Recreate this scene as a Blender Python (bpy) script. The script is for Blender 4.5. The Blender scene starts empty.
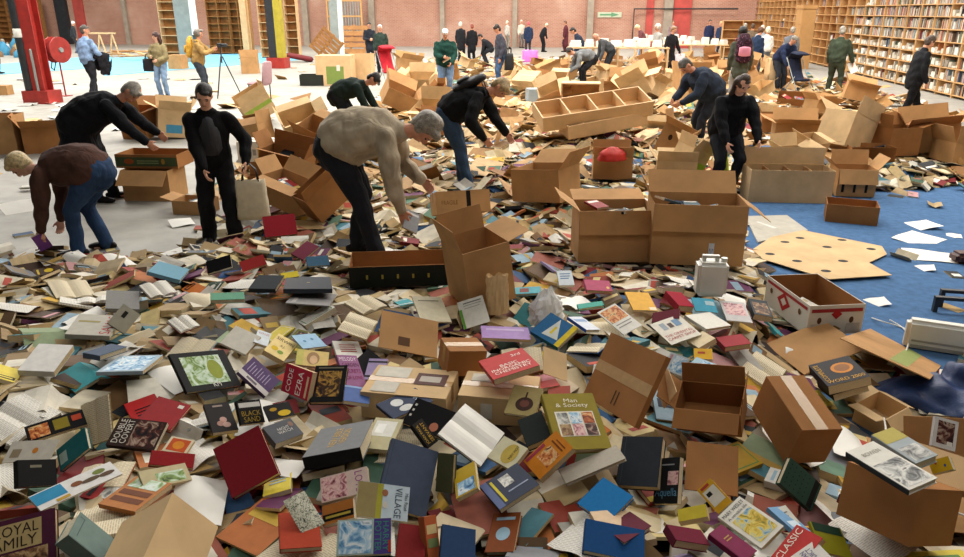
import bpy, bmesh, math, random
import numpy as np
from mathutils import Vector, Matrix, Euler

random.seed(7)
rng = np.random.default_rng(7)
SC = bpy.context.scene
COL = SC.collection
PI = math.pi

# ------------------------------------------------------------------ camera, world, daylight, exposure
CAM_Z = 2.2
PITCH = math.radians(20.1)          # looking down at the heap
FPX = 730.0                          # focal length in pixels of a 964 x 557 frame
cam_d = bpy.data.cameras.new('camera')
cam_d.sensor_width = 36.0
cam_d.lens = FPX / 964.0 * 36.0
cam_d.clip_end = 300
cam = bpy.data.objects.new('camera', cam_d)
cam.location = (0, 0, CAM_Z)
cam.rotation_euler = (PI / 2 - PITCH, 0, 0)
COL.objects.link(cam)
SC.camera = cam

world = bpy.data.worlds.new('world')
SC.world = world
world.use_nodes = True
world.node_tree.nodes['Background'].inputs[0].default_value = (0.88, 0.94, 1.0, 1)
world.node_tree.nodes['Background'].inputs[1].default_value = 0.045

def skylight(x, y, z, sx, sy, watts, col=(1.0, 0.965, 0.905)):
    l = bpy.data.lights.new('skylight', 'AREA')
    l.shape = 'RECTANGLE'; l.size = sx; l.size_y = sy
    l.energy = watts; l.color = col
    o = bpy.data.objects.new('skylight', l)
    o.location = (x, y, z)
    COL.objects.link(o)
    return o
# rows of roof lights running across the hall; the hall is open and bright towards the back
for (xx, yy, ln, w) in ((2, 1.2, 14, 135), (7, 9.5, 16, 620), (1, 17.5, 36, 2500), (-2, 26, 52, 2900), (-2, 35, 58, 3100), (-2, 44, 64, 3300)):
    skylight(xx, yy, 8.3, ln, 3.2, w)
SC.view_settings.view_transform = 'Standard'
SC.view_settings.look = 'None'
SC.view_settings.gamma = 1.0
SC.view_settings.use_curve_mapping = False
SC.view_settings.exposure = 0.95

# ------------------------------------------------------------------ picture geometry to places in the hall
CP, SP = math.cos(PITCH), math.sin(PITCH)
FWD = np.array([0, CP, -SP]); UPV = np.array([0, SP, CP]); RGT = np.array([1.0, 0, 0])
CAMP = np.array([0, 0, CAM_Z])
def ray(px, py):
    d = FWD + RGT * (px - 482) / FPX + UPV * (278.5 - py) / FPX
    return d
def on_z(px, py, z=0.0):
    d = ray(px, py)
    t = (z - CAM_Z) / d[2]
    return CAMP + d * t

# ------------------------------------------------------------------ heap height (metres above floor)
def sstep(a, b, v):
    t = np.clip((v - a) / (b - a), 0, 1)
    return t * t * (3 - 2 * t)
def bump(x, y, cx, cy, rx, ry, h):
    return h * np.exp(-(((x - cx) / rx) ** 2 + ((y - cy) / ry) ** 2))
def wob(x, y):
    return (np.sin(2.3 * x + 1.3) * np.cos(1.9 * y + .4) + np.sin(4.1 * x - 2.2 * y) * .6 + np.cos(3.3 * y + 5.2 * x + 2) * .5) / 2.1
def T(x, y):
    x = np.asarray(x, float); y = np.asarray(y, float)
    # foreground heap, thinning towards the bare floor at the left and the blue carpet at the right
    fg = 0.36 * (1 - sstep(4.2, 7.4, y)) * (1 - 0.75 * sstep(1.0, 2.0, x - 0.25 * (y - 3)) * sstep(2.0, 3.2, y + 0 * x)) + 0 * x
    left_edge = 1 - sstep(6.5, 7.6, y) * (1 - sstep(-3.4, -2.3, x))
    mid = (0.18 - .09 * sstep(9, 14, y)) * sstep(5.0, 7.5, y) * sstep(-3.2, -2.2, x) * (1 - sstep(2.2, 3.0, x - 0.02 * y) * (1 - sstep(8.6, 10.2, y)))
    mid = mid * (1 - sstep(8.0, 9.5, x - 0.25 * y + 2.6))
    mid = mid * (1 - sstep(34, 40, y)) 
    mid = mid * (1 - sstep(14, 24, y) * (1 - sstep(-6.2, -4.6, x + .12 * (y - 20))))
    m = fg * left_edge + mid
    m = m + bump(x, y, 1.9, 11.8, 1.8, 1.2, .26) + bump(x, y, -2.6, 10.8, .8, 2.0, .26) + bump(x, y, 5.2, 11.5, 1.5, 1.6, .10)
    m = m + bump(x, y, 0.6, 9.0, 1.2, 1.0, .10) + bump(x, y, 5.0, 17, 2.0, 2, .10)
    carpet = sstep(2.3, 2.8, x) * (1 - sstep(8.2, 9.6, y)) * sstep(4.3, 5.0, y)
    m = m * (1 - carpet)
    m = m * (1 + 0.22 * wob(x, y))
    return np.maximum(m, 0.0)
def at(px, py, up=0.0):
    """the point of the heap (raised by up) seen at a pixel"""
    d = ray(px, py)
    t = 1.0
    prev = None
    while t < 70:
        p = CAMP + d * t
        g = p[2] - (float(T(p[0], p[1])) + up)
        if g <= 0:
            if prev is not None:
                t0, g0 = prev
                t = t0 + (t - t0) * g0 / (g0 - g + 1e-9)
                p = CAMP + d * t
            return p
        prev = (t, g)
        t += 0.04 if t < 12 else 0.2
    return CAMP + d * 60

# ------------------------------------------------------------------ colours and materials
def lin(c):
    if isinstance(c, str):
        c = c.lstrip('#')
        c = [int(c[i:i + 2], 16) / 255 for i in (0, 2, 4)]
    return tuple((v / 12.92 if v <= 0.04045 else ((v + 0.055) / 1.055) ** 2.4) for v in c[:3])
MATS = {}
def nodes_of(name, rough=0.6, spec=0.35):
    m = bpy.data.materials.new(name)
    m.use_nodes = True
    nt = m.node_tree
    b = nt.nodes['Principled BSDF']
    b.inputs['Roughness'].default_value = rough
    b.inputs['Specular IOR Level'].default_value = spec
    return m, nt, b
def noise(nt, scale, detail=4, coord='Object', rough=.55, vec=None):
    n = nt.nodes.new('ShaderNodeTexNoise')
    n.inputs['Scale'].default_value = scale
    n.inputs['Detail'].default_value = detail
    n.inputs['Roughness'].default_value = rough
    if vec is None:
        tc = nt.nodes.new('ShaderNodeTexCoord')
        nt.links.new(tc.outputs[coord], n.inputs['Vector'])
    else:
        nt.links.new(vec, n.inputs['Vector'])
    return n
def ramp(nt, fac, stops, interp='LINEAR'):
    r = nt.nodes.new('ShaderNodeValToRGB')
    r.color_ramp.interpolation = interp
    els = r.color_ramp.elements
    while len(els) < len(stops):
        els.new(0.5)
    for e, (p, c) in zip(els, stops):
        e.position = p
        e.color = (*lin(c), 1)
    nt.links.new(fac, r.inputs['Fac'])
    return r
def bumpn(nt, b, h, strength, dist=0.01):
    n = nt.nodes.new('ShaderNodeBump')
    n.inputs['Strength'].default_value = strength
    n.inputs['Distance'].default_value = dist
    nt.links.new(h, n.inputs['Height'])
    nt.links.new(n.outputs['Normal'], b.inputs['Normal'])
def shade(c, k):
    c = c.lstrip('#')
    v = [min(255, max(0, int(int(c[i:i + 2], 16) * k))) for i in (0, 2, 4)]
    return '#%02x%02x%02x' % tuple(v)
def mat(name, color, rough=0.6, var=0.12, scale=6.0, bump=0.0, bscale=None, spec=0.35, metal=0, coord='Object'):
    """plain surface: a colour with fine uneven variation and optional fine relief"""
    if name in MATS:
        return MATS[name]
    m, nt, b = nodes_of(name, rough, spec)
    n = noise(nt, scale, 5, coord)
    r = ramp(nt, n.outputs['Fac'], [(0.25, shade(color, 1 - var)), (0.75, shade(color, 1 + var))])
    nt.links.new(r.outputs['Color'], b.inputs['Base Color'])
    b.inputs['Metallic'].default_value = metal
    if bump:
        n2 = noise(nt, bscale or scale * 4, 5, coord)
        bumpn(nt, b, n2.outputs['Fac'], bump)
    MATS[name] = m
    return m
def mat_attr(name, rough=0.45, spec=0.4, wear=0.10, scale=22):
    """printed or dyed surface: the face colour of the piece, with scuffs"""
    m, nt, b = nodes_of(name, rough, spec)
    a = nt.nodes.new('ShaderNodeAttribute'); a.attribute_name = 'Col'
    n = noise(nt, scale, 5)
    mp = nt.nodes.new('ShaderNodeMapRange')
    mp.inputs[1].default_value = .3; mp.inputs[2].default_value = .75
    mp.inputs[3].default_value = 1 - wear; mp.inputs[4].default_value = 1 + wear
    nt.links.new(n.outputs['Fac'], mp.inputs[0])
    mx = nt.nodes.new('ShaderNodeVectorMath'); mx.operation = 'SCALE'
    nt.links.new(a.outputs['Color'], mx.inputs[0])
    nt.links.new(mp.outputs[0], mx.inputs['Scale'])
    nt.links.new(mx.outputs[0], b.inputs['Base Color'])
    n2 = noise(nt, 180, 3)
    bumpn(nt, b, n2.outputs['Fac'], .12, .002)
    MATS[name] = m
    return m
PRINT = mat_attr('book_print', .55, .12)
CLOTH_COVER = mat_attr('book_cloth', .85, .12, .08, 60)
HEAPPRINT = mat_attr('heap_print', .65, .15, .22, 9)
def mat_pages():
    m, nt, b = nodes_of('page_edges', .85, .15)
    tc = nt.nodes.new('ShaderNodeTexCoord')
    w = nt.nodes.new('ShaderNodeTexWave')
    w.bands_direction = 'Z'
    w.inputs['Scale'].default_value = 160
    w.inputs['Distortion'].default_value = 2
    nt.links.new(tc.outputs['Object'], w.inputs['Vector'])
    oi = nt.nodes.new('ShaderNodeObjectInfo')
    r = ramp(nt, w.outputs['Fac'], [(0, '#a88a5e'), (1, '#d6bf97')])
    r2 = ramp(nt, w.outputs['Fac'], [(0, '#bcae8e'), (1, '#e6dfc9')])
    mx = nt.nodes.new('ShaderNodeMix'); mx.data_type = 'RGBA'
    nt.links.new(oi.outputs['Random'], mx.inputs[0])
    nt.links.new(r.outputs['Color'], mx.inputs[6]); nt.links.new(r2.outputs['Color'], mx.inputs[7])
    nt.links.new(mx.outputs[2], b.inputs['Base Color'])
    bumpn(nt, b, w.outputs['Fac'], .25, .002)
    return m
PAGES = mat_pages()
def mat_textpage(name, paper, ink, rowh=0.009):
    """a printed page: rows of words on paper"""
    m, nt, b = nodes_of(name, .75, .2)
    tc = nt.nodes.new('ShaderNodeTexCoord')
    br = nt.nodes.new('ShaderNodeTexBrick')
    br.inputs['Scale'].default_value = 1.0
    br.inputs['Brick Width'].default_value = 0.030
    br.inputs['Row Height'].default_value = rowh
    br.inputs['Mortar Size'].default_value = rowh * .30
    br.inputs['Color1'].default_value = (*lin(ink), 1)
    br.inputs['Color2'].default_value = (*lin(shade(ink, 1.25)), 1)
    br.inputs['Mortar'].default_value = (*lin(paper), 1)
    nt.links.new(tc.outputs['Object'], br.inputs['Vector'])
    n = noise(nt, 5, 3)
    mx = nt.nodes.new('ShaderNodeMix'); mx.data_type = 'RGBA'
    mx.inputs[0].default_value = .45
    nt.links.new(br.outputs['Color'], mx.inputs[6])
    r = ramp(nt, n.outputs['Fac'], [(.3, shade(paper, .93)), (.7, paper)])
    nt.links.new(r.outputs['Color'], mx.inputs[7])
    nt.links.new(mx.outputs[2], b.inputs['Base Color'])
    MATS[name] = m
    return m
PAGE_A = mat_textpage('printed_page', '#e3d6b8', '#8d8068')
PAGE_B = mat_textpage('printed_page_white', '#e9e5da', '#8f8d88')
def mat_picture(name, cols, scale=14):
    m, nt, b = nodes_of(name, .5, .22)
    tc = nt.nodes.new('ShaderNodeTexCoord')
    oi = nt.nodes.new('ShaderNodeObjectInfo')
    ad = nt.nodes.new('ShaderNodeVectorMath'); ad.operation = 'ADD'
    nt.links.new(tc.outputs['Object'], ad.inputs[0])
    sc = nt.nodes.new('ShaderNodeMath'); sc.operation = 'MULTIPLY'; sc.inputs[1].default_value = 37
    nt.links.new(oi.outputs['Random'], sc.inputs[0])
    cmb = nt.nodes.new('ShaderNodeCombineXYZ')
    nt.links.new(sc.outputs[0], cmb.inputs[2])
    nt.links.new(cmb.outputs[0], ad.inputs[1])
    n = noise(nt, scale, 3, vec=ad.outputs[0], rough=.6)
    n.inputs['Distortion'].default_value = 1.2
    k = len(cols)
    r = ramp(nt, n.outputs['Fac'], [(0.28 + 0.44 * i / (k - 1), c) for i, c in enumerate(cols)])
    nt.links.new(r.outputs['Color'], b.inputs['Base Color'])
    MATS[name] = m
    return m
PIC = {
    'green': mat_picture('picture_green', ['#2f3f26', '#7d9a4a', '#b7cdb0', '#d7e2da', '#90a53c'], 16),
    'gold': mat_picture('picture_gold', ['#140d08', '#21140b', '#4a3015', '#b38a3c', '#2a1a0c'], 22),
    'warm': mat_picture('picture_warm', ['#3a1a10', '#8c3a1d', '#cf7a3c', '#e8c489', '#5d2418'], 22),
    'blue': mat_picture('picture_blue', ['#274e7a', '#5f93bd', '#a9cbe0', '#e6ecec', '#3b6f9c'], 18),
    'sea': mat_picture('picture_sea', ['#3e6a8f', '#93b8cc', '#e2cf6a', '#c9a83a', '#6d7a39'], 24),
    'grey': mat_picture('picture_grey', ['#2c2c2b', '#6f706e', '#b4b3ad', '#dcdad2', '#55534f'], 20),
    'pink': mat_picture('picture_pink', ['#5c2a35', '#c07f86', '#e7c4bd', '#b06a76', '#3a2026'], 22),
    'dark': mat_picture('picture_dark', ['#0e0d0e', '#1e1719', '#5a2a22', '#b9a28f', '#15110f'], 20),
    'brown': mat_picture('picture_brown', ['#1d120d', '#43291a', '#7d5738', '#b99a6d', '#2d1a10'], 20),
    'camo': mat_picture('picture_camo', ['#1f211c', '#686b57', '#c9c8b4', '#3a3d33', '#d9d7c7'], 60),
}
def mat_card(name, color, var=.10):
    m, nt, b = nodes_of(name, .82, .15)
    n = noise(nt, 3.5, 6)
    oi = nt.nodes.new('ShaderNodeObjectInfo')
    r = ramp(nt, n.outputs['Fac'], [(.2, shade(color, 1 - var * 1.3)), (.5, color), (.8, shade(color, 1 + var))])
    nt.links.new(r.outputs['Color'], b.inputs['Base Color'])
    tc = nt.nodes.new('ShaderNodeTexCoord')
    w = nt.nodes.new('ShaderNodeTexWave'); w.inputs['Scale'].default_value = 45
    nt.links.new(tc.outputs['Object'], w.inputs['Vector'])
    bumpn(nt, b, w.outputs['Fac'], .12, .003)
    MATS[name] = m
    return m
CARD = [mat_card('cardboard_tan', '#b48a5c'), mat_card('cardboard_brown', '#9a6a3e'), mat_card('cardboard_pale', '#cfb084'), mat_card('cardboard_dark', '#7d5431')]
CARD_IN = mat_card('cardboard_inside', '#8c6138')
TAPE = mat('parcel_tape', '#b08a56', .25, .06, spec=.5)
WOOD = mat('pale_wood', '#c79c69', .6, .07, 5, .05, 40, spec=.2)
WOOD_L = mat('light_wood', '#d3b083', .6, .06, 5, spec=.2)
WOOD_D = mat('orange_wood', '#9c6e40', .6, .12, 5, spec=.2)
SKIN = mat('skin', '#c98f73', .55, .08, 12, spec=.3)
SKIN_P = mat('skin_pale', '#d6a48b', .55, .07, 12, spec=.3)
WHITEP = mat('white_paper', '#e8e6de', .7, .04, 5)

# ------------------------------------------------------------------ mesh collecting
def sm(mesh):
    mesh.polygons.foreach_set('use_smooth', [True] * len(mesh.polygons))
class MB:
    def __init__(self):
        self.v = []; self.f = []; self.c = []; self.mi = []
    def add(self, verts, faces, col=None, mi=0):
        o = len(self.v)
        self.v.extend([tuple(map(float, p)) for p in verts])
        for f in faces:
            self.f.append(tuple(i + o for i in f)); self.c.append(col); self.mi.append(mi)
    def box(self, x0, x1, y0, y1, z0, z1, col=None, M=None, mi=0, cols=None):
        vs = [(x0, y0, z0), (x1, y0, z0), (x1, y1, z0), (x0, y1, z0), (x0, y0, z1), (x1, y0, z1), (x1, y1, z1), (x0, y1, z1)]
        if M is not None:
            vs = [tuple(M @ Vector(p)) for p in vs]
        fs = [(3, 2, 1, 0), (4, 5, 6, 7), (0, 1, 5, 4), (1, 2, 6, 5), (2, 3, 7, 6), (3, 0, 4, 7)]
        if cols is None:
            self.add(vs, fs, col, mi)
        else:
            o = len(self.v); self.v.extend(vs)
            for f, c in zip(fs, cols):
                self.f.append(tuple(i + o for i in f)); self.c.append(c); self.mi.append(mi)
    def quad(self, a, b, c, d, col=None, mi=0):
        self.add([a, b, c, d], [(0, 1, 2, 3)], col, mi)
    def tube(self, pts, rad, n=10, col=None, side=None, mi=0, caps=True):
        """tapered tube; rad: list of r or (r_side, r_other)"""
        P = [Vector(p) for p in pts]
        R = [(r, r) if not isinstance(r, (tuple, list)) else r for r in rad]
        # rounded ends
        rings = []
        def frame(i):
            if i == 0: t = P[1] - P[0]
            elif i == len(P) - 1: t = P[-1] - P[-2]
            else: t = (P[i + 1] - P[i]).normalized() + (P[i] - P[i - 1]).normalized()
            if t.length < 1e-9: t = Vector((0, 0, 1))
            t = t.normalized()
            s = Vector(side) if side is not None else (Vector((0, 0, 1)) if abs(t.z) < .9 else Vector((0, 1, 0)))
            s = s - t * s.dot(t)
            if s.length < 1e-6:
                s = t.orthogonal()
            s.normalize()
            return t, s, t.cross(s)
        def ring(c, s, b, r):
            return [tuple(c + s * (r[0] * math.cos(2 * PI * k / n)) + b * (r[1] * math.sin(2 * PI * k / n))) for k in range(n)]
        for i in range(len(P)):
            t, s, b = frame(i)
            if caps and i == 0:
                m = min(R[0])
                for q in (.92, .55):
                    rings.append(ring(P[0] - t * (m * q), s, b, tuple(v * math.sqrt(1 - q * q) for v in R[0])))
            rings.append(ring(P[i], s, b, R[i]))
            if caps and i == len(P) - 1:
                m = min(R[-1])
                for q in (.55, .92):
                    rings.append(ring(P[-1] + t * (m * q), s, b, tuple(v * math.sqrt(1 - q * q) for v in R[-1])))
        vs = [p for r in rings for p in r]
        fs = []
        for i in range(len(rings) - 1):
            for k in range(n):
                a = i * n + k; b2 = i * n + (k + 1) % n
                fs.append((a, b2, b2 + n, a + n))
        fs.append(tuple(range(n - 1, -1, -1)))
        fs.append(tuple((len(rings) - 1) * n + k for k in range(n)))
        self.add(vs, fs, col, mi)
    def limb(self, pts, rad, n=12, side=None):
        """chain of rounded tapered pieces that meet at the joints"""
        for i in range(len(pts) - 1):
            if (Vector(pts[i + 1]) - Vector(pts[i])).length > 1e-4:
                self.tube([pts[i], pts[i + 1]], [rad[i], rad[i + 1]], n, None, side)
    def ell(self, c, r, M=None, nu=12, nv=8, col=None, mi=0):
        vs = []; fs = []
        c = Vector(c)
        for i in range(1, nv):
            th = PI * i / nv
            for k in range(nu):
                ph = 2 * PI * k / nu
                p = Vector((r[0] * math.sin(th) * math.cos(ph), r[1] * math.sin(th) * math.sin(ph), r[2] * math.cos(th)))
                vs.append(tuple(c + (M @ p if M is not None else p)))
        top = len(vs); pt = Vector((0, 0, r[2])); vs.append(tuple(c + (M @ pt if M is not None else pt)))
        bot = len(vs); vs.append(tuple(c - (M @ pt if M is not None else pt)))
        for i in range(nv - 2):
            for k in range(nu):
                a = i * nu + k; b = i * nu + (k + 1) % nu
                fs.append((a, a + nu, b + nu, b))
        for k in range(nu):
            fs.append((top, k, (k + 1) % nu))
            fs.append((bot, (nv - 2) * nu + (k + 1) % nu, (nv - 2) * nu + k))
        self.add(vs, fs, col, mi)
    def mesh(self, name, mats=None, smooth=False):
        me = bpy.data.meshes.new(name)
        me.from_pydata(self.v, [], self.f)
        if mats is not None:
            for m in (mats if isinstance(mats, (list, tuple)) else [mats]):
                me.materials.append(m)
            if isinstance(mats, (list, tuple)) and len(mats) > 1:
                me.polygons.foreach_set('material_index', self.mi)
        if any(c is not None for c in self.c):
            a = me.color_attributes.new('Col', 'FLOAT_COLOR', 'CORNER')
            buf = np.ones((len(me.loops), 4), np.float32)
            k = 0
            for f, c in zip(self.f, self.c):
                if c is not None:
                    buf[k:k + len(f), :3] = lin(c) if isinstance(c, str) else c
                k += len(f)
            a.data.foreach_set('color', buf.ravel())
        if smooth:
            sm(me)
        me.update()
        return me
    def build(self, name, mats, parent=None, smooth=False):
        o = bpy.data.objects.new(name, self.mesh(name, mats, smooth))
        COL.objects.link(o)
        if parent is not None:
            o.parent = parent
        return o
def tag(o, label=None, cat=None, group=None, kind=None):
    if label: o['label'] = label
    if cat: o['category'] = cat
    if group: o['group'] = group
    if kind: o['kind'] = kind
    return o
def thing(name, label, cat, loc=(0, 0, 0), rot=None, group=None):
    o = bpy.data.objects.new(name, None)
    o.empty_display_size = .1
    COL.objects.link(o)
    o.location = tuple(map(float, loc))
    if rot is not None:
        if isinstance(rot, Matrix):
            o.rotation_euler = rot.to_euler()
        elif isinstance(rot, (int, float)):
            o.rotation_euler = (0, 0, rot)
        else:
            o.rotation_euler = rot
    return tag(o, label, cat, group)
def part(name, mesh, parent, loc=None, rot=None):
    o = bpy.data.objects.new(name, mesh)
    COL.objects.link(o)
    o.parent = parent
    if loc is not None: o.location = loc
    if rot is not None: o.rotation_euler = rot
    return o
TXT = {}
def text_geo(s):
    """outline letters as flat faces, scaled to a unit box: returns verts (x 0..1, y 0..1), faces, aspect w/h"""
    if s in TXT:
        return TXT[s]
    cu = bpy.data.curves.new('t', 'FONT')
    cu.body = s
    cu.resolution_u = 2
    cu.align_x = 'CENTER'
    cu.space_line = .85
    ob = bpy.data.objects.new('t', cu)
    me = bpy.data.meshes.new_from_object(ob)
    vs = np.array([v.co[:] for v in me.vertices]).reshape(-1, 3)
    fs = [tuple(p.vertices) for p in me.polygons]
    bpy.data.objects.remove(ob); bpy.data.curves.remove(cu); bpy.data.meshes.remove(me)
    mn = vs.min(0); mx = vs.max(0)
    w = mx[0] - mn[0]; h = mx[1] - mn[1]
    vs = (vs - mn) / np.array([w, h, 1])
    TXT[s] = (vs, fs, w / h)
    return TXT[s]
# ------------------------------------------------------------------ the hall
HA = math.radians(8.6)
DV = Vector((math.sin(HA), math.cos(HA), 0))      # along the long right wall
EV = Vector((math.cos(HA), -math.sin(HA), 0))     # along the back wall, towards the right
B0 = Vector((16.1, 48.0, 0))                      # back right corner
def hall(e, d, z=0.0):                            # hall coordinates: e along the back wall, d towards the camera negative
    p = B0 + EV * e + DV * d
    return Vector((p.x, p.y, z))
HM = Matrix(((EV.x, DV.x, 0, B0.x), (EV.y, DV.y, 0, B0.y), (0, 0, 1, 0), (0, 0, 0, 1)))
HROT = -HA

def mat_floor():
    m, nt, b = nodes_of('concrete_floor', .6, .3)
    n = noise(nt, .35, 8); n2 = noise(nt, 3.0, 8)
    r = ramp(nt, n.outputs['Fac'], [(.3, '#85827a'), (.5, '#96938b'), (.7, '#a5a299')])
    r2 = ramp(nt, n2.outputs['Fac'], [(.3, '#76726a'), (.6, '#aaa79e')])
    mx = nt.nodes.new('ShaderNodeMix'); mx.data_type = 'RGBA'; mx.inputs[0].default_value = .4
    nt.links.new(r.outputs['Color'], mx.inputs[6]); nt.links.new(r2.outputs['Color'], mx.inputs[7])
    nt.links.new(mx.outputs[2], b.inputs['Base Color'])
    bumpn(nt, b, n2.outputs['Fac'], .1, .01)
    return m
def mat_brick():
    m, nt, b = nodes_of('brick_wall', .85, .15)
    tc = nt.nodes.new('ShaderNodeTexCoord')
    mp = nt.nodes.new('ShaderNodeMapping'); mp.inputs['Rotation'].default_value = (PI / 2, 0, 0)
    nt.links.new(tc.outputs['Object'], mp.inputs['Vector'])
    br = nt.nodes.new('ShaderNodeTexBrick')
    br.inputs['Scale'].default_value = 1
    br.inputs['Brick Width'].default_value = .24; br.inputs['Row Height'].default_value = .08
    br.inputs['Mortar Size'].default_value = .012
    br.inputs['Color1'].default_value = (*lin('#9d604c'), 1); br.inputs['Color2'].default_value = (*lin('#b57d66'), 1)
    br.inputs['Mortar'].default_value = (*lin('#bcaa9a'), 1)
    nt.links.new(mp.outputs[0], br.inputs['Vector'])
    n = noise(nt, .5, 8)
    r = ramp(nt, n.outputs['Fac'], [(.3, '#9a6a58'), (.55, '#b98e7b'), (.75, '#ceb1a0')])
    mx = nt.nodes.new('ShaderNodeMix'); mx.data_type = 'RGBA'; mx.inputs[0].default_value = .5
    nt.links.new(br.outputs['Color'], mx.inputs[6]); nt.links.new(r.outputs['Color'], mx.inputs[7])
    nt.links.new(mx.outputs[2], b.inputs['Base Color'])
    bumpn(nt, b, br.outputs['Fac'], .3, .02)
    return m
BRICK = mat_brick()
STEEL_G = mat('grey_painted_steel', '#8d938f', .5, .1, 3)
STEEL_D = mat('dark_painted_steel', '#2c2f33', .45, .15, 4)
RED = mat('red_paint', '#9c302a', .45, .14, 5)
YEL = mat('yellow_paint', '#a89a34', .5, .1, 5)
CONC = mat('grey_pilaster', '#9c8f80', .8, .1, 3)

b = MB(); b.box(-52, 34, -7, 64, -.1, 0)
fl = tag(b.build('floor', mat_floor()), 'pale grey worn concrete floor of the hall', None, None, 'structure')

def wall_px(px, z=0.0):
    """point of the back wall seen in a picture column"""
    d = ray(px, 25.0)
    o = Vector((0, 0, CAM_Z)); dd = Vector(d)
    n = DV
    t = (B0 - o).dot(n) / dd.dot(n)
    p = o + dd * t
    e = (p - B0).dot(EV)
    return e
def hbox(mb, e0, e1, d0, d1, z0, z1, col=None):
    mb.box(e0, e1, d0, d1, z0, z1, col)
def hobj(mb, name, m, parent=None):
    o = mb.build(name, m, parent)
    if parent is None:
        o.matrix_world = HM
    return o
b = MB(); hbox(b, -70, 3, 0, .4, 0, 8.6)
wb = tag(hobj(b, 'wall_back', BRICK), 'long red brick wall at the far end of the hall', None, None, 'structure')
for px, w, dp in ((66, .8, .35), (128, .3, .25), (307, .4, .3), (373, .4, .3), (443, .3, .25), (515, .3, .2), (590, .4, .25), (667, .55, .25)):
    e = wall_px(px)
    b = MB(); hbox(b, e - w / 2, e + w / 2, -dp, 0, 0, 8.4)
    p = hobj(b, 'pilaster', STEEL_D if px == 66 else CONC, wb)
for px, w in ((82, .75), (649, .45), (681, 1.1)):
    e = wall_px(px)
    b = MB(); hbox(b, e - w / 2, e + w / 2, -.12, 0, 0, 8.4)
    o = hobj(b, 'red_panel', mat('red_wall_paint', '#b04a42', .6, .12, 2), wb)
    o['label'] = 'red painted strip of the brick wall'
# pipe line along the wall at the right
e0, e1 = wall_px(633), wall_px(735)
b = MB(); b.tube([(e0, -.3, 0), (e0, -.3, 2.35), (e1, -.3, 2.35)], [.05] * 3, 6)
hobj(b, 'wall_pipe', STEEL_D, wb)
# the long right wall behind the shelves
b = MB(); hbox(b, 1.2, 1.6, -56, 0, 0, 8.6)
tag(hobj(b, 'wall_right', mat('plaster_wall', '#b7a58f', .85, .08, 1)), 'plain right hand wall behind the long shelving', None, None, 'structure')
b = MB(); hbox(b, -70.4, -70, -56, .4, 0, 8.6)
tag(hobj(b, 'wall_left', BRICK), 'brick wall closing the hall at the far left', None, None, 'structure')
# roof slabs between the rows of roof lights
b = MB()
for (a, c) in ((-8, -1), (3.4, 7.6), (11.5, 15.5), (19.5, 24), (28, 33), (37, 42), (46, 60)):
    b.box(-48, 32, a, c, 8.45, 8.7)
tag(b.build('ceiling', mat('roof_boards', '#8d8479', .8, .1, 1)), 'grey roof boards between rows of roof lights', None, None, 'structure')

# ------------------------------------------------------------------ blue carpet and blue painted strip
CARPET = mat('blue_carpet', '#4a6a90', .95, .10, 14, .25, 160, spec=.1)
b = MB(); b.box(2.0, 9.5, 3.0, 10.6, 0, .012)
tag(b.build('blue_carpet', CARPET), 'blue carpet lying on the floor beside the cartons', 'carpet')
BLUEM = mat('pale_blue_mat', '#6fb7d4', .6, .08, 1.5)
for (q, lb) in ((((-20, 76), (112, 67), (112, 55), (-20, 66)), 'pale blue plastic sheeting on the floor by the red column'),
                (((104, 76), (300, 60), (296, 52), (112, 58)), 'long pale blue plastic sheeting behind the man in the blue shirt')):
    pts = [on_z(x, y, 0) for x, y in q]
    b = MB()
    b.add([(p[0], p[1], .002) for p in pts] + [(p[0], p[1], .016) for p in pts],
          [(4, 5, 6, 7), (0, 1, 5, 4), (1, 2, 6, 5), (2, 3, 7, 6), (3, 0, 4, 7), (3, 2, 1, 0)])
    tag(b.build('floor_sheeting', BLUEM), lb, 'sheeting')

# ------------------------------------------------------------------ columns of the hall
def column(px, py, name, label, build):
    p = on_z(px, py, 0)
    t = thing(name, label, 'column', p, HROT)
    build(t)
    return t
def ibeam(t, w, dpt, m, nm='beam', x=0, y=0, h=8.4):
    b = MB()
    b.box(x - w / 2, x + w / 2, y - dpt / 2, y - dpt / 2 + .03, 0, h)
    b.box(x - w / 2, x + w / 2, y + dpt / 2 - .03, y + dpt / 2, 0, h)
    b.box(x - .02, x + .02, y - dpt / 2 + .03, y + dpt / 2 - .03, 0, h)
    return b.build(nm, m, t)
def red_col(t):
    ibeam(t, .34, .34, RED)
    b = MB(); b.box(-.42, .30, -.26, .26, 0, .32); b.build('base_guard', RED, t)
    b = MB(); b.tube([(-.26, -.12, .32), (-.26, -.12, 8.4)], [.12, .12], 12); o = b.build('drain_pipe', STEEL_D, t, True); o['label'] = 'black drain pipe'
    b = MB(); b.tube([(-.26, -.12, 1.62), (-.26, -.12, 1.78)], [.127, .127], 12); o = b.build('pipe_label', WHITEP, t, True); o['label'] = 'white band'
    b = MB(); b.tube([(.02, -.2, .3), (.02, -.2, 1.3)], [.03, .03], 6); b.build('conduit', STEEL_G, t)
column(46, 103, 'steel_column', 'red steel column with a black drain pipe and red base guard', red_col)
def grey_col(t):
    ibeam(t, .75, .5, STEEL_G)
    b = MB(); b.box(.375, .44, -.25, .25, 1.2, 8.4); o = b.build('white_strip', WHITEP, t); o['label'] = 'white painted edge'
column(191, 62, 'steel_column', 'wide grey steel column beside the photographer', grey_col)
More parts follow.
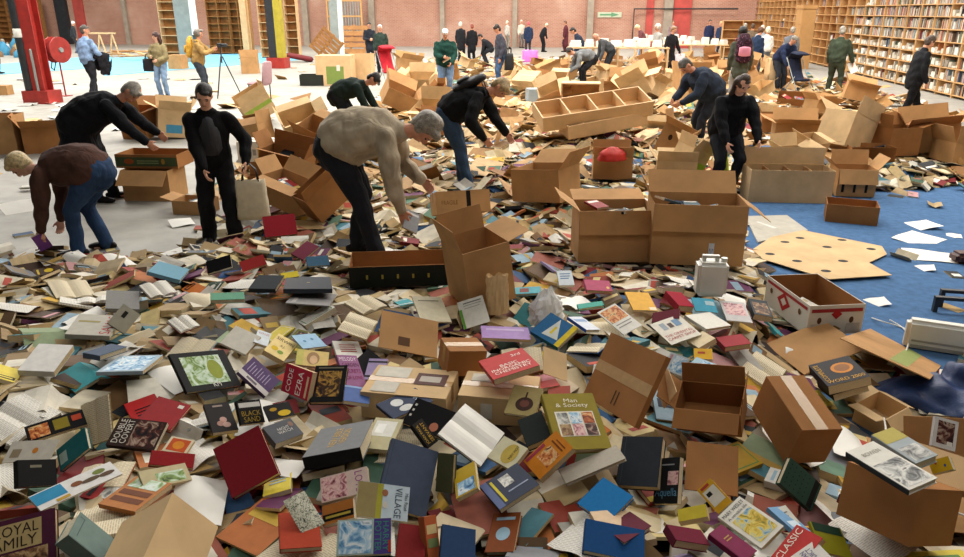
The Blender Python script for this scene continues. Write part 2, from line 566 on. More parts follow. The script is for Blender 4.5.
def bw_col(t):
    ibeam(t, .34, .4, STEEL_D, x=-.12)
    b = MB(); b.box(.05, .3, -.2, .2, .3, 3.0); o = b.build('yellow_guard', YEL, t); o['label'] = 'yellow guard panel'
    b = MB(); b.box(.05, .3, -.18, .18, 3.0, 8.4); b.build('upper_panel', CONC, t)
    b = MB(); b.box(-.38, .38, -.3, .3, 0, .42); o = b.build('base_block', RED, t); o['label'] = 'red base block'
column(279, 68, 'steel_column', 'black steel column with yellow guard on a red base block', bw_col)
def g2(t):
    ibeam(t, .40, .4, STEEL_G)
    b = MB(); b.box(.2, .3, -.2, .2, 0, 8.4); o = b.build('white_strip', WHITEP, t); o['label'] = 'white edge strip'
column(338, 58, 'steel_column', 'slim grey steel column standing near the leaning pallet', g2)
def g3(t):
    ibeam(t, .3, .3, WOOD_L)
column(249, 60, 'timber_post', 'pale timber post standing in front of the far shelving', g3)

# ------------------------------------------------------------------ shelving
def bookcase(loc, rot, cols, rows, cw, rh, dp, label, group=None, m=WOOD, back=True, th=.025, name='bookcase', base=.08, z=0, rotx=None):
    t = thing(name, label, 'bookcase', loc, rot, group)
    W = cols * cw
    H = rows * rh + base
    side = MB(); side.box(-th / 2, th / 2, 0, dp, 0, H + th); sme = side.mesh('side_panel', m)
    sh = MB(); sh.box(th / 2, W - th / 2, .005, dp - .012, -th / 2, th / 2); hme = sh.mesh('shelf', m)
    for k in range(cols + 1):
        part('side_panel' if k in (0, cols) else 'divider', sme, t, (k * cw, 0, 0))
    for r in range(rows + 1):
        part('shelf', hme, t, (0, 0, base + r * rh))
    if back:
        bb = MB(); bb.box(0, W, dp - .012, dp, 0, H); part('back_panel', bb.mesh('back_panel', WOOD_D), t)
    return t
SHELF_D0 = -31.0      # distance of the near end from the back right corner
CW, RH = 1.0, 0.33
NB = 11
# the long wall of shelves, in units of three bays; local +x runs along the wall away from the camera, front faces the hall
shelf_pos = []
for k in range(NB):
    d = SHELF_D0 + k * 3.02
    nm = ['full of packed books behind the man in black', 'full of packed books, second from the near end', 'half full with messy papers, third from the near end',
          'with messy papers behind the man in green overalls', 'with few books beside the tall cabinet', 'almost empty behind the tall cabinet', 'empty, second beyond the tall cabinet',
          'empty, third beyond the tall cabinet', 'empty, fourth beyond the tall cabinet', 'empty, last but one before the brick wall', 'empty, against the far brick wall'][k]
    bookcase(hall(0.75, d + 3.0), HROT - PI / 2, 3, 10, CW, RH, .38, 'tall pale wooden bookcase ' + nm, 'bookcases along the right wall')
    shelf_pos.append(d)
# small books standing and lying on those shelves: hundreds, too small to pick apart
b = MB()
pal = ['#c9c2b2', '#b8b0a0', '#8f8577', '#d8d2c4', '#6d5a4a', '#9c4a3c', '#4a5a70', '#a89070', '#3a3a3c', '#b9a58a', '#7a6a58', '#c07a50', '#8fa0ac', '#5f6f5a']
for k in range(NB):
    for c in range(3):
        for r in range(10):
            d0 = shelf_pos[k] + c * CW + .03
            z0 = .08 + r * RH + .013
            dens = [1, 1, .9, .8, .55, .15, .06, .05, .04, .03, .02][k]
            if r >= 7: dens *= .85 if k < 3 else .25
            if r >= 8 and k > 2: dens *= .4
            if random.random() > dens + .1: continue
            messy = (k in (1, 2, 3, 4) and r < 4) or random.random() < .15
            x = 0
            lim = CW - .06 if dens > .7 else random.uniform(.25, .9)
            while x < lim:
                w = random.uniform(.018, .05)
                if messy and random.random() < .5:
                    # a lying or slumped bundle
                    w = random.uniform(.14, .26); hh = random.uniform(.05, .2)
                    M = Matrix.Translation((1.10, d0 + x + w / 2, z0)) @ Matrix.Rotation(random.uniform(-.25, .25), 4, 'X')
                    b.box(-random.uniform(.28, .33), 0, -w / 2, w / 2, .01, hh, random.choice(pal[:4] + ['#e6e2d8']), M)
                    x += w + .02
                    continue
                hh = random.uniform(.18, .29)
                col = random.choice(pal)
                lean = random.uniform(-.05, .05)
                dd = random.uniform(.14, .22)
                M = Matrix.Translation((.80, d0 + x + w / 2, z0)) @ Matrix.Rotation(lean, 4, 'X')
                b.box(0, dd, -w / 2, w / 2, 0, hh, col, M)
                x += w + .002
                if random.random() < .04: x += random.uniform(.05, .2)
o = b.build('shelved_books', HEAPPRINT)
o.matrix_world = HM
tag(o, 'rows of worn books and papers packed along the right wall shelves', 'books', None, 'stuff')

CABW = mat('cabinet_wood', '#b58a58', .6, .06, 3, spec=.2)
# tall cabinet standing in front of the shelves
t = thing('tall_cabinet', 'tall plain pale wooden cabinet standing against the long shelving', 'cabinet', hall(-.75, -17.0), HROT - PI / 2)
b = MB(); b.box(-.5, .5, .0, .5, 0, 2.42); b.build('body', CABW, t)
for z0, z1 in ((.06, .86), (.9, 1.68), (1.72, 2.28)):
    b = MB(); b.box(-.47, .47, -.02, 0, z0, z1); b.build('panel', CABW, t)
b = MB(); b.box(-.54, .54, -.04, .52, 2.3, 2.44); b.build('cornice', CABW, t)
# far bookcases
def px_case(px, py, rot, cols, rows, cw, rh, label, m=WOOD, dp=.35, back=True, group=None):
    p = on_z(px, py, 0)
    return bookcase((p[0], p[1], 0), rot, cols, rows, cw, rh, dp, label, group, m, back)
px_case(720, 58, HROT, 2, 4, .95, .42, 'low pale bookcase standing below the red brick wall by the long shelving')
for k in range(3):
    e = wall_px(-45) + k * 2.62
    bookcase(hall(e, -1.0), HROT, 3, 8, .85, .36, .35, 'orange brown wooden bookcase against the brick wall behind the red column', 'bookcases behind the red column', WOOD_D)
px_case(165, 62, HROT, 1, 9, .8, .36, 'tall narrow pale shelf unit leaning close to the wide grey column', WOOD_L)
for k in range(2):
    px_case(211 + 20 * k, 54, HROT, 2, 9, .62, .37, 'orange wooden shelf unit behind the photographer', WOOD_D, group='shelf units behind the photographer')
px_case(262, 58, HROT, 1, 9, 1.0, .4, 'tall pale shelf unit with bare white shelves beside the black and yellow column', WOOD_L)
px_case(288, 56, HROT, 1, 9, .62, .4, 'narrow pale shelf unit right of the black and yellow column', WOOD_L)
# ------------------------------------------------------------------ people
def remeshed(mb, name, voxel, material, parent, smooth=4, fold=0.0, seed=0):
    me = mb.mesh('tmp')
    ob = bpy.data.objects.new('tmp', me)
    COL.objects.link(ob)
    r = ob.modifiers.new('r', 'REMESH'); r.mode = 'VOXEL'; r.voxel_size = voxel; r.adaptivity = 0
    if smooth:
        s = ob.modifiers.new('s', 'SMOOTH'); s.factor = .5; s.iterations = smooth
    dg = bpy.context.evaluated_depsgraph_get()
    out = bpy.data.meshes.new_from_object(ob.evaluated_get(dg))
    bpy.data.objects.remove(ob); bpy.data.meshes.remove(me)
    n = len(out.vertices)
    if fold and n:
        co = np.empty(n * 3, np.float32); out.vertices.foreach_get('co', co); co = co.reshape(-1, 3)
        no = np.empty(n * 3, np.float32); out.vertices.foreach_get('normal', no); no = no.reshape(-1, 3)
        q = co * 1.0
        f = (np.sin(q[:, 2] * 38 + np.sin(q[:, 0] * 17 + seed) * 2 + q[:, 1] * 13) + .7 * np.sin(q[:, 0] * 29 + q[:, 2] * 21 + seed * 1.7) + .5 * np.sin(q[:, 1] * 41 - q[:, 2] * 23 + seed))
        co = co + no * (f * fold)[:, None]
        out.vertices.foreach_set('co', co.astype(np.float32).ravel())
    out.name = name
    out.materials.clear(); out.materials.append(material)
    sm(out)
    out.update()
    o = bpy.data.objects.new(name, out)
    COL.objects.link(o); o.parent = parent
    return o
def ik(a, c, l1, l2, hint):
    """middle joint of a two-bone limb from a to c bending towards hint; also the reached end"""
    a = Vector(a); c = Vector(c)
    d = c - a
    L = d.length
    if L > (l1 + l2) * .995:
        d = d.normalized() * (l1 + l2) * .995; c = a + d; L = d.length
    u = d.normalized()
    x = (l1 * l1 - l2 * l2 + L * L) / (2 * L)
    h = math.sqrt(max(l1 * l1 - x * x, 0))
    hv = Vector(hint) - u * Vector(hint).dot(u)
    hv = hv.normalized() if hv.length > 1e-5 else u.orthogonal().normalized()
    return a + u * x + hv * h, c
def V3(*a): return Vector(a)
CLOTHM = {}
def cloth(color, rough=.85):
    k = (color, rough)
    if k not in CLOTHM:
        m = mat('fabric_' + color.strip('#'), color, rough, .16, 7, 0, spec=.12)
        nt = m.node_tree; bs = nt.nodes['Principled BSDF']
        tc = nt.nodes.new('ShaderNodeTexCoord'); mp = nt.nodes.new('ShaderNodeMapping'); mp.inputs['Scale'].default_value = (1.0, 1.6, .55)
        mp.inputs['Rotation'].default_value = (.3, .5, .2)
        nt.links.new(tc.outputs['Object'], mp.inputs['Vector'])
        n = noise(nt, 7, 2, vec=mp.outputs[0], rough=.4); n.inputs['Distortion'].default_value = 1.0
        bumpn(nt, bs, n.outputs['Fac'], .8, .03)
        CLOTHM[k] = m
    return CLOTHM[k]
HAIRM = {}
def hairm(color):
    if color not in HAIRM:
        HAIRM[color] = mat('hair_' + color.strip('#'), color, .5, .3, 30, .8, 120, spec=.4)
    return HAIRM[color]
PEOPLE = []
def person(label, loc, yaw, H=1.72, bend=0, hip=0.0, hipback=None, feet=((.0, .1), (.0, -.1)), head=(0, 0), lhand=None, rhand=None,
           top='#303030', bottom='#2f3238', hair='#4a3828', hairstyle='short', shoes='#1c1a19', coat=0.0, skin=None, lod=1, girth=1.0, lcurl=.6, rcurl=.6,
           collar=None, sleeves=True, group=None, backarch=.0, skirt=False, bald=False, twist=0, cuff='tight', flare=1.0, loose=1.06):
    """local frame: +x forward, +y left, +z up; bend = forward lean of the trunk in degrees"""
    P = thing('person', label, 'person', loc, math.radians(yaw), group)
    PEOPLE.append(P)
    skin = skin or SKIN
    th, sh, up, fo = .245 * H, .245 * H, .172 * H, .150 * H
    ank = .045 * H
    hz = (th + sh) * .985 + ank - hip
    b = math.radians(bend)
    hb = hipback if hipback is not None else -.16 * math.sin(min(b, 1.5)) * H * .9
    pel = V3(hb, 0, hz)
    g = girth
    hw = .052 * H
    # trunk curve
    tl = .30 * H
    def lean(a): return V3(math.sin(a), 0, math.cos(a))
    p1 = pel + lean(b * .75 + 0) * tl * .33
    p2 = p1 + lean(b * 1.0) * tl * .33
    p3 = p2 + lean(b * (1.0 + backarch)) * tl * .34     # base of the neck
    tw = math.radians(twist)
    left = V3(-math.sin(tw), math.cos(tw), 0)
    ax = (p3 - p2).normalized()
    fwd = left.cross(ax).normalized()
    hp, hyaw = math.radians(head[0]), math.radians(head[1])
    # head axis leans with the trunk plus its own nod
    hb2 = b * .8 + hp * .6
    nk = p3 + lean(hb2) * .048 * H
    hb3 = b * .75 + hp
    hax = lean(hb3)
    hR = Matrix.Rotation(hb3, 3, 'Y') @ Matrix.Rotation(hyaw, 3, 'Z')
    hc = nk + hax * .072 * H
    # legs
    legs = []
    for s, (fx, fy) in zip((1, -1), feet):
        hj = pel + V3(0, s * hw, -.01)
        an = V3(fx, fy, ank)
        kn, an2 = ik(hj, an, th, sh, V3(1, s * .12, 0))
        legs.append((hj, kn, an, s))
    # arms
    shw = .102 * H * (.5 + .5 * g)
    arms = []
    for s, tgt in ((1, lhand), (-1, rhand)):
        sj = p3 - ax * .035 * H + left * (s * shw)
        if tgt is None:
            wr = sj + V3(.04 + .05 * math.sin(b), s * .05, -(up + fo) * .97)
            hint = V3(-1, s * .3, 0)
        else:
            wr = V3(*tgt); hint = V3(-.6, s * .7, -.5)
        el, wr = ik(sj, wr, up, fo, hint)
        arms.append((sj, el, wr, s))
    vox = {2: .0085, 1: .014, 0: .022}[lod]
    # --- body: head, neck, arms, hands, trunk and legs in one skin
    B = MB()
    r = H / 1.75
    B.ell(hc, (.093 * r, .074 * r, .112 * r), hR, 16, 12)
    B.ell(hc + hR @ V3(.022, 0, -.055) * r, (.068 * r, .058 * r, .062 * r), hR, 12, 8)          # jaw
    B.ell(hc + hR @ V3(.095, 0, -.02) * r, (.020 * r, .014 * r, .026 * r), hR, 8, 6)             # nose
    B.ell(hc + hR @ V3(.080, 0, .022) * r, (.016 * r, .05 * r, .012 * r), hR, 8, 6)              # brow
    B.ell(hc + hR @ V3(.080, 0, -.062) * r, (.014 * r, .024 * r, .010 * r), hR, 8, 6)            # lips
    for s in (1, -1):
        B.ell(hc + hR @ V3(-.008, s * .074, -.015) * r, (.020 * r, .012 * r, .032 * r), hR, 8, 6)  # ears
    B.limb([p3 - ax * .03, nk, hc - hax * .02], [.062 * r, .055 * r, .055 * r], 12)
    B.limb([pel, p1, p2, p3 - ax * .02], [(.12 * r * g, .085 * r * g), (.115 * r * g, .08 * r * g), (.13 * r, .085 * r), (.06 * r, .05 * r)], 14, side=left)
    for hj, kn, an, s in legs:
        B.limb([hj, kn, an], [.075 * r, .05 * r, .035 * r], 10)
        B.tube([an + V3(-.03, 0, -.02), an + V3(.12 * r, 0, -.05)], [.035 * r, .028 * r], 8)
    for (sj, el, wr, s), curl in zip(arms, (lcurl, rcurl)):
        B.limb([p3 - ax * .11, sj - ax * .02, el, wr], [.05 * r, .042 * r, .034 * r, .026 * r], 10)
        d = (wr - el).normalized()
        # palm faces the body / the thing held
        pn = V3(0, -s, 0) if abs(d.y) < .8 else V3(0, 0, -1)
        pn = (pn - d * pn.dot(d)).normalized()
        wd = d.cross(pn).normalized()      # across the palm
        if wd.dot(V3(1, 0, 0.3)) < 0: wd = -wd   # thumb side forward
        kn0 = wr + d * .085 * r
        B.tube([wr, wr + d * .04 * r, kn0], [(.022 * r, .017 * r), (.036 * r, .016 * r), (.040 * r, .013 * r)], 10, side=wd)
        for q, (o, ln) in enumerate(((.031, .072), (.010, .080), (-.011, .074), (-.031, .058))):
            c0 = kn0 + wd * o * r
            a1, a2, a3 = curl * .5, curl * 1.2, curl * 1.8
            pts = [c0 - d * .02]
            cur = c0
            pts.append(cur)
            for aa, fr in ((a1, .42), (a2, .32), (a3, .26)):
                cur = cur + (d * math.cos(aa) + pn * math.sin(aa)) * ln * fr * r
                pts.append(cur)
            B.tube(pts, [.0095 * r, .0095 * r, .009 * r, .008 * r, .007 * r], 7)
        tb = wr + d * .03 * r + wd * .03 * r
        B.tube([wr + d * .015 * r + wd * .012 * r, tb, tb + (d * .6 + wd * .6 + pn * .3) * .032 * r, tb + (d * .85 + wd * .5 + pn * .7) * .055 * r], [.014 * r, .013 * r, .011 * r, .009 * r], 7)
    body = remeshed(B, 'body', vox * .8 if lod == 2 else vox, skin, P, 2 if lod else 1)
    if lod >= 1:
        for s in (1, -1):
            e = MB(); e.ell(hc + hR @ V3(.078, s * .031, -.002) * r, (.011 * r, .015 * r, .0085 * r), hR, 8, 6)
            e.build('eye', mat('eye_dark', '#2a211d', .3, .05), body, True)
            e = MB(); e.ell(hc + hR @ V3(.087, s * .032, .022) * r, (.008 * r, .022 * r, .0045 * r), hR, 8, 6)
            e.build('eyebrow', hairm(shade(hair, .7)), body, True)
        e = MB(); e.ell(hc + hR @ V3(.091, 0, -.062) * r, (.006 * r, .022 * r, .005 * r), hR, 8, 6)
        e.build('mouth', mat('lips', '#9a5a4e', .5, .05), body, True)
    # --- hair
    h = MB()
    if bald:
        h.ell(hc + hR @ V3(-.035, 0, -.012) * r, (.070 * r, .080 * r, .062 * r), hR, 14, 10)
    elif hairstyle != 'none':
        h.ell(hc + hR @ V3(-.014, 0, .028) * r, (.097 * r, .083 * r, .096 * r), hR, 16, 12)
        h.ell(hc + hR @ V3(.058, .012, .072) * r, (.034 * r, .05 * r, .022 * r), hR, 10, 8)
        h.ell(hc + hR @ V3(-.045, 0, -.02) * r, (.068 * r, .080 * r, .088 * r), hR, 14, 10)
        if hairstyle == 'full':
            h.ell(hc + hR @ V3(-.03, 0, .02) * r, (.108 * r, .102 * r, .118 * r), hR, 14, 10)
            h.ell(hc + hR @ V3(.055, 0, .078) * r, (.045 * r, .07 * r, .035 * r), hR, 12, 8)
        elif hairstyle == 'long':
            for s in (1, -1):
                q0 = hc + hR @ V3(-.035, s * .066, .03) * r
                q1 = q0 + hR @ V3(-.005, s * .014, -.10) * r
                h.limb([q0, q1, q1 + (hR @ V3(0, s * .006, -.09)) * r + V3(0, 0, -.05) * r], [.034 * r, .036 * r, .022 * r], 10)
            h.limb([hc + hR @ V3(-.06, 0, .03) * r, hc + hR @ V3(-.085, 0, -.1) * r, hc + hR @ V3(-.08, 0, -.18) * r + V3(0, 0, -.04) * r], [(.078 * r, .05 * r), (.085 * r, .042 * r), (.07 * r, .026 * r)], 12, side=left)
        elif hairstyle == 'bun':
            h.ell(hc + hR @ V3(-.11, 0, .0) * r, (.045 * r, .05 * r, .05 * r), hR, 10, 8)
    if h.v:
        remeshed(h, 'hair', max(vox * .9, .009), hairm(hair), P, 1, .0055 * r if lod else .003, 2.2)
    # --- trousers or skirt
    t = MB()
    t.limb([pel + lean(b * .75) * tl * .16, pel, pel - V3(.0, 0, .05 * H * .8)], [(.142 * r * g, .112 * r * g), (.158 * r * g, .128 * r * g), (.142 * r * g, .118 * r * g)], 16, side=left)
    if bend > 30:
        t.ell(pel + V3(-.045 * r, 0, -.02), (.105 * r * g, .145 * r * g, .105 * r * g), None, 14, 10)
    for hj, kn, an, s in legs:
        hem = an + V3(0, 0, .0)
        t.limb([hj + V3(0, 0, .03), hj.lerp(kn, .5), kn, kn.lerp(hem, .5), hem + V3(.005, 0, -.005)], [.108 * r * g, .096 * r * (.4 + .6 * g), .078 * r * flare, .072 * r * flare, .068 * r * flare], 12)
    if skirt:
        t.limb([pel, pel - V3(0, 0, .22 * H), pel - V3(0, 0, .30 * H)], [(.15 * r, .12 * r), (.18 * r, .16 * r), (.19 * r, .17 * r)], 16, side=left)
    remeshed(t, 'trousers', vox * 1.2, cloth(bottom), P, 2, .004 if lod else .003, 1 + yaw)
    # --- jacket
    j = MB()
    k = 1.0
    sidev = left
    lowc = p1.lerp(pel, .75 if bend < 50 else .42) if coat == 0 else pel
    L = loose
    j.limb([lowc, p1, p2, p3 - ax * .05 * H, p3 - ax * .012 * H, p3 + ax * .004 * H],
           [(.186 * r * g * L, .160 * r * g * L), (.176 * r * g * L, .150 * r * g * L), (.185 * r * (.4 + .6 * g) * L, .150 * r * g), (.180 * r, .118 * r), (.115 * r, .090 * r), (.080 * r, .076 * r)], 20, side=sidev)
    j.limb([p3 - ax * .042 * H + left * (.088 * H), p3 - ax * .026 * H, p3 - ax * .042 * H - left * (.088 * H)], [.060 * r, .078 * r, .060 * r], 14)
    if coat > 0:
        cdir = V3(-.0 if bend < 30 else -.10, 0, -1).normalized()
        j.limb([p1, pel, pel + cdir * coat * .5, pel + cdir * coat], [(.165 * r * g, .140 * r * g), (.175 * r * g, .15 * r * g), (.185 * r * g, .165 * r * g), (.195 * r * g, .175 * r * g)], 18, side=sidev)
    for sj, el, wr, s in arms:
        root = p3 - ax * .06 * H + left * (s * .05 * H)
        if sleeves:
            j.limb([root, sj, sj.lerp(el, .5), el, el.lerp(wr, .5), wr - (wr - el).normalized() * .012], [.085 * r, .070 * r, .070 * r * (.5 + .5 * g) * L, .065 * r * L, .058 * r * L, .050 * r], 12)
        else:
            j.limb([root, sj, sj.lerp(el, .7)], [.085 * r, .072 * r, .06 * r], 12)
    jk = remeshed(j, 'coat' if coat > .2 else 'jacket', vox * 1.2, cloth(top), P, 3, .0045 * r if lod else .003, yaw)
    if collar or lod >= 1:
        c = MB()
        R0 = .072 * r
        ring = []
        e1, e2 = left, left.cross(ax).normalized()
        base = p3 - ax * .012 * H
        for q in range(14):
            a = 2 * PI * q / 14
            ring.append(base + e1 * (R0 * math.cos(a)) + e2 * (R0 * .92 * math.sin(a)) + ax * (.012))
        c.tube(ring + [ring[0]], [(.022 * r, .014 * r)] * 15, 8, side=ax, caps=False)
        c.build('collar', cloth(collar or shade(top, .85)), jk, True)
    # --- shoes
    for hj, kn, an, s in legs:
        z = MB()
        tilt = V3(1, s * .18, 0).normalized()
        a0 = V3(an.x, an.y, 0)
        z.tube([a0 - tilt * .055 * r + V3(0, 0, .042), a0 + tilt * .03 * r + V3(0, 0, .045), a0 + tilt * .13 * r + V3(0, 0, .036), a0 + tilt * .185 * r + V3(0, 0, .03)],
               [(.038 * r, .04), (.042 * r, .045), (.046 * r, .036), (.036 * r, .026)], 12, side=V3(0, 1, 0))
        z.tube([a0 + V3(0, 0, .05), a0 + V3(0, 0, .10)], [.045 * r, .045 * r], 10)
        z.build('shoe', cloth(shoes, .5), P, True)
    P['_hands'] = [tuple(arms[0][2]), tuple(arms[1][2])]
    return dict(P=P, hands=(arms[0][2], arms[1][2]), p3=p3, p2=p2, p1=p1, pel=pel, ax=ax, left=left, hc=hc, hR=hR, r=r)
def footp(px, py, z=None):
    """standing place for feet seen at a pixel"""
    if z is None:
        p = at(px, py)
    else:
        p = on_z(px, py, z)
    return Vector(p)
def loc_of(info, v):
    P = info['P']
    return P.location + Matrix.Rotation(P.rotation_euler.z, 3, 'Z') @ Vector(v)
def stand(label, px, py, yaw, z=None, **k):
    return person(label, footp(px, py, z), yaw, **k)
# -- the nine large figures
beige = stand('man in a beige jacket and dark trousers bending far down over the books', 368, 256, -4, H=1.86, bend=82, hip=.02, hipback=-.22, feet=((-.12, .10), (.10, -.12)), head=(22, -14),
     lhand=(.46, .22, .62), rhand=(.36, -.24, .44), top='#a89a84', bottom='#23252b', hair='#8b8478', hairstyle='full', lod=2, girth=1.26, loose=1.14, backarch=.12, collar='#9a8c76')
black_w = stand('woman all in black standing and looking down with a canvas bag beside her', 224, 244, -74, z=0, H=1.60, bend=14, feet=((.10, .13), (-.10, -.13)), head=(24, -4),
     lhand=(.12, .30, .84), rhand=(.32, -.06, .76), top='#141416', bottom='#1a1a1d', hair='#1a1614', hairstyle='bun', lod=2, girth=.98, flare=1.15, skin=SKIN_P, collar='#18181a')
coat_m = stand('man in a long black coat bending forward beside the open fruit tray', 110, 200, 8, z=0, H=1.80, bend=68, hip=.0, hipback=-.2, feet=((.02, .1), (-.1, -.12)), head=(10, -20),
     lhand=(.78, .12, .66), rhand=(.72, -.22, .60), top='#16171b', bottom='#141417', hair='#8f8a82', hairstyle='short', lod=2, girth=1.3, loose=1.12, coat=.5)
brown_w = stand('woman in a brown jacket and blue jeans bending to pick up a purple book', 92, 253, 186, z=0, H=1.64, bend=94, hip=.06, hipback=-.18, feet=((.06, .12), (-.12, -.1)), head=(0, 14),
     lhand=(.32, .22, .24), rhand=(.30, -.16, .26), top='#4b352e', bottom='#2d415f', hair='#b5a076', hairstyle='full', lod=2, girth=1.3, loose=1.12, backarch=.1, collar='#6a5a4a', skin=SKIN_P)
back_m = stand('fair haired man in a black jacket and jeans bending with a small backpack', 464, 190, -8, z=.04, H=1.80, bend=66, hip=.0, hipback=-.2, feet=((-.04, .12), (.08, -.14)), head=(22, -14),
     lhand=(.72, .10, .42), rhand=(.30, -.30, .72), top='#17181a', bottom='#364a63', hair='#a08a64', hairstyle='short', lod=2, girth=1.18, loose=1.1)
green_m = stand('dark haired man in a dark green jumper bending over a carton', 353, 145, -6, z=0, H=1.76, bend=76, hip=.08, feet=((-.05, .12), (.05, -.12)), head=(6, -18),
     lhand=(.52, .16, .46), rhand=(.46, -.2, .42), top='#1f2a26', bottom='#1b1d20', hair='#17130f', lod=1, girth=1.12)
navy_m = stand('grey haired man in a dark blue anorak bending towards a carton with handles', 697, 150, 196, z=.03, H=1.76, bend=50, hip=.04, feet=((.05, .1), (-.08, -.1)), head=(26, 10),
     lhand=(.44, .12, .80), rhand=(.46, -.10, .82), top='#2b3340', bottom='#2a2c33', hair='#4a4743', lod=2, girth=1.35, loose=1.15)
long_w = stand('woman with long dark hair in a black jacket stooping over cartons', 722, 192, -84, z=0, H=1.70, bend=32, hip=.12, feet=((.0, .1), (-.05, -.1)), head=(14, 6),
     lhand=(.46, .20, .66), rhand=(.42, -.18, .62), top='#17181b', bottom='#22252b', hair='#3a2a20', hairstyle='long', lod=2, girth=1.2, loose=1.1, skin=SKIN_P)
# -- middle distance
shirt = stand('man in a pale blue shirt walking with a dark coat over his arm', 95, 98, 60, z=0, H=1.84, bend=4, feet=((.1, .1), (-.15, -.1)), head=(6, -35), lhand=(.24, .26, 1.1), rhand=(.30, -.25, 1.02), top='#7d97b8', bottom='#2a2b30', hair='#4b4640', lod=1, girth=1.12)
khaki = stand('woman in a khaki jacket and pale jeans carrying a black shoulder bag', 165, 97, -100, z=0, H=1.66, bend=2, head=(4, -30), lhand=(.24, .1, .98), rhand=(.22, -.12, 1.05), top='#877b5a', bottom='#7f97b4', hair='#3c2420', hairstyle='long', lod=1, skin=SKIN_P)
photog = stand('grey haired photographer in a tan jacket with a yellow backpack', 204, 97, 8, z=0, H=1.74, bend=8, head=(4, 0), lhand=(.42, .08, 1.26), rhand=(.40, -.10, 1.22), top='#a1814f', bottom='#3b4048', hair='#77716a', hairstyle='full', lod=1, girth=1.1)
white_m = stand('white haired man in an open green jacket and jeans reading a book', 446, 100, -86, z=0, H=1.80, bend=10, head=(28, 0), lhand=(.30, .14, .96), rhand=(.34, -.06, 1.10), top='#1f4038', bottom='#6c86a5', hair='#d9d4cb', hairstyle='short', lod=1, girth=1.3)
jeans_m = stand('young man in a grey jacket and blue jeans walking with a dark rucksack in hand', 500, 88, 195, z=0, H=1.84, bend=6, feet=((.05, .12), (-.05, -.12)), head=(24, 0), top='#44454f', bottom='#41597a', hair='#2a221d', lod=1, girth=1.05)
stand('person in a dark anorak standing next to the man in the green coat', 371, 66, -70, H=1.76, head=(20, 10), lhand=(.3, .06, 1.1), rhand=(.3, -.08, 1.08), top='#2a2e36', bottom='#26282d', hair='#2b2622', lod=1, coat=.2, z=0)
stand('white haired man in a green coat over a grey shirt below the brick wall', 382, 73, -95, H=1.72, head=(8, 0), top='#2f3c35', bottom='#25282c', hair='#d6d2ca', lod=1, girth=1.15, z=0)
stand('pale haired person in a dark coat with back turned near the brick wall', 461, 62, 60, H=1.66, top='#26272b', bottom='#232428', hair='#cfc8bb', lod=0, coat=.25)
stand('red haired person in a black coat beside the pale haired one', 472, 64, 110, H=1.6, top='#1e1f23', bottom='#1f2024', hair='#8a4a3c', lod=0, coat=.25)
stand('person in dark clothes crouching on the heap behind the young man', 487, 64, 170, H=1.65, bend=50, hip=.25, top='#24262a', bottom='#2b2d33', hair='#2c2520', lod=0)
stand('elderly person in a pale top far back by the brick wall', 507, 49, 30, z=0, H=1.65, top='#b9b3aa', bottom='#8a8378', hair='#d2c6b0', lod=0)
stand('person with light hair in a pale coat far back behind the navy jacket', 521, 48, -60, z=0, H=1.68, top='#cbbfb0', bottom='#6f6a66', hair='#d9cfb8', lod=0)
stand('woman with pink hair in a navy jacket far back', 528, 54, 100, z=0, H=1.66, head=(20, 0), top='#2b3750', bottom='#3a3d46', hair='#b3505c', lod=0, coat=.15)
stand('fair haired person in black bending near the brick wall', 543, 52, 20, z=0, H=1.62, bend=25, head=(15, 0), top='#1f2023', bottom='#222327', hair='#e2d3a8', lod=0)
stand('woman in a long maroon coat by the brick wall', 565, 52, 160, z=0, H=1.7, head=(18, 0), top='#5d2f36', bottom='#4a2a30', hair='#6a4a3a', lod=0, coat=.5)
stand('dark haired man in a navy top leaning over behind the man in grey', 578, 72, 175, H=1.75, bend=30, head=(20, 0), hip=.1, top='#2b3242', bottom='#2a2c31', hair='#221c18', lod=1)
stand('man in a grey jumper bending right over with black trousers', 583, 88, 190, H=1.76, bend=84, hip=.1, head=(0, 10), top='#6c6e6f', bottom='#202124', hair='#2a211c', lod=1, girth=1.12, lhand=(.45, .2, .5), rhand=(.4, -.2, .45))
stand('bald man in a dark grey jumper bending beside the wooden rack', 604, 80, 185, H=1.7, bend=55, head=(10, 0), top='#4a4c4f', bottom='#2b2d31', hair='#a59a90', bald=True, lod=1)
stand('fair haired woman in a maroon jacket and jeans stooping by the wooden rack', 640, 66, 170, H=1.66, bend=24, head=(25, 0), top='#6b4246', bottom='#5b7796', hair='#d8c79a', lod=1)
stand('grey haired woman in a pale grey cardigan and dark trousers', 655, 74, 200, H=1.68, bend=4, head=(8, 0), top='#9a9892', bottom='#2c2c30', hair='#c8c2b8', hairstyle='full', lod=1, coat=.12)
pinkbag = stand('woman in a black coat with a pink and white carrier bag', 668, 78, -60, H=1.64, bend=8, head=(10, 20), top='#222226', bottom='#26262a', hair='#8a6a4a', lod=1, coat=.35, lhand=(.1, .34, .78))
stand('person in a pink grey top far away behind the pale tables', 671, 51, -90, z=0, H=1.68, top='#8a7578', bottom='#555558', hair='#6a5040', lod=0)
stand('man in a navy top with white lettering behind the pale tables', 707, 54, -90, z=0, H=1.76, top='#2c3350', bottom='#33363f', hair='#2a2320', lod=0)
stand('person in navy beside the man in the lettered top', 718, 55, -70, z=0, H=1.68, top='#34405c', bottom='#33363f', hair='#c0a878', lod=0)
rucks = stand('woman in an olive coat with a dotted purple rucksack on her back', 735, 106, 84, H=1.68, bend=6, head=(10, 0), top='#4a4d42', bottom='#8e8a86', hair='#171412', hairstyle='full', lod=1, coat=.15)
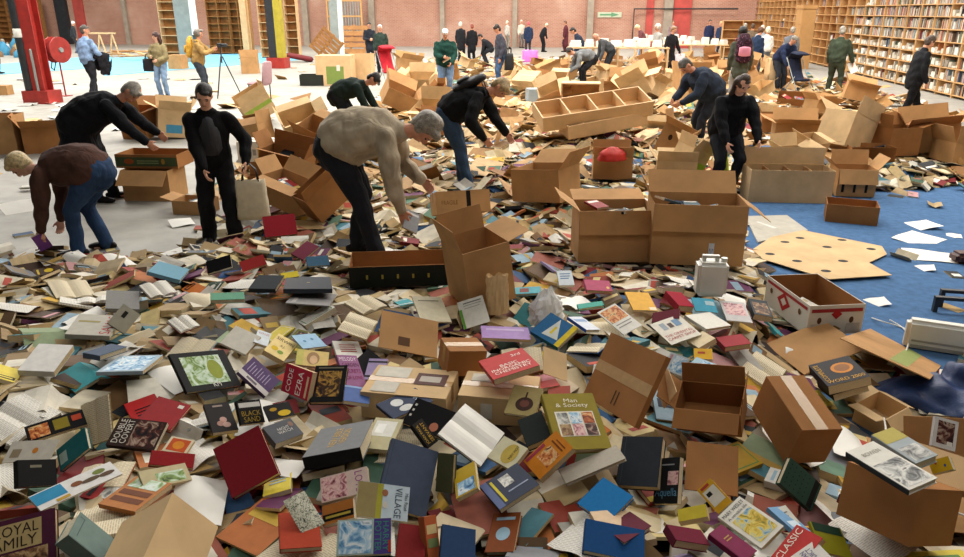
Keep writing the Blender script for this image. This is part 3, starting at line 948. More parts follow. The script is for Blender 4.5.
stand('brown haired person in a navy jacket beside the dotted rucksack', 752, 82, 30, H=1.64, bend=10, head=(20, 0), top='#26334a', bottom='#3b4250', hair='#5a3c28', hairstyle='full', lod=1)
stand('person in a pale grey jacket browsing at the end of the row of people', 757, 72, 60, z=0, H=1.7, bend=12, top='#8d949c', bottom='#4b4f58', hair='#b9b2a6', lod=0)
stand('person in a brown jacket browsing among the row of people', 748, 68, 70, z=0, H=1.72, bend=8, top='#6c5c4a', bottom='#444446', hair='#4a3a2c', lod=0)
stand('grey haired person in dark grey furthest along the row of people', 741, 64, 70, z=0, H=1.7, bend=8, top='#50545a', bottom='#444446', hair='#9c968c', lod=0)
stand('blond woman in a white jacket behind the navy jacket', 763, 74, 100, z=0, H=1.64, bend=8, top='#d9d6cf', bottom='#6a6c72', hair='#e0d3b0', hairstyle='full', lod=0)
stand('man in a dark blue jumper leaning over the pushchair', 779, 92, -70, z=0, H=1.76, bend=46, hip=.02, head=(10, 0), lhand=(.50, .14, .62), rhand=(.52, -.20, .58), top='#27304a', bottom='#2e3138', hair='#7a756c', lod=1, girth=1.1)
stand('grey haired person in a grey coat behind the man at the pushchair', 786, 80, 80, z=0, H=1.7, top='#6d7076', bottom='#3a3c42', hair='#8e887e', lod=0)
overall = stand('man in green overalls reading the shelves with papers in his hand', 832, 95, 50, z=0, H=1.80, bend=4, feet=((.05, .16), (-.05, -.16)), head=(6, 0), top='#3b4436', bottom='#3b4133', hair='#8e8a80', lod=1, girth=1.1, rhand=(.16, -.36, .86))
suit = stand('man in a black suit walking along the packed shelves', 908, 122, 0, z=0, H=1.74, bend=10, feet=((.22, .08), (-.25, -.1)), head=(22, 0), top='#202124', bottom='#17171a', hair='#4a3c32', lod=1, coat=.12)
stand('man in dark clothes beside the pile at the far end of the blue sheeting', -2, 74, 20, z=0, H=1.76, bend=6, top='#262c38', bottom='#2a3548', hair='#3a2e28', lod=0)
stand('white haired person in a dark coat far behind the man in the blue shirt', 77, 53, 30, z=0, H=1.68, bend=8, head=(10, 0), top='#35393e', bottom='#3a3c40', hair='#e3dfd6', lod=0)

# dark grey top showing in the open cardigan of the woman in black
f_ = black_w['left'].cross(black_w['ax']).normalized()
b = MB(); b.limb([black_w['p3'] - black_w['ax'] * .08 + f_ * .055, black_w['p2'] + f_ * .075, black_w['p1'] + f_ * .075], [(.065, .085), (.105, .094), (.115, .099)], 14, side=black_w['left'])
o = b.build('inner_top', cloth('#3b3b3e'), black_w['P'], True); o['label'] = 'dark grey top under the cardigan'
# ------------------------------------------------------------------ books
def warp_pts(vs, fn):
    return [(x, y, z + fn(x, y)) for (x, y, z) in vs]
def slab(mb, x0, x1, y0, y1, z0, z1, nx, col, cols=None):
    """box cut in strips along x so that it can be curved"""
    xs = [x0 + (x1 - x0) * i / nx for i in range(nx + 1)]
    vs = []
    for x in xs:
        vs += [(x, y0, z0), (x, y1, z0), (x, y1, z1), (x, y0, z1)]
    top = col if cols is None else cols[0]; oth = col if cols is None else cols[1]
    o = len(mb.v); mb.v.extend(vs)
    def F(f, c):
        mb.f.append(tuple(i + o for i in f)); mb.c.append(c); mb.mi.append(0)
    for i in range(nx):
        a = i * 4; b = a + 4
        F((a + 3, b + 3, b + 2, a + 2), top)
        F((a, a + 1, b + 1, b), oth)
        F((a, b, b + 3, a + 3), oth)
        F((a + 1, a + 2, b + 2, b + 1), oth)
    F((0, 3, 2, 1), oth)
    e = nx * 4
    F((e, e + 1, e + 2, e + 3), oth)
def frect(mb, W, H, z, u0, v0, u1, v1, col, nx=1):
    for i in range(nx):
        a = u0 + (u1 - u0) * i / nx; c = u0 + (u1 - u0) * (i + 1) / nx
        xa, xc = (a - .5) * W, (c - .5) * W
        ya, yc = (.5 - v1) * H, (.5 - v0) * H
        mb.quad((xa, ya, z), (xc, ya, z), (xc, yc, z), (xa, yc, z), col)
def fell(mb, W, H, z, cu, cv, ru, rv, col, n=18):
    vs = [((cu - .5 + ru * math.cos(2 * PI * k / n)) * W, (.5 - cv + rv * math.sin(2 * PI * k / n)) * H, z) for k in range(n)]
    mb.add(vs, [tuple(range(n))], col)
def ftext(mb, W, H, z, s, u0, v0, u1, v1, col, rot=0, fill=False):
    vs, fs, asp = text_geo(s)
    w = (u1 - u0) * W; h = (v1 - v0) * H
    if rot in (90, -90):
        w, h = h, w
    if not fill:
        if asp * h > w: h2, w2 = w / asp, w
        else: h2, w2 = h, asp * h
        w2 = min(w, w2 * 1.25); h2 = min(h, h2 * 1.25)
    else:
        w2, h2 = w, h
    cx = ((u0 + u1) / 2 - .5) * W; cy = (.5 - (v0 + v1) / 2) * H
    out = []
    for (x, y, _) in vs:
        px, py = (x - .5) * w2, (y - .5) * h2
        if rot == 90: px, py = -py, px
        elif rot == -90: px, py = py, -px
        out.append((cx + px, cy + py, z))
    mb.add(out, fs, col)
def fixwind(mb):
    mb.f = [f if (Vector(mb.v[f[1]]) - Vector(mb.v[f[0]])).cross(Vector(mb.v[f[2]]) - Vector(mb.v[f[1]])).z >= 0 else tuple(reversed(f)) for f in mb.f]
def add_feats(t, W, H, z, feats, fn=None, nx=1):
    """printed blocks, pictures and letters on a cover, as children of that cover"""
    k = 0
    many = len(feats) > 12
    pr = MB()
    def out(mb, nm, m):
        if fn: mb.v = warp_pts(mb.v, fn)
        fixwind(mb)
        return mb.build(nm, m, t)
    for f in feats:
        k += 1
        zz = z + .0004 + .00025 * k
        if f[0] == 't':
            m = MB(); ftext(m, W, H, zz + .0004, f[1], *f[2:6], f[6], f[7] if len(f) > 7 else 0)
            out(m, 'title', PRINT); continue
        if f[0] == 'p':
            m = MB(); frect(m, W, H, zz, *f[1:5], None, max(nx, 2))
            out(m, 'cover_picture', PIC[f[5]]); continue
        m = pr if many else MB()
        if f[0] == 'r': frect(m, W, H, zz, *f[1:5], f[5], nx)
        elif f[0] == 'e': fell(m, W, H, zz, *f[1:5], f[5])
        elif f[0] == 'tri':
            m.add([((f[i] - .5) * W, (.5 - f[i + 1]) * H, zz) for i in (1, 3, 5)], [(0, 1, 2)], f[7])
        if not many: out(m, 'cover_motif' if f[0] != 'r' else 'cover_print', PRINT)
    if pr.v:
        o = out(pr, 'cover_pattern', PRINT); o['kind'] = 'stuff'
MESHC = {}
def book(label, M, W, H, TH, color, feats=(), kind='hard', spine=None, back=None, curl=0.0, group=None, edge=None):
    """closed book; M places the middle of the front cover, z out of the cover"""
    name = {'hard': 'hardback_book', 'soft': 'paperback_book', 'mag': 'magazine'}[kind]
    t = thing(name, label, 'magazine' if kind == 'mag' else 'book', M.to_translation(), M.to_3x3(), group)
    t['_top'] = 1
    fn = (lambda x, y: -curl * (x / W + .5) ** 2 * W) if curl else None
    nx = 5 if curl else 1
    cv = MB()
    spine = spine or shade(color, .85)
    if kind == 'hard':
        b = .0028
        slab(cv, -W / 2, W / 2, -H / 2, H / 2, -b, 0, nx, color)
        slab(cv, -W / 2, W / 2, -H / 2, H / 2, -TH, -TH + b, nx, back or color)
        cv.box(-W / 2 - .003, -W / 2 + .001, -H / 2, H / 2, -TH + .0005, -.0005, spine)
        pg = MB(); slab(pg, -W / 2 + .001, W / 2 - .0035, -H / 2 + .0035, H / 2 - .0035, -TH + b, -b, nx, None)
    else:
        b = .001
        slab(cv, -W / 2, W / 2, -H / 2, H / 2, -b, 0, nx, color)
        slab(cv, -W / 2, W / 2, -H / 2, H / 2, -TH, -TH + b, nx, back or color)
        cv.box(-W / 2 - .001, -W / 2, -H / 2, H / 2, -TH, 0, spine)
        pg = MB(); slab(pg, -W / 2, W / 2 - .0008, -H / 2 + .0008, H / 2 - .0008, -TH + b, -b, nx, None)
    if fn:
        cv.v = warp_pts(cv.v, fn); pg.v = warp_pts(pg.v, fn)
    co = cv.build('cover', CLOTH_COVER if (kind == 'hard' and not feats) else PRINT, t)
    pg.build('pages', PAGES, t)
    if feats:
        add_feats(co, W, H, 0, feats, fn, nx)
    return t
def open_book(label, M, W, H, TH, color, page=None, group=None, white=False, arch=.018, hardc=True):
    """open book lying face up; W is the width of one page"""
    t = thing('open_book', label, 'book', M.to_translation(), M.to_3x3(), group)
    page = page or PAGE_A
    n = 6
    cv = MB()
    for s in (-1, 1):
        x0, x1 = (0, W + .004) if s > 0 else (-W - .004, 0)
        slab(cv, x0, x1, -H / 2 - .003, H / 2 + .003, -.0025, 0, 1, color)
    cv.build('cover', PRINT, t)
    for s, th, nm in ((-1, TH * random.uniform(.3, 1), 'left_pages'), (1, TH * random.uniform(.3, 1), 'right_pages')):
        pg = MB()
        vs = []
        for i in range(n + 1):
            u = i / n
            x = s * (W * u)
            z = th * (1 - .15 * u) * min(1, 3.2 * u + .12) + arch * math.sin(PI * min(u * 1.15, 1)) * .5
            vs += [(x, -H / 2, 0.0002), (x, H / 2, .0002), (x, H / 2, z + .0008), (x, -H / 2, z + .0008)]
        fs = []
        for i in range(n):
            a = i * 4; b = a + 4
            q = [(a + 3, b + 3, b + 2, a + 2), (a, b, b + 3, a + 3), (a + 1, a + 2, b + 2, b + 1), (a, a + 1, b + 1, b)]
            fs += [tuple(reversed(f)) for f in q] if s < 0 else q
        fs += [(0, 3, 2, 1), (n * 4, n * 4 + 1, n * 4 + 2, n * 4 + 3)]
        pg.add(vs, fs)
        o = pg.build(nm, WHITEP if white else page, t)
    return t
def tent_book(label, M, W, H, TH, color, ang=28, group=None, kind='soft'):
    """book lying open with its pages down, spine up"""
    t = thing('splayed_book', label, 'book', M.to_translation(), M.to_3x3(), group)
    cv = MB(); pg = MB()
    for s in (-1, 1):
        R = Matrix.Rotation(s * math.radians(ang), 4, 'Y')
        x0, x1 = (0, W) if s > 0 else (-W, 0)
        cv.box(x0, x1, -H / 2, H / 2, -.002, 0, color, R)
        pg.box(x0 + .002, x1 - .002, -H / 2 + .002, H / 2 - .002, -.002 - TH / 2, -.0022, None, R)
    cv.build('cover', PRINT, t); pg.build('pages', PAGES, t)
    return t
def sheet(label, M, W, H, m, curl=.02, name='loose_sheet', cat='paper', group=None, feats=(), th=.0008, twist=0.0):
    t = MB()
    n = 6
    fn = lambda x, y: curl * math.cos(x / W * 5 + y / H * 2) + twist * x * y / (W * H)
    vs = []; fs = []
    for z in (0, -th):
        for i in range(n + 1):
            for j in range(n + 1):
                x = (i / n - .5) * W; y = (j / n - .5) * H
                vs.append((x, y, fn(x, y) + z))
    k = (n + 1) ** 2
    for i in range(n):
        for j in range(n):
            a = i * (n + 1) + j
            fs.append((a, a + n + 1, a + n + 2, a + 1))
            fs.append((k + a, k + a + 1, k + a + n + 2, k + a + n + 1))
    t.add(vs, fs)
    if not feats:
        o = t.build(name, m, None, True)
        o.matrix_world = M
        return tag(o, label, cat, group)
    e = thing(name, label, cat, M.to_translation(), M.to_3x3(), group)
    pp = t.build('paper', m, e, True)
    add_feats(pp, W, H, .0006, feats, fn, 6)
    return e

# ------------------------------------------------------------------ pose of a rectangle from where its corners appear
def solve_quad(q, r=None, lift=.03, pref=(0, 0, 1), depth=None):
    pref = np.array(pref, float) / np.linalg.norm(pref)
    q = np.array(q, float)
    c = q.mean(0)
    if depth is None:
        P = at(c[0], c[1], lift)
    else:
        P = CAMP + ray(c[0], c[1]) * depth
    d = P - CAMP
    dist = np.linalg.norm(d)
    zc = d @ FWD
    w = d / dist
    rx = np.cross(w, [0, 0, 1.0]); rx /= np.linalg.norm(rx)
    uy = np.cross(rx, w)
    # project the corner rays on the plane through P square to the line of sight
    def loc2(pt):
        rr = ray(*pt); rr = rr * (dist / (rr @ w))
        v = rr - d
        return np.array([v @ rx, v @ uy])
    L = [loc2(p) for p in q]
    a = ((L[1] - L[0]) + (L[2] - L[3])) / 2       # to the right, reading
    b = ((L[3] - L[0]) + (L[2] - L[1])) / 2       # downwards, reading
    A, B, Cc = a @ a, b @ b, a @ b
    best = None
    for rr in ([r] if r else [1.2, 1.3, 1.4, 1.5, 1.6]):
        r2 = rr * rr
        disc = (B + r2 * A) ** 2 - 4 * r2 * (A * B - Cc * Cc)
        qv = ((B + r2 * A) + math.sqrt(max(disc, 0))) / (2 * r2)
        W = math.sqrt(qv)
        uz = math.sqrt(max(qv - A, 0)); vz = math.sqrt(max(r2 * qv - B, 0))
        if Cc > 0: vz = -vz
        for s in (1, -1):
            U = rx * a[0] + uy * a[1] + w * (s * uz)
            V = rx * b[0] + uy * b[1] + w * (s * vz)
            n = np.cross(V, U); n = n / np.linalg.norm(n)
            if n @ w > 0: n = -n
            sc = n @ pref
            if best is None or sc > best[0]:
                best = (sc, U, V, n, W, rr)
    sc, U, V, n, W, rr = best
    X = U / np.linalg.norm(U)
    Z = np.cross(X, -V); Z /= np.linalg.norm(Z)
    Y = np.cross(Z, X)
    M = Matrix(((X[0], Y[0], Z[0], P[0]), (X[1], Y[1], Z[1], P[1]), (X[2], Y[2], Z[2], P[2]), (0, 0, 0, 1)))
    return M, W, W * rr, sc

# ------------------------------------------------------------------ height map used to let books come to rest on each other
GX0, GX1, GY0, GY1, GS = -7.5, 9.5, 1.6, 16.0, 0.025
gnx = int((GX1 - GX0) / GS); gny = int((GY1 - GY0) / GS)
gx = GX0 + (np.arange(gnx) + .5) * GS; gy = GY0 + (np.arange(gny) + .5) * GS
GXm, GYm = np.meshgrid(gx, gy, indexing='ij')
TM = T(GXm, GYm)
HMAP = np.maximum(TM - 0.14, 0.0)
CEIL = np.full_like(HMAP, 50.0)
def cell(x, y):
    return np.clip(((x - GX0) / GS).astype(int), 0, gnx - 1), np.clip(((y - GY0) / GS).astype(int), 0, gny - 1)
def keep_clear(P, los=0.45, low=0.0):
    """P: points of something visible; nothing may be piled on it or between it and the camera"""
    P = np.asarray(P, float).reshape(-1, 3)
    i, j = cell(P[:, 0], P[:, 1])
    np.minimum.at(CEIL, (i, j), P[:, 2] - low)
    d = CAMP - P
    hd = np.linalg.norm(d[:, :2], axis=1)
    for s in np.arange(.02, los, .02):
        Q = P + d * (s / hd)[:, None]
        i, j = cell(Q[:, 0], Q[:, 1])
        np.minimum.at(CEIL, (i, j), Q[:, 2] - .004)
def plane_pts(M, W, H, step=.015, z=0.0):
    nx = max(3, int(W / step)); ny = max(3, int(H / step))
    u, v = np.meshgrid(np.linspace(-W / 2, W / 2, nx), np.linspace(-H / 2, H / 2, ny), indexing='ij')
    A = np.array(M)
    L = np.stack([u.ravel(), v.ravel(), np.full(u.size, z), np.ones(u.size)])
    return (A @ L)[:3].T
def deposit(x, y, yaw, W, H, TH, maxtop, slope=.85, jitter=.05, sink=.3):
    """rest a slab on what lies below; returns its matrix (top face centre) or None"""
    ca, sa = math.cos(yaw), math.sin(yaw)
    u, v = np.meshgrid(np.linspace(-W / 2, W / 2, 6), np.linspace(-H / 2, H / 2, 7), indexing='ij')
    u = u.ravel(); v = v.ravel()
    X = x + ca * u - sa * v; Y = y + sa * u + ca * v
    i, j = cell(X, Y)
    h = HMAP[i, j]
    A = np.stack([u, v, np.ones_like(u)], 1)
    co, *_ = np.linalg.lstsq(A, h, rcond=None)
    su = float(np.clip(co[0], -slope, slope)) + random.gauss(0, jitter); sv = float(np.clip(co[1], -slope, slope)) + random.gauss(0, jitter)
    base = su * u + sv * v
    z0 = np.percentile(h - base, 100 * (1 - sink))
    top = z0 + base + TH
    if (top > maxtop(X, Y)).any() or (top > CEIL[i, j]).any():
        return None
    n = Vector((-(su * ca - sv * sa), -(su * sa + sv * ca), 1)).normalized()
    Xa = Vector((ca, sa, su)).normalized()
    Ya = n.cross(Xa)
    zc = z0 + TH / max(n.z, .5)
    # raise the map
    u2, v2 = np.meshgrid(np.arange(-W / 2, W / 2 + .001, GS * .7), np.arange(-H / 2, H / 2 + .001, GS * .7), indexing='ij')
    u2 = u2.ravel(); v2 = v2.ravel()
    i2, j2 = cell(x + ca * u2 - sa * v2, y + sa * u2 + ca * v2)
    np.maximum.at(HMAP, (i2, j2), z0 + su * u2 + sv * v2 + TH)
    return Matrix(((Xa.x, Ya.x, n.x, x), (Xa.y, Ya.y, n.y, y), (Xa.z, Ya.z, n.z, zc), (0, 0, 0, 1)))
# ------------------------------------------------------------------ the books one can recognise: corners (top left, top right, bottom right, bottom left as read)
# quad, ratio height:width (None = any usual), thickness, kind, colour, print, label, options
HB = [
 ([(172,355),(223,348),(244,386),(187,391)], .72, .02, 'hard', '#141313', [('p',.12,.12,.84,.86,'green'),('e',.66,.5,.13,.26,'#8f9a3a'),('t','KM',.5,.80,.64,.96,'#dcd9cf')], 'large black picture book with a green watery cover picture'),
 ([(215,340),(241,328),(256,334),(251,357)], None, .022, 'soft', '#e6e1d4', [], 'white plain book catching the light above the purple one'),
 ([(238,371),(254,357),(280,380),(266,397)], None, .02, 'soft', '#57426b', [('r',0,0,.22,1,'#cfc9c6'),('r',.06,.25,.16,.6,'#6b6570')]+[('r',.34,.12+.09*i,.34+.5*(1-.15*(i%3)),.145+.09*i,'#a395b3') for i in range(8)], 'purple paperback showing its back cover with a white strip'),
 ([(279,333),(298,344),(284,361),(264,350)], None, .035, 'soft', '#ead28e', [('t','SIRWIN',.08,.06,.92,.34,'#5a2f22'),('t','A.J.',.42,.40,.66,.56,'#5a2f22'),('e',.3,.68,.16,.10,'#d8b41f'),('e',.62,.74,.14,.08,'#7f9a3c')], 'thick yellow paperback with brown lettering and painted fruit'),
 ([(281,391),(286,362),(313,373),(306,400)], None, .03, 'soft', '#b3263a', [('t','CODE',.06,.06,.88,.42,'#f3ece6'),('t','EZRA',.06,.44,.88,.80,'#f3ece6'),('r',.05,.86,.8,.93,'#e2c9a4')], 'crimson paperback with big white block letters'),
 ([(297,349),(330,352),(327,368),(296,364)], .72, .015, 'soft', '#d9c07a', [('r',0,0,.22,1,'#c9c06a'),('e',.52,.5,.2,.4,'#a5825c'),('e',.54,.6,.12,.28,'#d8b48a')], 'sand coloured booklet with an arch picture'),
 ([(316,365),(348,365),(342,401),(310,402)], 1.35, .028, 'hard', '#121314', [('p',.14,.16,.86,.86,'gold'),('r',.1,.05,.9,.09,'#6f6a5a')], 'black hardback with a dim golden picture'),
 ([(337,356),(356,354),(368,388),(347,385)], None, .02, 'soft', '#a06a94', [('t','MELODY',.06,.05,.9,.2,'#efdcea'),('t','GARDEN',.1,.24,.92,.38,'#5c1f4c'),('t','SECRETS',.1,.44,.92,.58,'#8c1f58'),('t','OF LOVE',.1,.64,.92,.8,'#8c1f58')], 'lilac paperback covered with pink capital letters'),
 ([(344,385),(371,388),(368,404),(345,400)], None, .02, 'soft', '#3f5a93', [('r',0,0,1,.12,'#7d96c0')], 'mid blue paperback beside the lilac one'),
 ([(291,336),(316,332),(327,346),(304,348)], .8, .006, 'mag', '#9cc0da', [('e',.3,.5,.06,.08,'#5c88ad'),('e',.65,.4,.06,.08,'#5c88ad')], 'pale sky blue picture magazine behind the sand coloured booklet'),
 ([(257,329),(273,334),(266,346),(255,342)], None, .02, 'soft', '#d4dde2', [('t','WALES',.1,.1,.9,.3,'#b0616a')], 'small white paperback with faint pink letters'),
 ([(376,404),(416,387),(433,401),(395,418)], .72, .02, 'hard', '#2b3650', [('e',.36,.35,.14,.2,'#cfd0cd'),('e',.42,.75,.16,.16,'#c9cac6'),('t','WI\nHI',.72,.15,.95,.75,'#aeb6c4',90)], 'navy book with white bird shapes lying on the papered carton'),
 ([(372,414),(408,422),(386,447),(365,450)], None, .02, 'soft', '#b8b08a', [('r',.1,.1,.85,.6,'#d9d8ce'),('r',.2,.2,.5,.5,'#efefe9')], 'book in a shiny clear cover beside the thick bible'),  # pale nested blocks are the gloss of the clear cover, painted as colour
 ([(413,399),(461,411),(437,440),(407,421)], .7, .022, 'hard', '#0f0f11', [('r',.04,.2,.09,.28,'#d5d2ca'),('r',.04,.4,.09,.48,'#d5d2ca'),('r',.04,.6,.09,.68,'#d5d2ca'),('e',.7,.75,.1,.16,'#b5735a')], 'wide black book with a row of small white squares'),
 ([(411,424),(423,419),(437,440),(430,449)], None, .02, 'soft', '#16120e', [('t','JOAN PAUL',.1,.1,.42,.9,'#c39a2e',90),('t','SERVANT',.5,.1,.85,.9,'#c39a2e',90)], 'black paperback with mustard capital letters'),
 ([(478,360),(522,348),(539,364),(494,380)], None, .03, 'soft', '#b52a28', [('t','BASIC\nINORGANIC\nCHEMISTRY',.08,.40,.92,.94,'#f0e6da'),('t','3rd',.66,.1,.86,.34,'#f0e6da')], 'red textbook with big white letters reading basic inorganic chemistry', dict(up=.16)),
 ([(541,393),(593,392),(611,447),(559,449)], 1.3, .03, 'hard', '#8f7f22', [('t','Man\n& Society',.12,.10,.9,.28,'#f2ead2'),('r',.13,.34,.87,.78,'#e9e2cf')]+[('p',.16+.24*i,.36+.21*j,.37+.24*i,.56+.21*j,['grey','blue','warm','brown','pink','dark'][i+3*j]) for i in range(3) for j in range(2)], 'olive gold hardback with six small photographs on its cover', dict(up=.12)),
 ([(516,382),(542,391),(535,414),(503,415)], 1.2, .02, 'hard', '#a2915f', [('e',.55,.62,.30,.24,'#3f2a22'),('e',.55,.6,.16,.13,'#6a3f34'),('r',.5,.2,.56,.5,'#3a241c')], 'tan hardback with a dark brown rearing shape'),
 ([(531,330),(550,313),(579,327),(557,348)], 1.1, .03, 'soft', '#1f5f8f', [('r',0,.84,1,1,'#d8bf2a'),('tri',.14,.3,.95,.42,.2,.82,'#c9cfc9'),('r',.3,.46,.62,.54,'#d8bf2a')], 'blue textbook with a pale triangle and a yellow edge'),
 ([(481,324),(528,329),(531,338),(482,339)], .6, .02, 'soft', '#a98abf', [('r',.1,.2,.9,.34,'#c4aed2')], 'light violet book lying beneath the plastic bag'),
 ([(596,313),(616,302),(641,325),(625,334)], 1.4, .006, 'mag', '#e2dfd6', [('p',.06,.06,.94,.55,'warm'),('r',.1,.64,.9,.67,'#8c8a84'),('r',.1,.74,.8,.77,'#8c8a84')], 'white magazine with a large red brown food photograph'),
 ([(570,317),(579,316),(603,330),(584,329)], 1.8, .02, 'hard', '#d3d9e2', [('r',.1,.2,.9,.4,'#8aa3c8')], 'white and blue hardback behind the blue textbook', dict(spine='#2d4fa0')),
 ([(510,288),(541,286),(541,293),(511,294)], .45, .02, 'hard', '#4f9fae', [('r',.3,.2,.6,.8,'#7a3f34')], 'turquoise book behind the plastic bag'),
 ([(584,279),(609,281),(613,291),(587,290)], .7, .03, 'hard', '#b04a68', [('e',.85,.7,.06,.12,'#d8b06a')], 'raspberry pink hardback by the big carton'),
 ([(557,271),(571,270),(575,285),(559,285)], None, .02, 'soft', '#c3ccd0', [('r',.15,.2+.12*0,.85,.26,'#4f6f9a'),('r',.15,.36,.8,.42,'#4f6f9a'),('r',.15,.52,.7,.58,'#4f6f9a')], 'pale book with blue lines of lettering standing behind the plastic bag'),
 ([(577,304),(602,301),(604,305),(579,309)], .35, .02, 'hard', '#5fae9f', [], 'slim sea green hardback behind the white magazine'),
 ([(625,291),(648,293),(658,310),(633,310)], None, .012, 'soft', '#dba328', [('r',.7,.82,.98,.98,'#e6d9b8')], 'bright amber yellow booklet in front of the big cartons'),
 ([(667,290),(680,293),(696,306),(678,306)], None, .045, 'hard', '#a32a3a', [], 'thick crimson cloth book beside the amber booklet'),
 ([(650,313),(683,308),(676,318),(655,322)], .6, .02, 'hard', '#5e1f2b', [], 'dark wine red book under the leaflet'),
 ([(647,327),(681,311),(699,336),(674,342)], None, .003, 'mag', '#ded8c9', [('t','THE ORIENTAL',.05,.62,.95,.72,'#b0353a'),('t','CARPET SHOP',.05,.76,.95,.86,'#b0353a'),('r',.2,.12,.36,.42,'#9aa4ac'),('r',.42,.2,.56,.4,'#5a4a44'),('r',.62,.12,.82,.4,'#6f8fae')], 'cream leaflet with red lettering and small drawings'),
 ([(686,315),(709,312),(732,325),(706,329)], .8, .02, 'hard', '#e3e0d6', [], 'plain white diamond lying book near the jerrycan'),
 ([(690,297),(715,299),(717,312),(697,311)], .8, .008, 'mag', '#49a7c4', [('r',.55,.2,.95,.5,'#bcd9e0')], 'turquoise magazine left of the fruit box'),
 ([(718,300),(745,302),(752,322),(728,320)], None, .008, 'mag', '#c9c6c4', [('p',.1,.1,.9,.7,'pink')], 'magazine with a pinkish photograph beside the turquoise one'),
 ([(715,337),(742,334),(751,343),(726,347)], .7, .035, 'hard', '#a4454b', [], 'faded red hardback in front of the fruit box'),
 ([(687,340),(702,331),(716,338),(698,348)], None, .03, 'soft', '#d3c19c', [], 'cream paperback with brown edges in front of the white diamond book'),
 ([(691,349),(715,348),(710,360),(697,358)], .8, .02, 'soft', '#d9a92c', [('r',.2,.3,.6,.5,'#b04a30')], 'yellow paperback above the pale blue one'),
 ([(688,366),(696,357),(717,364),(708,374)], None, .025, 'soft', '#a5c3cf', [('p',.1,.35,.9,.9,'blue')], 'pale blue paperback with a bird picture'),
 ([(661,368),(672,352),(688,358),(682,376)], None, .01, 'mag', '#b9c6cc', [('p',.08,.3,.92,.95,'blue'),('r',.1,.08,.9,.2,'#b88a94')], 'blue magazine standing by the brown flattened carton'),
 ([(750,299),(765,300),(775,318),(753,313)], None, .045, 'soft', '#2c333a', [('p',.1,.2,.9,.9,'brown')], 'thick dark paperback leaning on the fruit box'),
 ([(480,485),(516,463),(540,483),(499,510)], 1.1, .018, 'soft', '#2a3246', [('r',0,0,.16,1,'#56628a'),('r',.2,.1,.26,.9,'#c9b92c'),('p',.40,.14,.66,.5,'grey'),('r',.4,.66,.9,.7,'#8f99ad')], 'navy paperback with a yellow line of lettering'),
 ([(523,462),(556,429),(573,449),(540,478)], .68, .03, 'soft', '#cf7f22', [('p',.28,.26,.68,.86,'warm'),('r',.04,.04,.6,.16,'#a03a4a'),('r',.76,.2,.8,.8,'#7a3f18'),('r',.85,.3,.88,.8,'#7a3f18')], 'orange paperback with a square painting'),
 ([(516,416),(543,414),(550,432),(529,450)], None, .03, 'hard', '#1d2321', [], 'black green cloth book between the open book and the gold one'),
 ([(486,457),(505,435),(527,449),(512,469)], None, .02, 'soft', '#d6cfae', [('e',.5,.6,.42,.26,'#c2a84f'),('t','MAY HOT',.3,.62,.9,.76,'#2d2823')], 'cream and yellow paperback under the open white book'),
 ([(558,468),(617,446),(625,457),(567,484)], .42, .014, 'hard', '#aaa294', [], 'long grey board covered book below the gold one'),
 ([(438,452),(454,455),(451,493),(436,492)], 1.7, .02, 'hard', '#4d4f36', [], 'olive grey cloth book at the end of the blue grey one'),
 ([(454,470),(474,462),(478,486),(456,500)], None, .02, 'soft', '#b99a1f', [('p',.1,.5,.9,.95,'blue')], 'mustard paperback next to the olive book'),
 ([(627,436),(659,436),(661,487),(612,484)], 1.25, .045, 'hard', '#2e333a', [('r',.08,0,.1,1,'#3d434b')], 'large charcoal hardback with tan page edges'),
 ([(661,458),(675,457),(682,503),(648,504)], 1.5, .025, 'soft', '#191b1e', [('p',.55,.3,.98,.6,'pink'),('t','Aquella',.05,.66,.95,.9,'#5f8fae'),('r',.2,.14,.8,.17,'#8f9294')], 'black paperback with a blue script title'),
 ([(604,476),(633,497),(607,522),(577,504)], 1.05, .022, 'hard', '#2272ad', [], 'bright blue cloth hardback on the maroon one'),
 ([(628,512),(654,525),(622,543),(606,527)], None, .025, 'hard', '#642f3c', [], 'maroon cloth hardback under the bright blue one'),
 ([(590,512),(625,508),(636,527),(600,529)], .7, .02, 'soft', '#d3b795', [], 'peach coloured paperback sandwiched under the bright blue book'),
 ([(587,518),(644,530),(645,562),(583,550)], .6, .03, 'hard', '#1d4a7d', [], 'deep blue hardback lowest under the bright blue one'),
 ([(697,491),(710,477),(732,502),(718,513)], 1.7, .03, 'soft', '#d3a32a', [('r',.1,.2,.9,.78,'#dcd8cc'),('r',.2,.3,.5,.44,'#26221f'),('r',.15,.05,.7,.14,'#b8463a')], 'yellow paperback with a white label and bar code'),
 ([(677,509),(706,504),(707,516),(679,522)], .5, .03, 'soft', '#b8a52c', [], 'yellow green paperback with tan edges below the carton panel'),
 ([(668,524),(700,530),(712,545),(676,540)], .55, .035, 'hard', '#6a2033', [], 'wine red hardback with white page edges'),
 ([(717,515),(739,497),(783,524),(761,549)], 1.6, .022, 'soft', '#e2ded2', [('t','MARY WESLEY',.06,.05,.94,.15,'#2b2a2a'),('p',.12,.28,.9,.92,'sea'),('t','A sensible life',.1,.18,.9,.24,'#55504a')], 'white paperback with a seaside painting and black serif title'),
 ([(709,532),(721,525),(757,549),(745,562)], 1.9, .025, 'hard', '#7d1f48', [('r',.3,.3,.7,.33,'#b8964a'),('r',.3,.38,.7,.41,'#b8964a')], 'magenta hardback with gilt lines'),
 ([(770,557),(797,524),(822,538),(796,572)], .8, .02, 'soft', '#b8322e', [('t','CLASSIC',.06,.1,.94,.34,'#ece2d4')], 'red paperback with slanting cream capitals'),
 ([(790,556),(815,540),(836,562),(812,580)], None, .03, 'soft', '#dcd8cf', [('t','SPAN\nDICT',.15,.1,.8,.5,'#453a7d',90)], 'white paperback with purple block letters at the frame edge'),
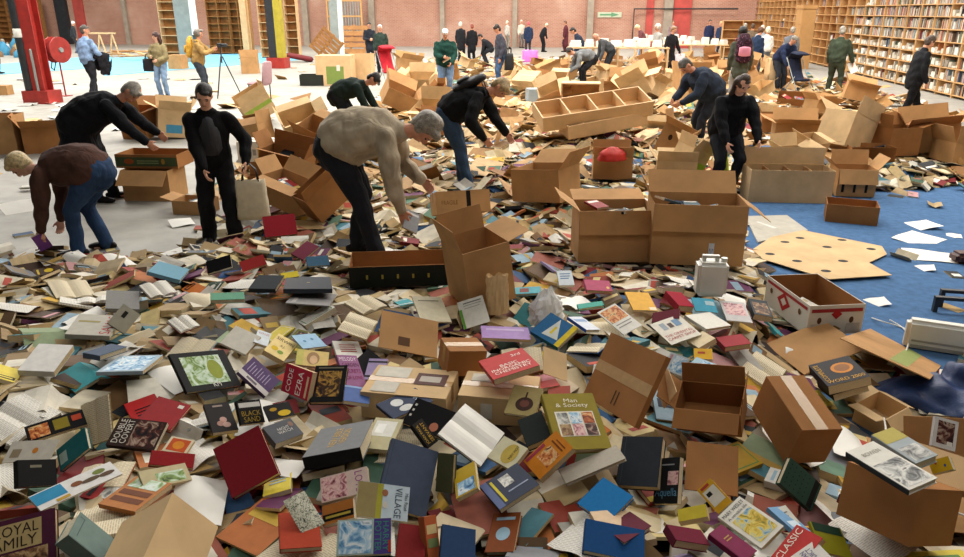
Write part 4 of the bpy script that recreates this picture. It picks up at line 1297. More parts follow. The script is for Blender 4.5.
 ([(781,479),(790,461),(823,481),(811,515)], 1.5, .025, 'hard', '#2f4a3f', [('r',0,.8,1,.94,'#181b1a')]+[('e',.15+.17*(i%5),.1+.13*(i//5),.02,.015,'#16211c') for i in range(25)], 'dark green patterned hardback with a black band'),
 ([(804,524),(846,525),(848,562),(827,548)], .9, .012, 'soft', '#8f8a1e', [('r',.05,.0,.95,.3,'#1f3a2a')], 'olive yellow folder with a dark green patch'),
 ([(767,507),(782,506),(814,534),(800,536)], 2.0, .018, 'soft', '#6f9ac0', [('r',.2,.5,.8,.7,'#c7d8e4')], 'sky blue paperback behind the seaside painting'),
 ([(771,510),(785,505),(800,522),(785,528)], None, .02, 'soft', '#d6d2c6', [('r',.2,.3,.8,.36,'#7a7670'),('r',.2,.5,.7,.56,'#7a7670')], 'ivory paperback with thin grey lines'),
 ([(844,450),(873,441),(935,476),(909,490)], 2.0, .02, 'hard', '#ddd9cd', [('p',.06,.42,.94,.96,'grey'),('t','BOWEN',.2,.14,.8,.24,'#8f8a7a')], 'white hardback with a grey bird drawing on top of the carton', dict(up=.42, spine='#2b3338')),
 ([(871,434),(892,427),(937,454),(916,463)], 2.0, .03, 'hard', '#a4adb0', [('r',0,0,1,.36,'#b7a852'),('p',.1,.55,.9,.95,'grey')], 'yellow and grey hardback on the carton beside the bird drawing', dict(up=.42)),
 ([(936,416),(959,422),(955,452),(932,445)], 1.35, .02, 'soft', '#d9d6d2', [('p',.14,.1,.86,.86,'dark'),('r',.6,.74,.84,.88,'#e6e3da')], 'white edged box set with a dark picture leaning on cartons', dict(up=.35)),
 ([(925,462),(951,455),(950,470),(936,473)], .7, .03, 'soft', '#c9a21e', [('e',.3,.3,.06,.1,'#a8402e'),('e',.7,.6,.06,.1,'#37508a')], 'golden yellow paperback with coloured dots', dict(up=.35)),
 ([(410,487),(408,522),(355,515),(360,481)], 1.55, .028, 'soft', '#c3d3de', [('t','VILLAGE',.06,.12,.94,.30,'#38485c'),('r',0,.62,1,1,'#9a8a5c'),('r',0,.52,1,.63,'#a8a33a'),('e',.25,.48,.1,.06,'#a06a4a'),('e',.6,.46,.1,.05,'#d8d2c4'),('t','Miss Read',.2,.02,.7,.09,'#55606a')], 'pale blue village novel with a field painted on its cover'),
 ([(391,517),(391,554),(336,555),(338,521)], 1.55, .028, 'soft', '#a9bdb6', [('r',0,0,1,.32,'#4f3f86'),('t','HARRY',.08,.04,.92,.15,'#3f8f7a'),('t','POTTER',.08,.18,.92,.3,'#3f8f7a'),('r',.62,.0,.96,.05,'#b8372e'),('p',.04,.36,.96,.96,'blue')], 'paperback with a purple title band and pale blue painting'),
 ([(320,477),(367,467),(369,490),(322,504)], .55, .025, 'soft', '#d4bdb2', [('p',.02,.05,.55,.95,'pink'),('t','LOVE',.72,.1,.9,.9,'#9a4f86',-90)], 'pink tinted paperback with a portrait photograph'),
 ([(322,505),(353,499),(354,516),(323,527)], .62, .03, 'soft', '#a8682c', [('r',0,.5,1,.85,'#17120d'),('r',.1,.6,.9,.72,'#b09a3a')], 'orange and black paperback below the portrait one'),
 ([(279,508),(318,515),(322,541),(281,553)], None, .02, 'hard', '#9c3a24', [], 'brick red cloth hardback under the patterned sheet'),
 ([(403,523),(425,526),(427,562),(393,558)], 1.4, .025, 'hard', '#7c2424', [], 'dark red cloth hardback right of the purple banded paperback'),
 ([(392,440),(440,448),(425,520),(378,500)], 1.4, .035, 'hard', '#465064', [('r',.05,.02,.06,.98,'#39414f')], 'big slate blue cloth hardback above the village novel'),
 ([(443,523),(476,530),(475,562),(441,558)], 1.1, .025, 'hard', '#263d5e', [], 'dark blue cloth hardback beside the orange spined paperback'),
 ([(424,517),(436,514),(441,560),(429,562)], 2.5, .03, 'soft', '#b8613a', [('r',.1,.2,.9,.4,'#d8c08a'),('r',.1,.5,.9,.7,'#7a8a5a')], 'narrow orange paperback standing between red and blue hardbacks'),
 ([(302,455),(322,430),(373,417),(361,448)], .75, .06, 'hard', '#6f7173', [('t','NEW BIBLE\nVERSION',.2,.36,.85,.66,'#c2a05a')], 'thick grey and black bible with gilt lettering', dict(spine='#17181a', swap=1)),
 ([(214,447),(258,426),(279,471),(232,499)], 1.15, .035, 'hard', '#7f2029', [], 'large dark red cloth hardback standing on its edge'),
 ([(262,426),(291,419),(303,432),(277,445)], .8, .035, 'soft', '#54565c', [('t','NIGHT\nWATCH',.3,.2,.8,.75,'#d6d2c8'),('e',.86,.3,.08,.14,'#8a6a5a')], 'grey paperback with white letters above the red hardback'),
 ([(265,406),(287,401),(297,414),(268,421)], .7, .012, 'mag', '#151312', [('e',.65,.7,.25,.2,'#cfae22'),('e',.3,.35,.14,.12,'#b08a20')], 'black magazine with a yellow moth'),
 ([(203,404),(229,402),(238,429),(214,433)], None, .02, 'soft', '#1c1515', [('e',.55,.6,.14,.1,'#c49a8c'),('e',.4,.72,.14,.09,'#b58a7c'),('e',.62,.78,.16,.09,'#c9a597'),('r',.3,.08,.7,.14,'#9a8a80')], 'black paperback with a pale flower'),
 ([(236,400),(260,400),(265,421),(242,426)], .95, .02, 'soft', '#121111', [('r',.05,.1,.95,.3,'#c8c6c2'),('t','BLACK\nSAND',.1,.45,.9,.92,'#9a7f2c')], 'black paperback with gold letters and a white strip'),
 ([(107,444),(119,417),(169,422),(153,450)], 1.5, .025, 'soft', '#3a2a26', [('t','DOUBLE',.1,.06,.95,.2,'#e2dccf'),('t','COVERT',.1,.22,.95,.36,'#e2dccf'),('p',.05,.4,.95,.96,'dark')], 'brown paperback with slanting white capitals'),
 ([(157,397),(194,404),(168,431),(140,419)], None, .02, 'hard', '#8f1d22', [('r',.7,.1,.86,.22,'#d6cfc3')], 'bright red board book with a white sticker'),
 ([(172,434),(195,442),(185,453),(162,452)], .8, .015, 'soft', '#d9ceb0', [('r',.1,.1,.9,.9,'#c4552a'),('e',.5,.5,.24,.26,'#d88a2c')], 'small cream booklet with an orange square'),
 ([(152,452),(196,452),(193,470),(150,462)], .42, .02, 'hard', '#8a2024', [], 'red cloth hardback below the orange square booklet'),
 ([(138,472),(186,462),(192,480),(146,488)], .5, .015, 'soft', '#bdb18a', [('p',.3,.3,.9,.9,'green')], 'faded green and cream book above the orange carved one'),
 ([(24,428),(83,407),(87,424),(30,441)], .4, .015, 'mag', '#151416', [('p',.05,.15,.38,.9,'warm'),('r',.46,.15,.72,.8,'#8a7a26'),('r',.78,.2,.95,.55,'#b5462c')], 'black magazine with orange and yellow picture boxes'),
 ([(57,450),(84,427),(89,448),(60,471)], .62, .02, 'hard', '#22666a', [('r',.05,.3,.3,.8,'#9fb5b0')], 'teal hardback with a pale label'),
 ([(33,497),(109,458),(127,472),(40,509)], .28, .008, 'mag', '#d6d5d2', [('r',0,.05,.36,.7,'#2f86ae'),('e',.5,.45,.07,.14,'#7a4a2c'),('e',.66,.55,.12,.12,'#574634'),('e',.8,.3,.08,.14,'#6f7a3a'),('e',.86,.6,.1,.12,'#5a4434'),('r',.2,.8,.36,.95,'#b8963a')], 'long white magazine with brown insects and a blue panel'),
 ([(103,504),(132,475),(176,484),(131,510)], 1.0, .02, 'soft', '#b5733a', [('r',.18,.1,.34,.9,'#6d3a1c'),('r',.42,.1,.58,.9,'#6d3a1c'),('p',.66,.1,.98,.9,'green')], 'orange book with carved looking lettering'),
 ([(-22,528),(56,506),(56,560),(-22,580)], .75, .03, 'hard', '#4a1d33', [('r',0,.1,.82,.62,'#b09a6a'),('t','ROYAL',.2,.14,.78,.34,'#2c2018'),('t','FAMILY',.1,.38,.76,.58,'#2c2018'),('p',.3,.66,.9,.96,'brown')], 'plum coloured book with the words royal family'),
 ([(70,535),(80,511),(116,540),(104,562)], 1.3, .06, 'hard', '#70857f', [('r',.15,.16,.85,.18,'#4c5c58'),('r',.83,.05,.85,.18,'#4c5c58')], 'grey green box file lying among the books'),
 ([(18,460),(57,459),(57,485),(20,487)], .7, .03, 'hard', '#17191a', [('r',.3,.2,.6,.3,'#7a7668')], 'small black hardback at the edge of the heap'),
 ([(4,441),(67,439),(40,459),(11,463)], .5, .005, 'mag', '#c4beb0', [('r',.1,.4,.3,.8,'#8f8068'),('e',.6,.5,.06,.14,'#c27a2c')], 'cream catalogue with a small brown stamp picture'),
 ([(65,334),(80,313),(122,316),(110,335)], .8, .03, 'hard', '#aaa699', [('t','SAVAS',.06,.72,.94,.96,'#a8242a'),('r',.6,.1,.68,.6,'#8f8348')], 'pale grey hardback with red vertical capitals'),
 ([(105,308),(107,290),(139,291),(140,309)], .9, .03, 'hard', '#8b8a87', [], 'plain mid grey hardback standing up'),
 ([(107,326),(124,300),(140,318),(125,330)], .8, .03, 'hard', '#a8a494', [('r',.5,.3,.8,.5,'#2a2824')], 'grey hardback with a black mark behind the vertical capitals'),
 ([(19,369),(38,344),(75,344),(53,372)], .75, .035, 'soft', '#d9d7d2', [], 'white paperback with thick cream page edges'),
 ([(99,370),(118,357),(166,353),(141,372)], .7, .02, 'soft', '#9db0bd', [('p',.06,.1,.94,.9,'blue')], 'blue picture book lying on brown paperbacks'),
 ([(87,351),(108,345),(131,345),(97,357)], .55, .03, 'hard', '#5b6678', [], 'slate grey blue hardback behind the blue picture book'),
 ([(150,270),(157,262),(192,268),(178,281)], .7, .03, 'hard', '#6f9aad', [], 'dusty sky blue hardback in front of the woman in black'),
 ([(206,262),(230,254),(232,267),(208,273)], .6, .03, 'hard', '#121214', [], 'black hardback standing up at the feet of the woman in black'),
 ([(263,217),(294,213),(298,234),(265,237)], .75, .035, 'hard', '#93242e', [], 'scarlet cloth hardback propped up by the canvas bag'),
 ([(291,254),(307,240),(319,247),(303,259)], None, .02, 'hard', '#7a3346', [], 'mulberry cloth hardback left of the man in beige'),
 ([(285,303),(298,289),(337,293),(330,305)], .7, .008, 'mag', '#8f8d8c', [('r',.1,.1,.5,.2,'#b5b2ae')], 'grey glossy magazine in front of the man in beige'),
 ([(245,288),(262,275),(281,275),(279,289)], .8, .03, 'hard', '#35383d', [], 'anthracite hardback tilted beside another like it'),
 ([(283,289),(287,276),(330,277),(333,288)], .55, .03, 'hard', '#3a3f47', [('e',.5,.5,.02,.04,'#b09a6a')], 'dark slate hardback with a tiny gilt emblem'),
 ([(211,293),(244,292),(245,299),(211,300)], .4, .03, 'hard', '#6fa48a', [], 'mint green hardback lying flat'),
 ([(240,262),(262,254),(268,264),(242,272)], .6, .02, 'soft', '#a12c2a', [], 'red paperback behind the dark slate hardbacks'),
 ([(306,257),(328,255),(330,265),(308,266)], .6, .02, 'hard', '#5d87a8', [], 'steel blue hardback at the feet of the man in beige'),
 ([(281,273),(297,271),(300,276),(282,279)], .5, .01, 'soft', '#d3bd2c', [], 'lemon yellow booklet above the gilt emblem book'),
 ([(809,364),(847,356),(871,375),(827,387)], 1.2, .055, 'soft', '#1d1a1e', [('e',.62,.42,.26,.22,'#c47a22'),('e',.62,.42,.18,.15,'#8a5a30'),('t','WORD 2000',.06,.78,.94,.95,'#c9962e'),('t','COMPLETE',.05,.1,.16,.8,'#c9962e',90)], 'thick black computer manual with an orange disc', dict(up=.17, spine='#201c1c')),
 ([(817,380),(848,372),(868,383),(832,396)], 1.2, .04, 'soft', '#1a181a', [('r',.1,.2,.9,.3,'#b9b4ac')], 'second black computer manual under the first', dict(up=.10)),
 ([(455,300),(484,297),(488,318),(466,332)], 1.3, .003, 'mag', '#d5d3c8', [('r',.0,.3,.1,1,'#5f9a3a'),('r',.2,.1,.9,.14,'#6a6a66'),('r',.2,.2,.9,.22,'#8a8a86'),('r',.2,.3,.8,.32,'#8a8a86')], 'white notice with a bright green edge'),
 ([(413,297),(440,295),(453,322),(420,320)], None, .01, 'mag', '#c9c0a4', [('r',.15,.15,.85,.2,'#8a8068')], 'cream page block in front of the standing cardboard'),
]
HERO = []
LAND = []
n_tilt = 0
for it in HB:
    quad, rr, th, kd, colr, feats, lab = it[:7]
    opt = it[7] if len(it) > 7 else {}
    if 'up' in opt:
        M, W, H, sc = solve_quad(quad, rr, opt['up'])
    else:
        M, W, H, sc = solve_quad(quad, rr, .045 + th * .5)
    # usual sizes: correct what perspective guesses wrong
    t = book(lab, M, W, H, th, colr, feats, kd, opt.get('spine'), None, .03 if kd == 'mag' else 0)
    HERO.append((lab, M, W, H, th, sc))
    LAND.append((Vector(M.to_translation()), lab))
# open books and splayed books one can recognise
def place_open(quad, rr, fn, lab, **k):
    M, W, H, sc = solve_quad(quad, rr, .05)
    fn(lab, M, W, H, k)
    HERO.append((lab, M, W, H, .02, sc))
for quad, lab, pg, white, colr in (
    ([(440,436),(462,403),(506,436),(478,465)], 'open book with blank white end papers', None, True, '#3a3530'),
    ([(336,330),(352,312),(376,322),(368,340)], 'open yellowed paperback near the standing cardboard', PAGE_A, False, '#b79a62'),
    ([(140,286),(165,282),(178,292),(150,300)], 'open book with a grey spread behind the dusty blue hardback', PAGE_B, False, '#555555'),
    ([(80,408),(110,392),(112,440),(86,446)], 'open yellowed book with crumpled pages standing upright', PAGE_A, False, '#9a8458'),
    ([(345,304),(368,296),(388,306),(362,316)], 'open small book with tan pages in front of the black crate', PAGE_A, False, '#6d5a40'),
    ([(168,322),(186,316),(200,326),(180,334)], 'open cream leafed book left of the white plain one', PAGE_B, False, '#7a2a2a'),
    ([(500,352),(542,347),(543,372),(505,372)], 'open pale paged book behind the red textbook', PAGE_A, False, '#8a7350')):
    M, W, H, sc = solve_quad(quad, .75, .05)
    open_book(lab, M, W / 2, H, .016, colr, pg, None, white)
    HERO.append((lab, M, W, H, .02, sc))
# ------------------------------------------------------------------ cardboard boxes
INK = mat('printing_ink', '#2a2622', .7, .1)
NEWS = mat_textpage('newspaper', '#cfc6b0', '#77716a', .012)
def carton(px, py, size, yaw, label, tilt=(0, 0), flaps=(100, 100, 100, 100), m=0, z=None, feats=None, group=None, cat='box', name='cardboard_box', th=.005, closed=False, sink=.02, tape=False, inner=None, holes=None, fl=None, clear=True, pos=None):
    """l along local x, w along local y, h up; flaps: angle of the flap at -y, +y, -x, +x (0 shut, 90 upright, 180 flat out, 260 hanging)"""
    l, w, h = size
    mm = CARD[m] if isinstance(m, int) else m
    R = Matrix.Rotation(math.radians(yaw), 3, 'Z') @ Matrix.Rotation(math.radians(tilt[0]), 3, 'X') @ Matrix.Rotation(math.radians(tilt[1]), 3, 'Y')
    cs = [R @ Vector((sx * l / 2, sy * w / 2, sz * h)) for sx in (-1, 1) for sy in (-1, 1) for sz in (0, 1)]
    cen = R @ Vector((0, 0, h / 2))
    lowz = min(c.z for c in cs)
    cz = cen.z - lowz
    if pos is None:
        P = at(px, py, cz - sink if z is None else 0) if z is None else on_z(px, py, z + cz)
        base_z = P[2] - cz
        origin = Vector((P[0], P[1], P[2])) - cen
    else:
        origin = Vector(pos) - Vector((0, 0, lowz))
    t = thing(name, label, cat, origin, R, group)
    b = MB()
    b.box(-l / 2, l / 2, -w / 2, w / 2, 0, th)
    b.box(-l / 2, l / 2, -w / 2, -w / 2 + th, th, h)
    b.box(-l / 2, l / 2, w / 2 - th, w / 2, th, h)
    b.box(-l / 2, -l / 2 + th, -w / 2 + th, w / 2 - th, th, h)
    b.box(l / 2 - th, l / 2, -w / 2 + th, w / 2 - th, th, h)
    bd = b.build('body', mm, t)
    fw = fl if fl else min(w, l) / 2 * .98
    rj = random.Random(int(abs(px) * 31 + abs(py) * 17))
    for k, a in enumerate((0, 0, 0, 0) if closed else flaps):
        if a is None: continue
        ln = l if k < 2 else w - .004
        fb = MB()
        zz = .0015 if (closed and k < 2) else 0.0
        fb.box(-ln / 2 + .003, ln / 2 - .003, 0, (w / 2 - .002 if closed and k < 2 else fw), zz, zz + th * .8)
        # local: hinge along x at y=0, flap reaches +y inward
        if k == 0: Mx = Matrix.Translation((0, -w / 2, h)) @ Matrix.Rotation(0, 4, 'Z')
        elif k == 1: Mx = Matrix.Translation((0, w / 2, h)) @ Matrix.Rotation(PI, 4, 'Z')
        elif k == 2: Mx = Matrix.Translation((-l / 2, 0, h)) @ Matrix.Rotation(-PI / 2, 4, 'Z')
        else: Mx = Matrix.Translation((l / 2, 0, h)) @ Matrix.Rotation(PI / 2, 4, 'Z')
        aa = a if closed else a + rj.uniform(-7, 7)
        Mx = Mx @ Matrix.Rotation(math.radians(aa), 4, 'X')
        o = fb.build('flap', mm, t)
        o.matrix_local = Mx
    if tape or closed:
        tb = MB(); tb.box(-l / 2, l / 2, -.025, .025, h + .0062, h + .0068)
        tb.box(-l / 2 - .0009, -l / 2 - .0003, -.025, .025, h - .09, h + .0068); tb.box(l / 2 + .0003, l / 2 + .0009, -.025, .025, h - .09, h + .0068)
        tb.build('tape', TAPE, t)
    if feats:
        # printed marks: (face, u0, v0, u1, v1, colour or ('t', text)) faces f(-y) b(+y) l(-x) r(+x) t(top)
        for q, ft in enumerate(feats):
            pr = MB()
            face, u0, v0, u1, v1, c = ft[:6]
            e = .0012 + .0002 * q
            def pt(u, v):
                if face == 'f': return ((u - .5) * l, -w / 2 - e, (1 - v) * h)
                if face == 'b': return ((.5 - u) * l, w / 2 + e, (1 - v) * h)
                if face == 'l': return (-l / 2 - e, (.5 - u) * w, (1 - v) * h)
                if face == 'r': return (l / 2 + e, (u - .5) * w, (1 - v) * h)
                return ((u - .5) * l, (.5 - v) * w, h + .0072 + e)
            if len(ft) > 6 and isinstance(ft[6], str):
                vs, fs, asp = text_geo(ft[6])
                pr.add([pt(u0 + x * (u1 - u0), v1 - y * (v1 - v0)) for x, y, _ in vs], fs, c)
            elif len(ft) > 6 and ft[6] == 1:
                n = 14
                pr.add([pt((u0 + u1) / 2 + (u1 - u0) / 2 * math.cos(2 * PI * i / n), (v0 + v1) / 2 - (v1 - v0) / 2 * math.sin(2 * PI * i / n)) for i in range(n)], [tuple(range(n))], c)
            elif len(ft) > 6 and ft[6] == 2:   # diamond
                pr.add([pt((u0 + u1) / 2, v0), pt(u0, (v0 + v1) / 2), pt((u0 + u1) / 2, v1), pt(u1, (v0 + v1) / 2)], [(0, 1, 2, 3)], c)
            else:
                pr.add([pt(u0, v1), pt(u1, v1), pt(u1, v0), pt(u0, v0)], [(0, 1, 2, 3)], c)
            pr.build('printed_mark', PRINT, bd)
    wm = Matrix.Translation(origin) @ R.to_4x4()
    if clear:
        pts = []
        for u in np.arange(-.5, .501, .08):
            for v in np.arange(-.5, .501, .08):
                pts.append(wm @ Vector((u * l, v * w, h * .25)))
                pts.append(wm @ Vector((u * l, v * w, .0)))
        for v in np.arange(0.3, 1.01, .12):
            for u in np.arange(-.5, .501, .08):
                for q in ((u * l, -w / 2, v * h), (u * l, w / 2, v * h), (-l / 2, u * w, v * h), (l / 2, u * w, v * h)):
                    pts.append(wm @ Vector(q))
        keep_clear([tuple(p) for p in pts], .3)
    LAND.append((wm @ Vector((0, 0, h / 2)), label))
    t['_wm'] = 1
    return t, wm
def fill_books(t, wm, l, w, h, n, level=.75, labels=None, seed=1):
    """books lying in an open carton, as things of their own"""
    rr = random.Random(seed)
    for k in range(n):
        x = rr.uniform(-l * .3, l * .3); y = rr.uniform(-w * .28, w * .28)
        M = wm @ Matrix.Translation((x, y, h * level + k * .012)) @ Matrix.Rotation(rr.uniform(0, 3.1), 4, 'Z') @ Matrix.Rotation(rr.uniform(-.35, .35), 4, 'X')
        c = rr.choice(['#c9c4b8', '#8a2c2c', '#d8d4ca', '#3b4656', '#b49a5a', '#5a6f7a', '#22252a'])
        book(labels[k % len(labels)] if labels else 'book lying in a carton', M, .13, .2, .02, c, [('r', .1, .1, .9, .3, rr.choice(['#e6e0d0', '#b0a080', '#a84038']))], 'soft')
# --- the big named cartons
c1, w1 = carton(612, 230, (.66, .42, .46), 2, 'big tan carton with its front flap hanging down and papers on top', flaps=(262, 165, 150, None), m=0)
c2, w2 = carton(694, 228, (.76, .46, .52), -6, 'biggest brown carton holding loose books with a tape strip', flaps=(258, 128, 118, 215), m=0, feats=[('f', .62, .62, .68, .95, '#cfd3dc'), ('f', .625, .70, .675, .92, '#3f55a0', 'OXO')])
fill_books(c1, w1, .66, .42, .46, 5, .88, ['white paper bound book on top of the big tan carton', 'pale brochure on top of the big tan carton', 'dark paperback in the big tan carton', 'grey book in the big tan carton', 'faded paperback in the big tan carton'], 5)
fill_books(c2, w2, .76, .46, .52, 5, .84, ['white catalogue sticking out of the biggest carton', 'red brown paperback inside the biggest carton', 'pale paperback lying inside the biggest carton', 'dark book inside the biggest carton by the red one', 'worn book at the back of the biggest carton'])
c3, w3 = carton(786, 184, (.98, .42, .42), -5, 'long tan carton with inner dividers beside the woman with long hair', flaps=(None, 95, None, None), m=2)
for k_ in range(3):
    dv = MB(); dv.box(-.003, .003, -.2, .2, .02, .40); part('divider', dv.mesh('divider', CARD[0]), c3, (-.25 + k_ * .25, 0, 0))
carton(852, 180, (.46, .38, .34), -8, 'carton with three black arrows and its pale flap hanging in front', flaps=(250, 110, 130, 130), m=0, feats=[('f', .12 + .3 * i, .2, .14 + .3 * i + .05, .85, '#1f1d1b') for i in range(3)] + [('f', .08 + .3 * i, .15, .24 + .3 * i, .34, '#1f1d1b') for i in range(3)])
carton(851, 211, (.52, .36, .2), -22, 'low open brown carton standing on the blue carpet', flaps=(None, None, None, None), m=1, z=0.012)
wt = mat('white_card', '#cfc9bd', .7, .05, 4)
fb_, fw_ = carton(812, 303, (.40, .62, .22), 6, 'white fruit box with red diamonds and round hand holes', flaps=(None,) * 4, m=wt, name='fruit_box', z=.10,
       feats=[('f', .04, .12, .96, .24, '#a03434'), ('f', .40, .14, .60, .48, '#b02c2c', 2), ('f', .16, .40, .24, .62, '#5a3a28', 1), ('f', .74, .40, .82, .62, '#5a3a28', 1), ('f', .36, .68, .62, .92, '#8a6a44', 2), ('f', .05, .62, .28, .92, '#b9b3aa'), ('f', .70, .62, .95, .92, '#b9b3aa'),
              ('l', .04, .10, .96, .2, '#a03434'), ('l', .30, .15, .60, .80, '#a32a2a', 2), ('l', .38, .32, .52, .62, '#cfc9bd', 2), ('l', .12, .3, .18, .5, '#6a4a30', 1), ('l', .78, .3, .84, .5, '#6a4a30', 1)])
carton(955, 505, (.36, .34, .30), -20, 'tan carton at the frame edge with a white cord hanging over', tilt=(0, -8), flaps=(200, 110, 150, 120), m=0, z=.0)
carton(711, 408, (.30, .20, .14), -24, 'open empty carton with its flaps splayed between two brown cartons', tilt=(16, -8), flaps=(205, 110, 140, 100), m=1)
carton(880, 414, (.2, .18, .13), 30, 'crushed small carton with a torn corner near the manuals', tilt=(6, -6), flaps=(220, 170, 160, 215), m=2, z=.0)
carton(462, 357, (.21, .18, .14), 18, 'small brown carton half buried beside the standing cardboard', closed=True, m=1, tilt=(0, 8))
carton(411, 394, (.44, .30, .14), -10, 'carton papered with newspaper lying among the books', closed=True, m=2, sink=.10,
       feats=[('t', .05, .05, .45, .42, '#c9c3b4'), ('t', .1, .6, .4, .95, '#c2bcae'), ('t', .55, .2, .92, .6, '#5a3a34'), ('t', .6, .3, .85, .5, '#b5aca0')])
carton(500, 399, (.38, .26, .14), -10, 'second papered carton below the red textbook', closed=True, m=2, sink=.10, feats=[('t', .1, .1, .6, .4, '#c9c3b4'), ('f', .3, .2, .45, .8, '#d5d1c6')])
carton(478, 268, (.34, .40, .42), 24, 'tall tan carton with a pale flap beside the black crate', tilt=(0, -8), flaps=(None, 100, 110, 160), m=0)
carton(155, 158, (.78, .46, .17), -3, 'low fruit tray with a green and red printed band', flaps=(None,) * 4, m=1, z=.38, name='fruit_tray', fl=.1,
       feats=[('f', 0, .2, 1, .85, '#4d5a3c'), ('f', .14, .3, .3, .7, '#a8572c', 1), ('f', .74, .3, .8, .7, '#b08a3c', 1), ('f', .35, .42, .7, .5, '#8a9a6a'), ('f', .35, .58, .7, .66, '#8a9a6a')])
carton(155, 182, (.6, .45, .38), -5, 'tan carton standing beneath the fruit tray', flaps=(220, None, None, None), m=0, z=0)
blk = mat('black_tray_card', '#23261f', .7, .1, 6)
carton(401, 268, (.78, .38, .17), 6, 'black printed fruit tray with five small slots in front of the man in beige', flaps=(None,) * 4, m=1, name='fruit_tray',
       feats=[('f', 0, 0.02, 1, 1, '#1d201d'), ('r', 0, 0.02, 1, 1, '#1d201d'), ('l', 0, .02, 1, 1, '#1d201d')] + [('f', .16 + .15 * i, .4, .18 + .15 * i, .6, '#9a8a3c') for i in range(5)])
